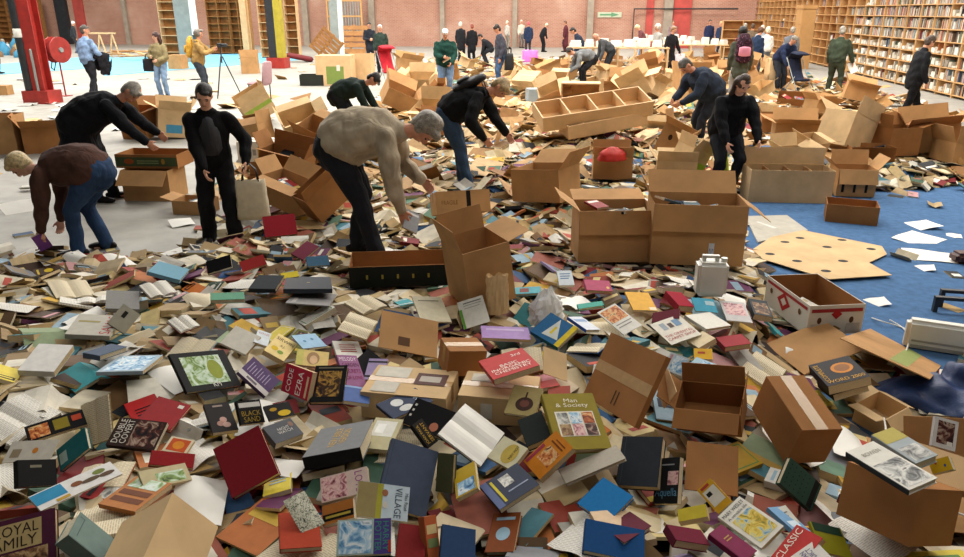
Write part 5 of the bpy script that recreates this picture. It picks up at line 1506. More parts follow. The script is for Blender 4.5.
CL = [
 # px, py, size, yaw, tilt, flaps, material, label
 (46,138,(.62,.5,.42),24,(0,0),(150,None,120,170),1,'open carton standing alone on the bare floor at the left'),
 (6,140,(.5,.45,.4),8,(0,0),(90,100,90,90),0,'tan carton at the left edge beside the lone open one'),
 (4,90,(.35,.3,.25),0,(0,0),(0,0,0,0),0,'small carton with a hand hole near the red column'),
 (173,122,(.55,.45,.5),28,(0,8),(140,120,150,120),2,'pale carton with a torn blue label behind the woman in black'),
 (140,122,(.5,.5,.5),-12,(10,0),(90,150,130,170),1,'dark brown carton beside the man in the black coat'),
 (196,205,(.42,.3,.16),-8,(0,0),(None,None,170,None),0,'low carton on the floor behind the woman in black'),
 (257,108,(.62,.5,.42),28,(0,-28),(120,60,140,100),2,'large pale carton with a green stripe tipped on the mound'),
 (255,134,(.5,.42,.34),-20,(0,-12),(30,60,140,100),0,'tan carton below the green striped one'),
 (300,122,(.62,.42,.36),30,(30,-18),(150,190,100,160),2,'pale open carton with a white lining on the mound'),
 (322,140,(.6,.42,.34),-30,(20,20),(120,190,None,160),0,'tan carton lying open against the man in the green jumper'),
 (287,164,(.55,.4,.32),-10,(0,12),(170,80,130,110),1,'brown carton with a blue book inside behind the canvas bag'),
 (290,192,(.5,.36,.3),-22,(0,16),(190,120,140,130),0,'brown carton with folded lids right of the canvas bag'),
 (322,195,(.44,.34,.3),38,(0,-34),(120,None,None,90),1,'dark carton on its side by the legs of the man in beige'),
 (266,186,(.36,.3,.24),14,(0,0),(150,120,140,200),1,'small carton just behind the canvas bag'),
 (460,203,(.56,.34,.22),14,(-18,0),(0,0,0,0),0,'closed carton with black tape before the man in jeans'),
 (546,182,(.6,.5,.36),-34,(0,-6),(None,150,None,130),0,'tan carton heaped with papers behind the big tan one'),
 (612,166,(.5,.36,.28),-6,(0,0),(120,100,110,240),0,'carton with the red cloth bag resting on it'),
 (658,122,(.7,.46,.12),-30,(-26,0),(0,0,0,0),2,'flat pale carton leaning on the wooden shelf'),
 (676,140,(.4,.34,.42),-32,(0,22),(130,None,120,None),0,'carton with round hand holes held by the man in the anorak'),
 (676,168,(.5,.36,.24),-12,(0,0),(130,150,120,None),2,'low carton of cassettes in front of the man in the anorak'),
 (690,158,(.36,.3,.3),30,(10,20),(120,140,100,100),2,'small carton with a lime green stripe'),
 (760,112,(.5,.4,.32),10,(0,0),(None,None,None,None),2,'white open carton by the rucksack'),
 (792,100,(.62,.42,.24),-24,(20,0),(None,None,None,None),1,'orange fruit tray tipped up near the pushchair'),
 (820,108,(.55,.4,.3),18,(0,10),(150,120,140,160),0,'tan carton behind the fruit tray'),
 (772,122,(.44,.32,.34),-8,(0,0),(200,None,120,None),1,'brown carton right of the long haired woman'),
 (796,132,(.7,.46,.32),-14,(0,0),(150,120,160,120),0,'wide carton holding brown rolls'),
 (846,132,(.6,.5,.5),30,(0,20),(100,130,None,150),2,'pale carton tipped over with a black mouth'),
 (876,120,(.8,.6,.06),-18,(-16,10),(0,0,0,0),wt,'flat white carton lid lying over the tipped one'),
 (896,140,(.5,.4,.4),10,(0,0),(None,120,100,160),1,'dark mouthed carton under the white lid'),
 (928,136,(.7,.5,.4),-14,(0,-8),(150,110,120,160),0,'large tan carton with flaps raised by the right shelves'),
 (958,150,(.5,.5,.3),6,(0,0),(90,120,110,100),0,'tan carton at the right edge beyond the carpet'),
 (808,148,(.42,.32,.3),30,(20,0),(150,None,130,190),2,'pale carton with bent lid behind the arrow carton'),
 (868,152,(.6,.4,.2),-6,(0,0),(170,None,None,None),1,'low brown carton behind the arrow carton'),
 (790,160,(.44,.36,.26),20,(14,0),(190,120,130,150),2,'pale crumpled carton above the long one'),
 (336,70,(1.1,.8,.9),-2,(0,0),(0,0,0,0),WOOD_L,'pale packing case with a green label behind the man in the green jumper'),
 (361,68,(.8,.7,.9),-3,(0,0),(None,None,None,None),WOOD_L,'pale open packing case beside the one with the green label'),
 (320,80,(1.2,.5,.35),4,(0,0),(None,None,None,None),blk,'black low crate in front of the packing cases'),
 (226,44,(.9,.7,.9),0,(0,0),(0,0,0,0),1,'brown carton with a white patch behind the photographer'),
 (229,47,(.6,.5,.55),10,(0,0),(0,0,0,0),0,'small carton below the one with the white patch'),
 (178,62,(.6,.5,.55),-10,(0,0),(0,0,0,0),0,'carton on the floor between the khaki woman and the grey column'),
 (250,65,(.6,.5,.6),8,(0,0),(90,100,100,90),0,'carton at the foot of the timber post'),
 (437,125,(.5,.36,.3),30,(0,10),(150,120,140,120),1,'carton right of the man in the green jumper'),
 (420,82,(.8,.5,.4),-20,(20,0),(160,120,150,140),2,'pale carton near the red pushchair'),
 (408,66,(.8,.6,.5),24,(0,10),(140,120,150,100),0,'carton below the wall behind the red pushchair'),
 (432,112,(.7,.5,.3),-28,(24,0),(160,120,None,150),2,'pale carton lid on the heap at the feet of the white haired man'),
 (475,100,(.6,.46,.36),34,(0,24),(140,160,120,None),0,'carton left of the jeans of the young man'),
 (528,82,(.7,.5,.4),-38,(30,0),(0,0,0,0),2,'long pale box leaning behind the wooden shelf'),
 (548,72,(.8,.5,.4),20,(0,-20),(140,160,120,None),0,'carton heap end left of the man in the grey jumper'),
 (538,96,(.55,.4,.35),8,(0,0),(0,0,0,0),mat('grey_blue_box','#9aa7ad',.6,.06),'grey blue storage box behind the wooden shelf'),
 (618,88,(.6,.5,.4),-24,(18,0),(140,130,None,150),0,'tan carton behind the wooden crate'),
 (652,88,(.6,.4,.35),40,(0,20),(140,160,130,None),2,'pale carton beside the tan one behind the crate'),
 (690,84,(.8,.6,.6),8,(0,0),(100,120,100,None),0,'tan carton under the arm of the rucksack woman'),
 (775,75,(.5,.4,.9),0,(0,0),(0,0,0,0),2,'tall plain carton before the man at the pushchair'),
 (860,92,(.7,.5,.4),-20,(0,12),(160,140,120,150),0,'tan carton on the heap before the messy shelves'),
]
NFILL = 10
for k, (px, py, sz, yw, tl, fl_, mi, lb) in enumerate(CL):
    ft = None
    if 'green stripe tipped' in lb: ft = [('f', 0, .3, 1, .5, '#9ab04a'), ('f', .05, .7, .3, .85, '#2b2622')]
    elif 'lime green' in lb: ft = [('f', 0, .55, 1, 1, '#a9c43a'), ('l', 0, .55, 1, 1, '#a9c43a')]
    elif 'green label' in lb and 'behind' in lb: ft = [('f', .3, .35, .8, .95, '#7d8f4a'), ('f', .6, .3, .7, .5, '#d9d4c6')]
    elif 'blue label' in lb: ft = [('f', .25, .55, .75, .85, '#4d93b5')]
    elif 'white patch' in lb: ft = [('f', .6, .1, .95, .5, '#e6e2d8')]
    elif 'black tape' in lb: ft = [('f', .56, 0, .64, 1, '#1c1a18'), ('f', .1, .4, .4, .6, '#7a5a34', 'FRAGILE')]
    elif 'hand hole' in lb: ft = [('f', .3, .3, .45, .5, '#3a2a1c', 1), ('l', .3, .3, .5, .5, '#3a2a1c', 1)]
    cl_ = fl_ == (0, 0, 0, 0)
    zz = 0 if py < 76 or (px < 210 and py > 80) else None
    ct, cw = carton(px, py, sz, yw, lb, tilt=tl, flaps=fl_, m=mi, closed=cl_, feats=ft, z=zz)
    if not cl_ and py > 88 and abs(tl[0]) + abs(tl[1]) < 22 and 'open carton standing alone' not in lb:
        nb_ = 3
        fill_books(ct, cw, sz[0] * .9, sz[1] * .9, sz[2], nb_, .7, [f'{w_} lying inside the {lb}'[:110] for w_ in ('paperback', 'hardback', 'booklet')], k)
        NFILL += nb_
t_, w_ = carton(262, 150, (.62, .4, .3), 2, 'white carton with an ochre emblem beside the woman in black', closed=True, m=wt, feats=[('f', .48, .25, .66, .75, '#c0912a'), ('f', .12, .3, .2, .7, '#8a8680'), ('f', .36, .35, .44, .65, '#8a8680')])
# cartons strewn over the far heap
rj = random.Random(21)
FARL = []
tries = 0
while len(FARL) < 46 and tries < 4000:
    tries += 1
    py = rj.uniform(57, 100); px = rj.uniform(300, 800)
    if py > 84 and rj.random() < .5: continue
    p = at(px, py)
    if T(p[0], p[1]) < .05: continue
    if any((Vector(p) - q).length < .9 for q in FARL): continue
    FARL.append(Vector(p))
    s = rj.uniform(.4, .75)
    mi_ = rj.choice([0, 0, 1, 2, 2])
    q_ = min(PEOPLE, key=lambda o: (o.location - Vector(p)).length)
    lb_ = ' '.join(f"{['tan', 'brown', 'pale'][mi_]} {'large' if s > .6 else 'small'} open carton near the {q_['label']}".split()[:13])
    while lb_.split()[-1] in ('a', 'the', 'in', 'with', 'and', 'of', 'his', 'her', 'on', 'to', 'far', 'by', 'behind', 'beside', 'next', 'over', 'over', 'under'): lb_ = lb_.rsplit(' ', 1)[0]
    carton(px, py, (s, s * rj.uniform(.6, .9), s * rj.uniform(.45, .8)), rj.uniform(0, 90), lb_, tilt=(rj.uniform(-30, 30), rj.uniform(-30, 30)),
           flaps=tuple(rj.choice([None, 110, 150, 190]) for _ in range(4)), m=mi_, group='cartons strewn over the far heap', clear=False)
ln_ = MB()
ln_.box(-.195, .195, -.305, .305, .0055, .0075); ln_.box(-.195, .195, -.305, -.303, .0075, .218); ln_.box(-.195, .195, .303, .305, .0075, .218); ln_.box(-.195, -.193, -.303, .303, .0075, .218); ln_.box(.193, .195, -.303, .303, .0075, .218)
o_ = ln_.build('lining', CARD[1], fb_); o_['label'] = 'brown inside of the fruit box'
fill_books(fb_, fw_, .36, .5, .22, 3, .3, ['dark blue book lying in the white fruit box', 'grey paperback lying in the white fruit box', 'mustard paperback lying in the white fruit box'], 8)
# --- flat cardboard pieces, placed by their corners
def panel(quad, r, th, label, m=0, holes=(), lift=.02, feats=None):
    M, W, H, sc = solve_quad(quad, r, lift)
    t = thing('cardboard_sheet', label, 'cardboard', M.to_translation(), M.to_3x3())
    b = MB(); b.box(-W / 2, W / 2, -H / 2, H / 2, -th, 0)
    bd = b.build('board', CARD[m] if isinstance(m, int) else m, t)
    for (u, v, ru, rv) in holes:
        pr = MB(); fell(pr, W, H, .0012, u, v, ru, rv, '#1a140f', 14); pr.build('cut_out', PRINT, bd)
    for f in feats or ():
        pr = MB(); frect(pr, W, H, .001, *f); pr.build('printed_mark', PRINT, bd)
    keep_clear(plane_pts(M, W, H, .02, -th), .35)
    LAND.append((M.to_translation(), label))
    return t
def carton_face(quad, r, depth, label, m=1, lift=.15, tape=None, lid=None, marks=(), pref=(0, 0, 1)):
    """closed carton known by one visible face; the box lies behind that face"""
    M, W, H, sc = solve_quad(quad, r, lift, pref)
    t = thing('cardboard_box', label, 'box', M.to_translation(), M.to_3x3())
    mm = CARD[m] if isinstance(m, int) else m
    b = MB(); b.box(-W / 2, W / 2, -H / 2, H / 2, -depth, 0); bd = b.build('body', mm, t)
    for s_ in (-1, 1):      # the pair of top flaps meeting in a seam
        b = MB(); b.box(-W / 2, W / 2, H / 2 + .0005, H / 2 + .004, (-depth + .001) if s_ < 0 else (-depth / 2 + .001), (-depth / 2 - .001) if s_ < 0 else -.001); b.build('flap', mm, t)
    if tape:
        b = MB(); b.box(-W / 2, W / 2, H / 2 + .0045, H / 2 + .005, -depth / 2 - .03, -depth / 2 + .03); b.build('tape', TAPE, t)
    if lid:
        b = MB(); b.box(-W / 2, W / 2, 0, lid, -.004, 0, None, Matrix.Translation((0, H / 2 + .004, -depth)) @ Matrix.Rotation(math.radians(-25), 4, 'X')); b.build('flap', CARD[2], t)
    for f in marks:
        pr = MB(); frect(pr, W, H, .0012, *f); pr.build('printed_mark', PRINT, bd)
    keep_clear(plane_pts(M, W, H, .02, 0), .35)
    keep_clear(plane_pts(M, W, H, .02, -depth * .5), .1)
    LAND.append((M.to_translation(), label))
    return t
carton_face([(765,379),(801,427),(784,466),(751,405)], .62, .20, 'large brown carton tipped on its edge with taped lid', 1, .16, True, pref=(-.6, -.7, .3))
carton_face([(846,459),(918,492),(906,543),(834,516)], .72, .26, 'brown carton standing upright with two books on its lid', 1, .20, None, .12, pref=(-.5, -.85, .1))
carton_face([(174,490),(219,527),(190,606),(137,574)], 1.5, .26, 'closed pale carton tilted on its corner in the heap', 2, .17, True)
panel([(381,310),(440,321),(436,358),(380,346)], .75, .006, 'upright cardboard sheet with a square window standing in the heap', 0, feats=[(.32, .62, .52, .85, '#5a3c22')])
panel([(687,444),(738,442),(738,500),(684,484)], 1.1, .006, 'plain brown cardboard sheet standing upright near the charcoal book', 1, lift=.1)
panel([(582,388),(609,337),(665,350),(632,432)], 1.4, .03, 'big folded brown cardboard with a band of clear tape', 1, lift=.12, feats=[(.42, 0, .58, 1, '#b59468'), (.1, .5, .3, .52, '#4a3420'), (.1, .56, .3, .58, '#4a3420')])
def floor_sheet(poly, z, th, label, m, holes=()):
    """flat sheet lying on the floor, its outline given by corners"""
    P = [on_z(x, y, z) for x, y in poly]
    c = np.mean(P, 0)
    t = thing('cardboard_sheet', label, 'cardboard', (c[0], c[1], z))
    n = len(P)
    b = MB(); b.add([(p[0] - c[0], p[1] - c[1], 0) for p in P] + [(p[0] - c[0], p[1] - c[1], -th) for p in P], [tuple(range(n)), tuple(range(2 * n - 1, n - 1, -1))] + [((k + 1) % n, k, n + k, n + (k + 1) % n) for k in range(n)])
    bd = b.build('board', CARD[m] if isinstance(m, int) else m, t)
    for hx, hy in holes:
        q = on_z(hx, hy, z) - c
        pr = MB(); pr.add([(q[0] + .045 * math.cos(2 * PI * k / 14), q[1] + .035 * math.sin(2 * PI * k / 14), .0012) for k in range(14)], [tuple(range(14))], '#1a140f'); pr.build('cut_out', PRINT, bd)
    keep_clear([tuple(p) for p in P] + [tuple(c)], .1)
    for u in np.linspace(0, 1, 12):
        for p, q in zip(P, P[1:] + P[:1]):
            keep_clear([tuple(c + (p + (q - p) * u - c) * f) for f in (.3, .6, .95)], .05)
floor_sheet([(745,216),(787,215),(808,230),(758,242)], .03, .018, 'grey white carpet tile lying beside the long carton', mat('grey_tile', '#b3ada0', .9, .06, 8))
floor_sheet([(753,249),(771,237),(803,230),(882,246),(887,254),(868,263),(820,260)], .034, .006, 'flat pale cardboard with oval cut outs on the carpet', 2, [(800,238),(785,242),(842,240),(871,249),(827,247)])
floor_sheet([(753,250),(790,250),(868,262),(892,275),(829,279),(763,259)], .044, .006, 'second flat pale cardboard with oval holes lying in front', 2, [(770,254),(797,261),(843,261),(826,271)])
panel([(768,345),(820,318),(870,350),(800,372)], .8, .006, 'large flattened tan cardboard in front of the fruit box', 0, lift=.02)
panel([(845,338),(868,326),(950,360),(925,376)], .4, .006, 'long torn cardboard strip with a green inner edge', 0, lift=.03, feats=[(.05, .55, .95, .75, '#8f9a5a')])
panel([(543,347),(567,353),(567,382),(544,372)], 1.2, .004, 'cream card standing beside the red textbook', 2, lift=.06)
panel([(655,385),(668,368),(676,392),(664,408)], 1.4, .005, 'small pale carton lid sticking out of the open carton', 2, lift=.14)
# ------------------------------------------------------------------ keep people and known books free, then pile the rest
for lab, M, W, H, th, sc in HERO:
    A = np.array(M)
    keep_clear(plane_pts(M, W, H, .014, -th), .12)
    keep_clear(plane_pts(M, W * .96, H * .96, .016, 0), .4)
for P in PEOPLE:
    p = P.location
    if p.y < 15:
        a = np.linspace(0, 2 * PI, 24)
        for rr_ in (.05, .12, .2):
            keep_clear(np.stack([p.x + rr_ * np.cos(a), p.y + rr_ * np.sin(a), np.full(24, p.z + .03)], 1), .02)
# a lumpy base under everything: the buried part of the heap
nx_, ny_ = 190, 240
xs = np.linspace(-9, 11.2, nx_); ys = np.concatenate([np.linspace(1.2, 16, 150), np.linspace(16.2, 41, 90)])
X, Y = np.meshgrid(xs, ys, indexing='ij')
Z = T(X, Y)
Z2 = np.where(Z > .02, Z - .11, -.05)
b = MB()
b.v = [tuple(p) for p in np.stack([X.ravel(), Y.ravel(), Z2.ravel()], 1)]
zz = Z2
for i in range(nx_ - 1):
    for j in range(ny_ - 1):
        if max(zz[i, j], zz[i + 1, j], zz[i, j + 1], zz[i + 1, j + 1]) > -.04:
            b.f.append((i * ny_ + j, (i + 1) * ny_ + j, (i + 1) * ny_ + j + 1, i * ny_ + j + 1)); b.c.append(None); b.mi.append(0)
m, nt, bs = nodes_of('buried_paper', .9, .1)
vo = nt.nodes.new('ShaderNodeTexVoronoi'); vo.inputs['Scale'].default_value = 8
tc = nt.nodes.new('ShaderNodeTexCoord'); nt.links.new(tc.outputs['Object'], vo.inputs['Vector'])
sp = nt.nodes.new('ShaderNodeSeparateColor'); nt.links.new(vo.outputs['Color'], sp.inputs[0])
r = ramp(nt, sp.outputs[0], [(0, '#2a211a'), (.3, '#6b5a44'), (.5, '#9a8764'), (.7, '#3a2f2c'), (.85, '#8d8474'), (1, '#54301f')], 'CONSTANT')
nt.links.new(r.outputs['Color'], bs.inputs['Base Color'])
tag(b.build('buried_heap', m, None, True), 'dim buried layer of paper and books under the heap', 'books', None, 'stuff')

COVERS = ['#7d2a2c', '#8f3a2a', '#2d4a6d', '#3a5f86', '#1f2328', '#2b2b2d', '#c9c0a8', '#b8a98a', '#d6d0c0', '#a98c5a', '#8a7350', '#5f4a34', '#7a5c3c', '#94754c', '#6a5440', '#3f3027', '#3d5a48', '#5f7f6a', '#a8a49a', '#74777c', '#c29a34', '#d8c48a', '#b06a3a', '#6a3a5a', '#8fa9b8', '#4f7f8a', '#b88a8a', '#9a5a4a', '#c8b69a', '#a88f68']
STUFF = MB()
PAGEC = ['#cdb88f', '#bfa578', '#d8c8a4', '#b39a6c', '#c4ae84', '#dccfb2']
def stuff_book(M, W, H, TH, kind):
    c = random.choice(COVERS)
    pc = random.choice(PAGEC)
    if kind == 0:     # closed book: cover top and bottom and spine, page edges on three sides
        STUFF.box(-W / 2, W / 2, -H / 2, H / 2, -TH, 0, None, M, 0, [c, c, pc, pc, pc, shade(c, .85)])
        if random.random() < .5:
            c2 = random.choice(['#e2dccb', '#c9a84a', '#b04a3a', '#2b2f38', '#8fa9b8', '#d8c48a', '#efe9dc'])
            u0, v0 = random.uniform(.08, .2), random.uniform(.06, .4)
            u1, v1 = random.uniform(.7, .92), v0 + random.uniform(.12, .5)
            z = .0012
            q = [(u0, v1), (u1, v1), (u1, v0), (u0, v0)]
            STUFF.add([tuple(M @ Vector(((u - .5) * W, (.5 - v) * H, z))) for u, v in q], [(0, 1, 2, 3)], c2)
    elif kind == 1:   # page-side up: coverless or open
        for s in (-1, 1):
            R = M @ Matrix.Rotation(s * random.uniform(-.05, .35), 4, 'Y')
            x0, x1 = (0, W * .9) if s > 0 else (-W * .9, 0)
            STUFF.box(x0, x1, -H / 2, H / 2, -TH * .5, 0, None, R, 0, [c, random.choice(['#d0c09c', '#c4b394', '#d8d0bc', '#b9a276']), pc, pc, pc, pc])
    elif kind == 3:   # torn piece of cardboard
        col = random.choice(['#b08a5c', '#9a7346', '#c2a074', '#a5804f', '#8a6238', '#cbb086'])
        k = random.uniform(.12, .3)
        STUFF.box(-k, k, -k * .7, k * .7, 0, .006, col, M @ Matrix.Rotation(random.gauss(0, .25), 4, 'X') @ Matrix.Rotation(random.gauss(0, .25), 4, 'Y'))
    else:             # loose sheet, bent
        n = 4
        k = random.uniform(-.04, .05)
        col = random.choice(['#dcd6c6', '#cbbfa4', '#d9d6cc', '#bda984', '#a8906a', '#b8b4aa', '#9a7f58'])
        W2, H2 = W * 1.3, H * 1.2
        vs = []
        for i in range(n + 1):
            x = (i / n - .5) * W2
            z = k * math.cos(i * 1.7) + .004
            vs += [tuple(M @ Vector((x, -H2 / 2, z))), tuple(M @ Vector((x, H2 / 2, z)))]
        STUFF.add(vs, [(2 * i, 2 * i + 2, 2 * i + 3, 2 * i + 1) for i in range(n)], col)
def rand_dims():
    q = random.random()
    if q < .45: return random.uniform(.105, .118), random.uniform(.172, .185), random.uniform(.012, .034)
    if q < .8: return random.uniform(.13, .16), random.uniform(.2, .24), random.uniform(.015, .04)
    return random.uniform(.18, .22), random.uniform(.25, .30), random.uniform(.006, .03)
def in_view(x, y):
    return abs(x) < .70 * (y * .94 + .5) + .25
def maxtop_factory(over):
    def f(X, Y):
        i, j = cell(X, Y)
        return TM[i, j] + over
    return f
mt_lo = maxtop_factory(.0)
mt_hi = maxtop_factory(.10)
def rand_pos(y0, y1, k=4):
    """where the heap is still lowest among a few chances"""
    best = None
    for _ in range(k):
        # spread in proportion to what the picture shows
        y = y0 + (y1 - y0) * random.random() ** 1.25
        hw_ = .70 * (y * .94 + .5) + .2
        x = random.uniform(max(-hw_, GX0 + .3), min(hw_, GX1 - .3))
        i, j = cell(np.array([x]), np.array([y]))
        tm = TM[i[0], j[0]]
        if tm < .03: continue
        s = HMAP[i[0], j[0]] - tm
        if best is None or s < best[0]: best = (s, x, y)
    return best
# buried and lesser books: too many to pick apart
n_st = 0
for it in range(9500):
    bp = rand_pos(1.75, 15.6)
    if bp is None: continue
    W, H, TH = rand_dims()
    M = deposit(bp[1], bp[2], random.uniform(0, 2 * PI), W, H, TH, mt_lo if bp[2] < 5.2 else maxtop_factory(.06), jitter=.22)
    if M is None: continue
    kd = random.random()
    stuff_book(M, W, H, TH, 3 if bp[2] > 7.5 and random.random() < .05 + .015 * (bp[2] - 7.5) else (0 if kd < .74 else (1 if kd < .88 else 2))); n_st += 1
# thin scatter on bare floor and carpet near the heap's edge
for it in range(420):
    y = random.uniform(4.5, 15.5)
    hw_ = .70 * (y * .94 + .5)
    x = random.uniform(-hw_, hw_)
    if not (GX0 + .3 < x < GX1 - .3): continue
    t0 = float(T(x, y))
    if t0 > .03: continue
    if x < -2.0 and random.random() < .72: continue
    if x > 0 and y < 9 and random.random() < .6: continue
    W, H, TH = rand_dims()
    i, j = cell(np.array([x]), np.array([y]))
    if CEIL[i[0], j[0]] < 40: continue
    M = deposit(x, y, random.uniform(0, 6.2), W, H, TH, lambda X, Y: np.full_like(X, .12), jitter=.01)
    if M is None: continue
    stuff_book(M, W, H, TH, 2 if random.random() < .45 else 0); n_st += 1
# the far heap
for it in range(5200):
    y = 15.5 + 25 * random.random() ** 1.5
    hw_ = .70 * (y * .94 + .5)
    x = random.uniform(-hw_, min(hw_, 11.5))
    t0 = float(T(x, y))
    if t0 < .04 and random.random() < .985: continue
    W, H, TH = rand_dims()
    e = (T(x + .1, y) - T(x - .1, y)) / .2; f = (T(x, y + .1) - T(x, y - .1)) / .2
    R = Matrix.Translation((x, y, t0 + random.uniform(-.03, .05) if t0 > .03 else TH + .002)) @ Matrix.Rotation(random.uniform(0, 6.28), 4, 'Z')
    if t0 > .03:
        R = R @ Matrix.Rotation(random.gauss(0, .3), 4, 'X') @ Matrix.Rotation(random.gauss(0, .3), 4, 'Y')
    stuff_book(R, W * 1.15, H * 1.15, TH * 1.2, random.choice([0, 0, 0, 1, 2, 3, 3, 3])); n_st += 1
o = STUFF.build('heaped_books', HEAPPRINT)
tag(o, 'countless closed and open books and sheets heaped across the hall floor', 'books', None, 'stuff')

# --- single books on top of the near heap
CN = [('maroon', '#6a2430'), ('brick red', '#9a3a2c'), ('scarlet', '#b52a2a'), ('navy blue', '#24344f'), ('royal blue', '#2a5a9a'), ('pale blue', '#9dbccb'), ('teal', '#2a6a6e'), ('dark green', '#2c4a38'), ('sage green', '#8a9a78'),
      ('olive', '#6a6a2e'), ('black', '#17181a'), ('charcoal', '#3a3d42'), ('mid grey', '#85868a'), ('cream', '#d9cfb4'), ('white', '#e2dfd6'), ('tan', '#a98a5c'), ('dark brown', '#4a3526'), ('orange', '#c9702a'), ('mustard', '#b8922c'),
      ('lemon yellow', '#dcc84a'), ('rose pink', '#c07f86'), ('plum', '#5a2c4a'), ('lavender', '#9a8ab0'), ('ivory', '#cfc4a8'), ('rust', '#8a4a26'), ('turquoise', '#4aa0a8')]
AC = [('white', '#e6e2d8'), ('yellow', '#d6b83a'), ('red', '#b0352e'), ('black', '#1c1b1b'), ('pale blue', '#9fbfd0'), ('gold', '#b5924a'), ('green', '#5f8a4a'), ('pink', '#d09aa0')]
PN = {'green': 'leafy green', 'warm': 'warm red', 'blue': 'watery blue', 'sea': 'seaside', 'grey': 'black and white', 'pink': 'pinkish', 'dark': 'dark', 'brown': 'brown', 'gold': 'golden'}
SEEN = set()
def far_col(a, b):
    la, lb = lin(a), lin(b)
    return sum(abs(p - q) for p, q in zip(la, lb)) > .35
def design():
    while True:
        cn, c = random.choice(CN)
        an, a = random.choice(AC)
        if not far_col(c, a): continue
        k = random.randrange(9)
        if k == 0: f, d = [('r', .1, .1, .9, .3, a), ('r', .2, .16, .8, .24, c)], f'with a {an} title block'
        elif k == 1: f, d = [('r', 0, .12, 1, .2, a), ('r', 0, .8, 1, .88, a)], f'with two {an} bands'
        elif k == 2:
            pk = random.choice(list(PN)); f, d = [('p', .12, .38, .88, .92, pk), ('r', .12, .1, .88, .2, a)], f'with a {PN[pk]} picture under a {an} title'
        elif k == 3: f, d = [('r', .08, .06, .92, .94, a), ('r', .12, .09, .88, .91, c)], f'with a thin {an} frame'
        elif k == 4: f, d = [('e', .5, .55, .26, .17, a), ('r', .15, .12, .85, .2, a)], f'with a round {an} emblem'
        elif k == 5: f, d = [('r', 0, .5, 1, 1, a)], f'with its lower half {an}'
        elif k == 6: f, d = [('r', 0, 0, .24, 1, a)], f'with a broad {an} edge strip'
        elif k == 7:
            pk = random.choice(list(PN)); f, d = [('p', 0, 0, 1, .62, pk), ('r', .1, .7, .9, .78, a)], f'with a {PN[pk]} picture filling its top and {an} line below'
        else: f, d = [('r', .2, .2 + .12 * i, .8, .245 + .12 * i, a) for i in range(4)], f'with four {an} lines of print'
        return cn, c, f, d
SHORT = []
for p, l in LAND:
    SHORT.append((p, l))
n_book = 0
tries = 0
TARGET = 296 - len(HB) - 5 - NFILL
while n_book < TARGET and tries < 16000:
    tries += 1
    bp = rand_pos(1.85, 5.9, 5)
    if bp is None: continue
    cn, c, f, d = design()
    hard = random.random() < .45
    kd = 'hard' if hard else 'soft'
    W, H, TH = rand_dims()
    lab = f'{cn} {"hardback" if hard else "paperback"} {d}'
    if lab in SEEN: continue
    M = deposit(bp[1], bp[2], random.uniform(0, 2 * PI), W, H, TH, mt_hi, jitter=.15)
    if M is None: continue
    SEEN.add(lab)
    book(lab, M, W, H, TH, c, f, kd)
    n_book += 1
print('stuff', n_st, 'books', n_book, 'tries', tries)
# --- open and splayed books and loose sheets on the near heap
k = 0; tries = 0
while k < 34 and tries < 3000:
    tries += 1
    bp = rand_pos(1.9, 6.2, 3)
    if bp is None: continue
    cn, c = random.choice(CN)
    W, H, TH = rand_dims()
    sp_ = random.random() < .4
    lab = f'{cn} covered book splayed face down on the heap' if sp_ else f'open book with {random.choice(["yellowed", "cream", "white"])} pages over a {cn} cover'
    if lab in SEEN: continue
    M = deposit(bp[1], bp[2], random.uniform(0, 6.28), W * 1.8, H, .03, mt_hi, jitter=.12)
    if M is None: continue
    SEEN.add(lab)
    if sp_: tent_book(lab, M, W, H, TH, c, random.uniform(15, 32))
    else: open_book(lab, M @ Matrix.Translation((0, 0, -.022)), W, H, .016, c, PAGE_B if 'white' in lab else PAGE_A)
    k += 1
k = 0; tries = 0
while k < 46 and tries < 3000:
    tries += 1
    bp = rand_pos(1.9, 7.2, 3)
    if bp is None: continue
    W, H = random.choice([(.21, .297), (.15, .21), (.2, .26)])
    M = deposit(bp[1], bp[2], random.uniform(0, 6.28), W, H, .012, maxtop_factory(.13), jitter=.05)
    if M is None: continue
    m_ = random.choice([PAGE_A, PAGE_B, WHITEP, WHITEP])
    lab = {PAGE_A.name: 'loose yellowed printed leaf on the heap of books', PAGE_B.name: 'loose white printed leaf on the heap of books', WHITEP.name: 'loose blank white sheet on the heap of books'}[m_.name]
    near_ = min(LAND, key=lambda q: (q[0] - M.to_translation()).length)[1]
    if len(near_.split()) > 8: near_ = near_.split(' with ')[0]
    if len(near_.split()) <= 9: lab = lab.replace('on the heap of books', 'by the ' + near_)
    sheet(lab, M @ Matrix.Translation((0, 0, .004)), W, H, m_, random.uniform(.006, .02), group='loose leaves on the near heap')
    k += 1
# patterned sheet over the brick red hardback
M, W, H, sc = solve_quad([(280, 504), (308, 487), (322, 526), (307, 532)], 1.4, .09)
o = sheet('loose sheet with a black and white thicket pattern', M, W, H, PIC['camo'], .004)
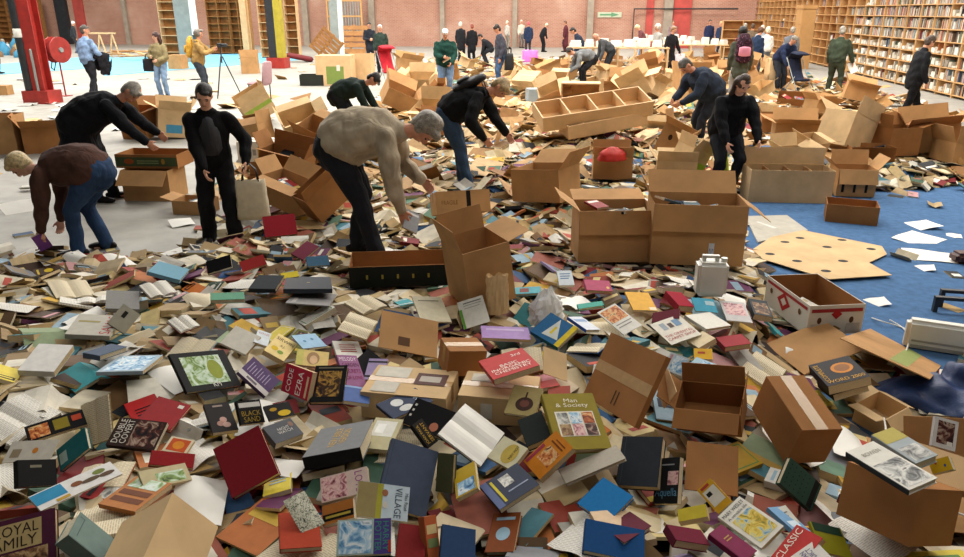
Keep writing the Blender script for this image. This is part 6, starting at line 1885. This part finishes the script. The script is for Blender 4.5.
# papers on the carpet
for q, lb in (([(893,225),(925,219),(945,226),(908,232)], 'printed white poster lying on the blue carpet'), ([(888,238),(915,229),(944,240),(930,247)], 'large white torn paper on the blue carpet'),
              ([(900,248),(950,252),(958,264),(908,258)], 'stiff white card sheet on the blue carpet'), ([(912,266),(934,264),(936,270),(914,273)], 'small white leaflet on the blue carpet'),
              ([(945,233),(962,234),(962,238),(948,238)], 'tiny white slip on the blue carpet'), ([(0,205),(36,196),(58,214),(10,222)], 'crumpled white sheeting on the grey floor by the woman in brown'),
              ([(168,220),(190,217),(196,224),(172,227)], 'white newspaper sheet on the bare floor'), ([(860,300),(884,296),(892,304),(868,309)], 'white booklet on the carpet behind the fruit box')):
    M, W, H, sc = solve_quad(q, .8, .02)
    sheet(lb, M, W, H, WHITEP, .006)
# ------------------------------------------------------------------ bags and things people carry
CANVAS = mat('canvas', '#cbbfa4', .9, .07, 12, .3, 200)
BLACKF = mat('black_nylon', '#18181b', .6, .15, 10, .2, 120)
def soft_bag(label, cat, loc, yaw, w, d, h, m, handles=True, name='bag', hcol=None, crumple=.06, pw=3.2, voxel=.014):
    t = thing(name, label, cat, loc, math.radians(yaw))
    b = MB()
    rr = random.Random(int(1000 * abs(loc[0])))
    nr, nn = 9, 28
    for i in range(nr):
        f = i / (nr - 1)
        ww = w * .5 * (1 - .08 * f); dd = d * .5 * (1 - .55 * f ** 2)
        for k in range(nn):
            a = 2 * PI * k / nn
            ca, sa = math.cos(a), math.sin(a)
            q = (abs(ca) ** pw + abs(sa) ** pw) ** (-1 / pw)
            if pw < 3: q *= math.sqrt(max(.08, 1 - (f * 1.9 - .85) ** 2)) if f > .4 else 1
            cr = 1 + crumple * (rr.random() - .5) + .05 * math.sin(k * 2.2 + f * 5)
            b.v.append((ww * ca * q * cr, dd * sa * q * cr, f * h * (1 + crumple * .5 * (rr.random() - .5) + (.04 * math.sin(k * 1.3) if i == nr - 1 else 0))))
    for i in range(nr - 1):
        for k in range(nn):
            a0 = i * nn + k; a1 = i * nn + (k + 1) % nn
            b.f.append((a0, a1, a1 + nn, a0 + nn)); b.c.append(None); b.mi.append(0)
    b.f.append(tuple(range(nn - 1, -1, -1))); b.c.append(None); b.mi.append(0)
    b.f.append(tuple((nr - 1) * nn + k for k in range(nn))); b.c.append(None); b.mi.append(0)
    b.build('bag_body', m, t, crumple < .15)
    if handles:
        for s in (-1, 1):
            hb = MB()
            pts = [(-w * .25, s * d * .15, h * .95), (-w * .2, s * d * .12, h * 1.3), (0, s * d * .08, h * 1.45), (w * .2, s * d * .12, h * 1.3), (w * .25, s * d * .15, h * .95)]
            hb.tube(pts, [(.006, .014)] * 5, 8); hb.build('handle', hcol or m, t, True)
    return t
p = footp(240, 214, 0.02)
soft_bag('cream canvas shopping bag hanging from the hand of the woman in black', 'bag', loc_of(black_w, black_w['hands'][0]) + Vector((.03, -.02, -.56)), 10, .30, .12, .38, CANVAS, hcol=BLACKF, name='tote_bag')
def backpack(info, label, m, w=.30, h=.42, d=.16, off=0, pocket=None):
    P = info['P']
    R = Matrix.Rotation(P.rotation_euler.z, 3, 'Z')
    ax = info['ax']; left = info['left']
    back = -(left.cross(ax)).normalized()
    c = info['p2'] + ax * (.03 + off) + back * (.10 * info['r'] + d * .5 + .02)
    t = thing('backpack', label, 'backpack', P.location + R @ c)
    X, Y, Z = R @ left, R @ back, R @ ax
    t.rotation_euler = Matrix(((X.x, Y.x, Z.x), (X.y, Y.y, Z.y), (X.z, Y.z, Z.z))).to_euler()
    b = MB()
    b.tube([(0, 0, -h / 2), (0, 0, -h * .2), (0, 0, h * .25), (0, 0, h / 2)], [(w * .46, d * .42), (w * .5, d * .52), (w * .48, d * .46), (w * .3, d * .3)], 18, side=(1, 0, 0))
    remeshed(b, 'bag_body', .014, m, t, 2, .004, 3)
    b = MB(); b.tube([(0, d * .5, -h * .32), (0, d * .55, -h * .02)], [(w * .36, .03), (w * .34, .028)], 14, side=(1, 0, 0)); b.build('front_pocket', pocket or m, t, True)
    for s in (-1, 1):
        b = MB(); b.tube([(s * w * .28, -d * .4, h * .42), (s * w * .38, -d * .4 - .16, h * .40), (s * w * .42, -d * .4 - .2, h * .05), (s * w * .36, -d * .4, -h * .36)], [(.008, .022)] * 4, 8); b.build('strap', pocket or m, t, True)
    return t
backpack(back_m, 'small black backpack on the bending fair haired man', BLACKF, .28, .36, .13, .04)
backpack(photog, 'yellow ochre backpack worn by the photographer', mat('ochre_nylon', '#c99a3a', .6, .1, 8, .2, 100), .34, .44, .2)
dots, nt, bs = nodes_of('dotted_fabric', .7, .2)
vo = nt.nodes.new('ShaderNodeTexVoronoi'); vo.inputs['Scale'].default_value = 26
tc = nt.nodes.new('ShaderNodeTexCoord'); nt.links.new(tc.outputs['Object'], vo.inputs['Vector'])
r_ = ramp(nt, vo.outputs['Distance'], [(.0, '#b0708c'), (.28, '#3a1a2a'), (1, '#1a0d14')])
nt.links.new(r_.outputs['Color'], bs.inputs['Base Color'])
backpack(rucks, 'dark purple rucksack with pink dots', dots, .36, .5, .2, 0, mat('pink_strap', '#d88aa0', .6, .08))
P = khaki['P']
soft_bag('black shoulder bag of the woman in khaki', 'bag', loc_of(khaki, (.05, -.30, .68)), -10, .34, .16, .32, BLACKF, name='shoulder_bag')
soft_bag('pink and white patterned carrier bag', 'bag', loc_of(pinkbag, (.08, .36, .40)), 20, .42, .2, .36, mat_picture('pink_white_pattern', ['#d58aa0', '#ecd9dc', '#f0ecea', '#c9a0c0', '#e6dfe2'], 30), name='carrier_bag')
soft_bag('dark rucksack hanging beside the young man in jeans', 'bag', loc_of(jeans_m, (-.18, .34, .55)), 40, .30, .2, .46, BLACKF, name='rucksack')
soft_bag('magenta plastic bag lying behind the young man', 'bag', Vector(at(530, 62)), 0, .7, .4, .5, mat('magenta_plastic', '#cf6fc0', .35, .1), False, name='plastic_bag')
soft_bag('red cloth bag slumped on a carton', 'bag', Vector(at(612, 160, .245)), 20, .36, .24, .16, mat('red_cloth', '#b3291f', .6, .1, 9, .3, 60), False, name='cloth_bag', crumple=.14, pw=2.3)
soft_bag('lime yellow bag beside the long haired woman', 'bag', Vector(at(722, 180, .05)), 60, .22, .14, .3, mat('lime_cloth', '#a3b81f', .6, .1), True, name='tote_bag')
soft_bag('crumpled white plastic bag among the books', 'bag', Vector(at(546, 322, .0)), 30, .22, .16, .22, mat('white_plastic_film', '#e6e7e8', .25, .05, 10, .6, 18, spec=.6), False, name='plastic_bag', crumple=.3, pw=2.4)
soft_bag('brown kraft paper bag standing by the tall tan carton', 'bag', Vector(at(497, 312, 0)), 12, .15, .09, .26, CARD[2], False, name='paper_bag', crumple=.16)
# coat over the arm of the man in the blue shirt
t = thing('folded_coat', 'dark coat hanging over the arm of the man in the blue shirt', 'coat', loc_of(shirt, (.22, -.26, .62)), 1.0)
b = MB(); b.tube([(-.16, 0, .46), (0, 0, .5), (.16, 0, .46)], [.07, .08, .07], 10); b.tube([(0, -.05, .48), (.02, -.08, .2), (.0, -.07, .02)], [(.17, .05), (.18, .06), (.14, .05)], 14, side=(1, 0, 0)); b.tube([(0, .06, .48), (-.02, .08, .25), (0, .08, .12)], [(.16, .05), (.16, .05), (.14, .04)], 14, side=(1, 0, 0))
remeshed(b, 'coat_cloth', .014, cloth('#1d1c20'), t, 2, .006, 3)
b = MB(); b.tube([(-.12, -.1, .25), (.1, -.13, .2)], [(.05, .012)] * 2, 8); b.build('sleeve', cloth('#1d1c20'), t, True)
# books and papers in hands
def hand_book(info, k, label, color, W=.12, H=.18, TH=.02, off=(.08, 0, -.05), rot=(0, 0, 0), feats=()):
    P = info['P']
    h = info['hands'][k]
    M = Matrix.Translation(loc_of(info, h + Vector(off))) @ Matrix.Rotation(P.rotation_euler.z, 4, 'Z') @ Euler(tuple(math.radians(a) for a in rot)).to_matrix().to_4x4()
    return book(label, M, W, H, TH, color, feats, 'soft')
hand_book(brown_w, 0, 'purple paperback being picked up by the woman in brown', '#7a4a9a', .11, .18, .02, (.03, -.02, -.11), (70, 20, 30), [('r', .1, .1, .9, .3, '#b79ac8')])
hand_book(white_m, 1, 'brown book held by the white haired man', '#6a4a32', .16, .22, .02, (.04, .08, -.05), (30, 10, 0), [('r', .1, .1, .9, .3, '#a98a5c')])
hand_book(beige, 1, 'slim grey book in the hand of the man in beige', '#8a8a8c', .13, .2, .015, (.08, .02, -.10), (40, 30, 20), [('r', .1, .1, .9, .2, '#c9c9c8')])

# ------------------------------------------------------------------ toppled wooden shelves and crate
def lying_shelf(px, py, L, Wd, D, yaw, tilt, label, n=4, up=.1):
    P = at(px, py, up)
    t = thing('toppled_bookcase', label, 'bookcase', P)
    t.rotation_euler = Euler((math.radians(tilt[0]), math.radians(tilt[1]), math.radians(yaw)))
    th = .022
    for y in (-Wd / 2, Wd / 2 - th):
        b = MB(); b.box(-L / 2, L / 2, y, y + th, 0, D); b.build('side_panel', WOOD_L, t)
    for k in range(n + 1):
        x = -L / 2 + (L - th) * k / n
        b = MB(); b.box(x, x + th, -Wd / 2 + th, Wd / 2 - th, .008, D - .004); b.build('shelf', WOOD_L, t)
    b = MB(); b.box(-L / 2, L / 2, -Wd / 2, Wd / 2, -.008, 0); b.build('back_panel', WOOD, t)
    return t
lying_shelf(592, 115, 1.75, .62, .22, 10, (16, -7), 'long pale bookcase lying on its back on the mound', 4, .25)
lying_shelf(603, 128, 1.3, .42, .2, 14, (8, -8), 'second pale bookcase lying half hidden under the first', 5, .05)
CS = .78
t = thing('wooden_crate', 'open fronted pale wooden crate standing on the toppled bookcase', 'crate', Vector(at(580, 105, .30)), math.radians(-8))
for args, nm in (((-.5, .5, -.3, .3, 0, .03), 'bottom_board'), ((-.5, .5, -.3, .3, .55, .58), 'top_board'), ((-.5, -.47, -.3, .3, .03, .55), 'side_board'), ((.47, .5, -.3, .3, .03, .55), 'side_board'), ((-.47, .47, .27, .3, .03, .55), 'back_board')):
    b = MB(); b.box(*[v * CS for v in args]); b.build(nm, WOOD if nm == 'back_board' else WOOD_L, t)
b = MB(); b.box(.5 * CS, .58 * CS, -.3 * CS, -.24 * CS, 0, .7 * CS); b.build('post', WOOD_L, t)
M = Matrix.Translation(at(550, 108, .30)) @ Matrix.Rotation(.5, 4, 'Z') @ Matrix.Rotation(-.2, 4, 'X')
book('large red hardback lying on the toppled bookcase', M, .34, .24, .03, '#a9302c', (), 'hard')
# pale wooden rack behind the bending men
p = on_z(616, 78, .1)
t = thing('wooden_rack', 'pale open wooden rack with slanting boards behind the bending men', 'rack', p, -.1)
for k in range(5):
    b = MB(); b.box(-1.6 + k * .8 - .03, -1.6 + k * .8 + .03, -.3, .3, 0, 1.0); b.build('upright', WOOD_L, t)
for z in (.12, .55, .95):
    b = MB(); b.box(-1.65, 1.65, -.32, .32, z, z + .03); b.build('board', WOOD_L, t)
for k in range(4):
    b = MB(); b.box(-.03, .03, -.02, .02, 0, .9, None, Matrix.Translation((-1.5 + k * .8, -.33, .1)) @ Matrix.Rotation(.6, 4, 'Y')); b.build('brace', WOOD_L, t)
for k in range(7):
    M = Matrix.Translation(Vector(p) + Vector((-1.4 + k * .45, .05, 1.0))) @ Matrix.Rotation(k * 1.3, 4, 'Z')
    b = MB(); b.box(-.18, .18, -.13, .13, 0, .12 + .03 * (k % 3)); b.box(-.15, .16, -.12, .1, .12 + .03 * (k % 3), .2 + .03 * (k % 3))
    o = b.build('paper_stack', WHITEP); o.matrix_world = M; tag(o, 'white stack of papers on the pale wooden rack', 'papers', 'paper stacks on the rack')
# pale tables with papers below the wall
for k, (px, py, lb) in enumerate(((690, 62, 'pale long table piled with white papers behind the rucksack woman'), (662, 56, 'pale table with white papers near the far wall'))):
    p = on_z(px, py, 0)
    t = thing('trestle_table', lb, 'table', p, HROT)
    b = MB(); b.box(-1.6, 1.6, -.4, .4, .74, .78); b.build('table_top', WOOD_L, t)
    for x in (-1.4, 1.4):
        for y in (-.33, .33):
            b = MB(); b.box(x - .03, x + .03, y - .03, y + .03, 0, .74); b.build('leg', WOOD_L, t)
    for q in range(8):
        b = MB(); hh = .1 + .05 * ((q * 7) % 4); b.box(-.16, .16, -.12, .12, 0, hh); b.box(-.12, .15, -.1, .12, hh, hh + .06)
        o = b.build('paper_stack', WHITEP); o.matrix_world = t.matrix_basis @ Matrix.Translation((-1.4 + q * .4, .1 * ((q % 3) - 1), .78)) @ Matrix.Rotation(q, 4, 'Z')
        tag(o, 'white stack of papers on a pale table by the wall', 'papers', 'paper stacks on the tables')

# ------------------------------------------------------------------ hose reel, tripod, pushchairs
p = on_z(66, 96, 0)
t = thing('hose_reel', 'red hose reel on a thin red stand beside the red column', 'hose reel', p, -.35)
b = MB(); b.tube([(0, 0, 0), (0, 0, .95)], [.02, .02], 8); b.build('stand', RED, t, True)
b = MB(); b.box(-.12, .12, -.12, .12, 0, .02); b.build('foot', RED, t)
for x in (-.16, .10):
    b = MB(); b.tube([(x, 0, 1.22), (x + .03, 0, 1.22)], [.34, .34], 26, caps=False); b.build('disc', RED, t)
b = MB(); b.tube([(-.14, 0, 1.22), (.11, 0, 1.22)], [.24, .24], 20, caps=False); o = b.build('hose_drum', mat('dark_red_hose', '#7a1e1e', .6, .1), t); o['label'] = 'dark red coiled hose'
b = MB(); b.tube([(.13, 0, 1.22), (.17, 0, 1.22)], [.07, .06], 14, caps=False); b.build('hub', STEEL_G, t)
b = MB(); b.tube([(-.02, -.1, .9), (-.1, -.12, .7), (-.22, -.1, .75), (-.2, -.05, .95)], [.018] * 4, 7); b.build('hose_end', STEEL_D, t, True)
p = on_z(226, 97, 0)
t = thing('tripod', 'black camera tripod in front of the photographer', 'tripod', p)
for a in (.3, 2.4, 4.5):
    b = MB(); b.tube([(.42 * math.cos(a), .42 * math.sin(a), .01), (.03 * math.cos(a), .03 * math.sin(a), 1.05)], [.014, .018], 8); b.build('leg', STEEL_D, t, True)
b = MB(); b.tube([(0, 0, .9), (0, 0, 1.3)], [.018, .018], 8); b.build('centre_post', STEEL_D, t, True)
b = MB(); b.box(-.06, .06, -.07, .07, 1.3, 1.4); b.tube([(.06, 0, 1.35), (.16, 0, 1.35)], [.04, .045], 12); o = b.build('camera_body', STEEL_D, t); o['label'] = 'black camera'
def pushchair(px, py, yaw, col, label, z=0):
    p = on_z(px, py, z)
    t = thing('pushchair', label, 'pushchair', p, math.radians(yaw))
    fm = cloth(col)
    for s in (-.24, .24):
        for x in (-.3, .32):
            b = MB(); b.tube([(x, s - .015, .09), (x, s + .015, .09)], [.09, .09], 14, caps=False); b.build('wheel', STEEL_D, t)
        b = MB(); b.tube([(.32, s, .09), (.0, s, .5), (-.35, s, 1.0)], [.013] * 3, 7); b.tube([(-.3, s, .09), (.1, s, .5)], [.013] * 2, 7); b.build('frame', STEEL_G, t, True)
    b = MB(); b.tube([(-.35, -.24, 1.0), (-.35, .24, 1.0)], [.018] * 2, 8); b.build('handle_bar', STEEL_D, t, True)
    b = MB(); b.tube([(.22, 0, .42), (-.05, 0, .40), (-.2, 0, .62), (-.3, 0, .95)], [(.2, .04), (.21, .05), (.21, .05), (.19, .04)], 14, side=(0, 1, 0)); b.build('seat', fm, t, True)
    b = MB(); b.tube([(-.34, 0, .95), (-.2, 0, 1.12), (.02, 0, 1.08)], [(.22, .03), (.24, .05), (.22, .03)], 14, side=(0, 1, 0)); b.build('hood', fm, t, True)
    return t
pushchair(390, 86, -60, '#b02733', 'red folded pushchair standing on the heap', .1)
pc = pushchair(797, 95, -75, '#23283a', 'dark blue pushchair beside the leaning man', 0)
# ------------------------------------------------------------------ timber against the far wall
def pallet(px, py, label, lean, roll, n=7, w=1.2, z=0):
    p = on_z(px, py, z)
    t = thing('pallet', label, 'pallet', p)
    t.rotation_euler = Euler((lean, roll, HROT))
    for k in range(n):
        b = MB(); b.box(-w / 2, w / 2, -.07, -.05, .02 + k * w / n, .02 + k * w / n + w / n * .72); b.build('slat', WOOD_D, t)
    for x in (-.55, 0, .55):
        b = MB(); b.box(x * w / 1.2 - .05, x * w / 1.2 + .05, -.05, .05, 0, w); b.build('bearer', WOOD_D, t)
    return t
pallet(319, 55, 'brown wooden pallet tipped on its corner against the brick wall', -.1, .7, 6, 1.15, .35)
pallet(350, 54, 'wooden pallet lying low below the metal grille', -.6, 0, 5, 1.8)
e = wall_px(351)
t = thing('metal_grille', 'grey metal grille in a wooden frame leaning on the brick wall', 'grille', hall(e, -1.2, .9), HROT)
b = MB(); b.box(-1.2, -1.1, -.05, .05, 0, 2); b.box(1.1, 1.2, -.05, .05, 0, 2); b.box(-1.1, 1.1, -.05, .05, 0, .1); b.box(-1.1, 1.1, -.05, .05, 1.9, 2); b.box(-1.1, 1.1, -.05, .05, .95, 1.05); b.build('frame', WOOD, t)
for k in range(12):
    b = MB(); b.box(-1.05 + k * .18, -.97 + k * .18, -.03, .03, .1, 1.9); b.build('bar', STEEL_G, t)
for px, py, lb in ((103, 57, 'pale wooden trestle frame far behind the man in the blue shirt'), (186, 60, 'pale wooden trestle frame behind the wide grey column')):
    p = on_z(px, py, 0)
    t = thing('sawhorse', lb, 'trestle', p, HROT)
    for x in (-.7, 0, .7):
        for s in (-1, 1):
            b = MB(); b.tube([(x + s * .25, 0, 0), (x, 0, 1.15)], [.04, .04], 6); b.build('leg', WOOD_L, t)
    b = MB(); b.box(-.9, .9, -.05, .05, 1.12, 1.2); b.build('rail', WOOD_L, t)
# planks and boards strewn on the floor at the back left
rp = random.Random(4)
for k in range(16):
    px = rp.uniform(112, 160); py = rp.uniform(51, 57)
    p = on_z(px, py, .05 + .03 * (k % 5))
    b = MB(); L = rp.uniform(.8, 2.0); b.box(-L / 2, L / 2, -.1, .1, 0, .04)
    o = b.build('plank', [WOOD, WOOD_L, WOOD_D][k % 3]); o.location = p; o.rotation_euler = (rp.uniform(-.1, .1), rp.uniform(-.12, .12), rp.uniform(-.8, .8))
    tag(o, 'rough wooden plank in the timber heap behind the blue sheeting', 'plank', 'planks behind the blue sheeting')
for k in range(22):
    px = rp.uniform(-8, 26); py = rp.uniform(50, 58)
    p = on_z(px, py, 0)
    s = rp.uniform(.3, .8)
    M = Matrix.Translation((p[0], p[1], 0)) @ Euler((rp.uniform(-.2, .2), rp.uniform(-.2, .2), rp.uniform(0, 3))).to_matrix().to_4x4()
    t = thing('rubbish_sack', 'bulging sack in the rubbish pile by the left edge', 'sack', M.to_translation(), M.to_3x3(), 'sacks in the rubbish pile')
    b = MB(); b.tube([(0, 0, 0), (0, 0, s * .5), (0, 0, s * .9)], [(s * .5, s * .4), (s * .55, s * .45), (s * .2, s * .15)], 10); b.build('sack', mat(['sack_white', 'sack_blue', 'sack_brown', 'sack_straw'][k % 4], ['#c9c8c2', '#3f86a8', '#7a5f44', '#c9ae74'][k % 4], .7, .15), t, True)
    b = MB(); b.tube([(0, 0, s * .9), (0, 0, s * 1.05)], [s * .1, s * .16], 8); b.build('tied_neck', mat('sack_neck', '#8d8374', .7, .1), t, True)
# litter on the bare floor at the left: single sheets and books
rl = random.Random(9)
k = 0
while k < 44:
    px = rl.uniform(0, 250); py = rl.uniform(78, 132)
    p = on_z(px, py, .004)
    if T(p[0], p[1]) > .02: k += .2; continue
    k += 1
    b = MB(); w, h = rl.uniform(.15, .4), rl.uniform(.2, .45)
    n = 4
    for i in range(n):
        x0 = (i / n - .5) * w; x1 = ((i + 1) / n - .5) * w
        z0 = .02 * (1 + math.cos(i * 2.1)); z1 = .02 * (1 + math.cos((i + 1) * 2.1))
        b.quad((x0, -h / 2, z0), (x1, -h / 2, z1), (x1, h / 2, z1), (x0, h / 2, z0))
    c = rl.choice(['white', 'tan', 'white', 'grey'])
    o = b.build('scrap_paper', {'white': WHITEP, 'tan': CARD[2], 'grey': mat('grey_paper', '#a5a39c', .7, .08)}[c])
    o.location = p; o.rotation_euler = (0, 0, rl.uniform(0, 6))
    tag(o, f'{c} scrap of paper littering the bare floor', 'paper', f'{c} litter on the bare floor')
# ------------------------------------------------------------------ right side odds and ends
t = thing('jerrycan', 'translucent white plastic jerrycan before the biggest carton', 'jerrycan', Vector(at(709, 294, 0)) + Vector((0, 0, .0)), -.1)
JW = mat('white_plastic', '#d3d2c8', .35, .04, 5, spec=.5)
bm = bmesh.new(); bmesh.ops.create_cube(bm, size=1)
for v in bm.verts: v.co = Vector((v.co.x * .20, v.co.y * .14, (v.co.z + .5) * .24))
bmesh.ops.bevel(bm, geom=list(bm.edges), offset=.022, segments=3, affect='EDGES')
me = bpy.data.meshes.new('can_body'); bm.to_mesh(me); bm.free(); me.materials.append(JW); part('can_body', me, t)
b = MB(); b.box(-.07, -.045, -.015, .015, .23, .27); b.box(.015, .04, -.015, .015, .23, .27); b.box(-.07, .04, -.015, .015, .262, .28); b.build('handle', JW, t)
b = MB(); b.tube([(.075, 0, .235), (.075, 0, .262)], [.022, .022], 12, caps=False); b.build('cap', JW, t)
# blue tarpaulin
t = thing('blue_tarpaulin', 'folded dark blue tarpaulin heaped beside the manuals', 'tarpaulin', Vector(on_z(930, 408, 0)))
b = MB()
for k, (x, y, z, sx, sy, sz) in enumerate(((0, 0, .08, .30, .20, .09), (-.16, .05, .06, .16, .16, .08), (.18, -.08, .07, .2, .18, .09), (.02, -.12, .05, .26, .1, .06), (.3, .1, .1, .2, .16, .12))):
    b.ell((x, y, z), (sx, sy, sz), Matrix.Rotation(k * .7, 3, 'Z'), 14, 10)
remeshed(b, 'tarpaulin_folds', .014, mat('blue_tarp', '#1f3560', .5, .12, 8, .3, 60), t, 1, .014, 2)
# white heater panel
t = thing('panel_heater', 'white rounded panel heater lying on its side at the right', 'heater', Vector(on_z(938, 352, .0)), -.42)
bm = bmesh.new(); bmesh.ops.create_cube(bm, size=1)
for v in bm.verts: v.co = Vector((v.co.x * .44, v.co.y * .10, (v.co.z + .5) * .22))
bmesh.ops.bevel(bm, geom=list(bm.edges), offset=.025, segments=3, affect='EDGES')
me = bpy.data.meshes.new('casing'); bm.to_mesh(me); bm.free(); me.materials.append(JW); part('casing', me, t)
b = MB(); b.box(-.18, .18, -.052, -.049, .03, .05); b.box(-.18, .18, -.052, -.049, .07, .085); b.build('vent', mat('grey_plastic', '#9a988f', .5, .05), t)
CORD = mat('white_cord', '#dedbd2', .5, .04)
def cord(pts, label, r=.005, m=None):
    b = MB()
    P = [Vector(p) for p in pts]
    out = []
    for i in range(len(P) - 1):
        p0 = P[max(i - 1, 0)]; p1 = P[i]; p2 = P[i + 1]; p3 = P[min(i + 2, len(P) - 1)]
        for s in range(5):
            u = s / 5
            out.append(.5 * ((2 * p1) + (p2 - p0) * u + (2 * p0 - 5 * p1 + 4 * p2 - p3) * u * u + (3 * p1 - p0 - 3 * p2 + p3) * u ** 3))
    out.append(P[-1])
    b.tube(out, [r] * len(out), 6)
    return tag(b.build('electric_cord', m or CORD, None, True), label, 'cord')
cord([on_z(x, y, z) for x, y, z in ((872, 318, .02), (884, 322, .05), (898, 326, .02), (916, 333, .03))], 'white plug cord curling behind the heater')
cord([on_z(x, y, z) for x, y, z in ((890, 320, .03), (905, 330, .02), (908, 345, .05), (898, 362, .06), (882, 372, .03))], 'white cord trailing over the torn cardboard')
cord([on_z(x, y, z) for x, y, z in ((884, 418, .14), (886, 432, .16), (884, 446, .2))], 'short white cord standing up by the crushed carton')
cord([on_z(x, y, z) for x, y, z in ((908, 494, .33), (922, 502, .30), (938, 506, .31), (966, 516, .31))], 'white cord lying across the tan carton at the edge')
t = thing('black_bracket', 'black metal bracket standing on the blue carpet', 'bracket', Vector(on_z(946, 312, .012)), -.2)
b = MB(); b.box(-.1, -.07, -.02, .02, 0, .12); b.build('leg', STEEL_D, t)
b = MB(); b.box(-.1, .35, -.02, .02, .10, .125); b.build('arm', STEEL_D, t)
b = MB(); b.box(-.02, .4, .1, .14, .12, .145); b.box(-.02, .01, .1, .14, 0, .12); b.build('rear_arm', STEEL_D, t)
t = thing('brown_case', 'small rounded brown case at the edge of the carpet', 'case', Vector(on_z(962, 262, .012)))
bm = bmesh.new(); bmesh.ops.create_cube(bm, size=1)
for v in bm.verts: v.co = Vector((v.co.x * .2, v.co.y * .16, (v.co.z + .5) * .1))
bmesh.ops.bevel(bm, geom=list(bm.edges), offset=.03, segments=3, affect='EDGES')
me = bpy.data.meshes.new('case_body'); bm.to_mesh(me); bm.free(); me.materials.append(mat('brown_leather', '#4a2a26', .4, .1)); part('case_body', me, t)
b = MB(); b.tube([(-.05, -.08, .05), (-.03, -.11, .06), (.03, -.11, .06), (.05, -.08, .05)], [.006] * 4, 6); b.build('handle', STEEL_D, t, True)
# pinkish chair and red sofa piece behind the mound
p = Vector(at(268, 100, .0))
t = thing('upholstered_chair', 'dusty pink upholstered chair behind the mound of cartons', 'chair', p, 2.9)
PK = mat('pink_upholstery', '#a8868a', .9, .06, 20, .2, 100)
b = MB(); b.tube([(0, 0, .42), (.42, 0, .42)], [(.26, .05), (.25, .05)], 14, side=(0, 1, 0)); b.build('seat', PK, t, True)
b = MB(); b.tube([(-.02, 0, .45), (-.08, 0, .95)], [(.26, .05), (.22, .04)], 14, side=(0, 1, 0)); b.build('backrest', PK, t, True)
for x in (.02, .4):
    for s in (-.2, .2):
        b = MB(); b.tube([(x, s, 0), (x, s, .4)], [.015, .015], 6); b.build('leg', STEEL_D, t)
p = Vector(on_z(300, 62, 0))
t = thing('sofa_cushion', 'dark red sofa cushion thrown on the floor beyond the mound', 'cushion', p)
b = MB(); b.tube([(-.5, 0, .3), (.5, 0, .12)], [(.3, .12), (.3, .12)], 14, side=(0, 1, 0)); b.build('cushion', mat('dark_red_upholstery', '#6a2226', .8, .1), t, True)
b = MB(); b.tube([(-.5, .31, .3), (.5, .31, .12)], [.014, .014], 6); b.build('piping', mat('cream_piping', '#c9bfae', .8, .05), t, True)
# exit sign on the wall
e = wall_px(609)
t = thing('exit_sign', 'small green arrow sign on the brick wall', 'sign', hall(e, -.06, 2.0), HROT)
b = MB(); b.box(-.75, .75, 0, .03, -.16, .16); b.build('plate', mat('faded_green', '#b8bda4', .6, .05), t)
b = MB(); b.add([(-.6, -.004, -.05), (.1, -.004, -.05), (.1, -.004, -.14), (.6, -.004, 0), (.1, -.004, .14), (.1, -.004, .05), (-.6, -.004, .05)], [tuple(range(7))]); b.build('arrow', mat('sign_green', '#5f8f6a', .6, .05), t)
M = Matrix.Translation(loc_of(overall, overall['hands'][1] + Vector((.04, -.02, -.14)))) @ Matrix.Rotation(1.2, 4, 'X') @ Matrix.Rotation(.4, 4, 'Z')
sheet('white papers held by the man in green overalls', M, .22, .3, WHITEP, .01, name='paper_sheaf', th=.006)
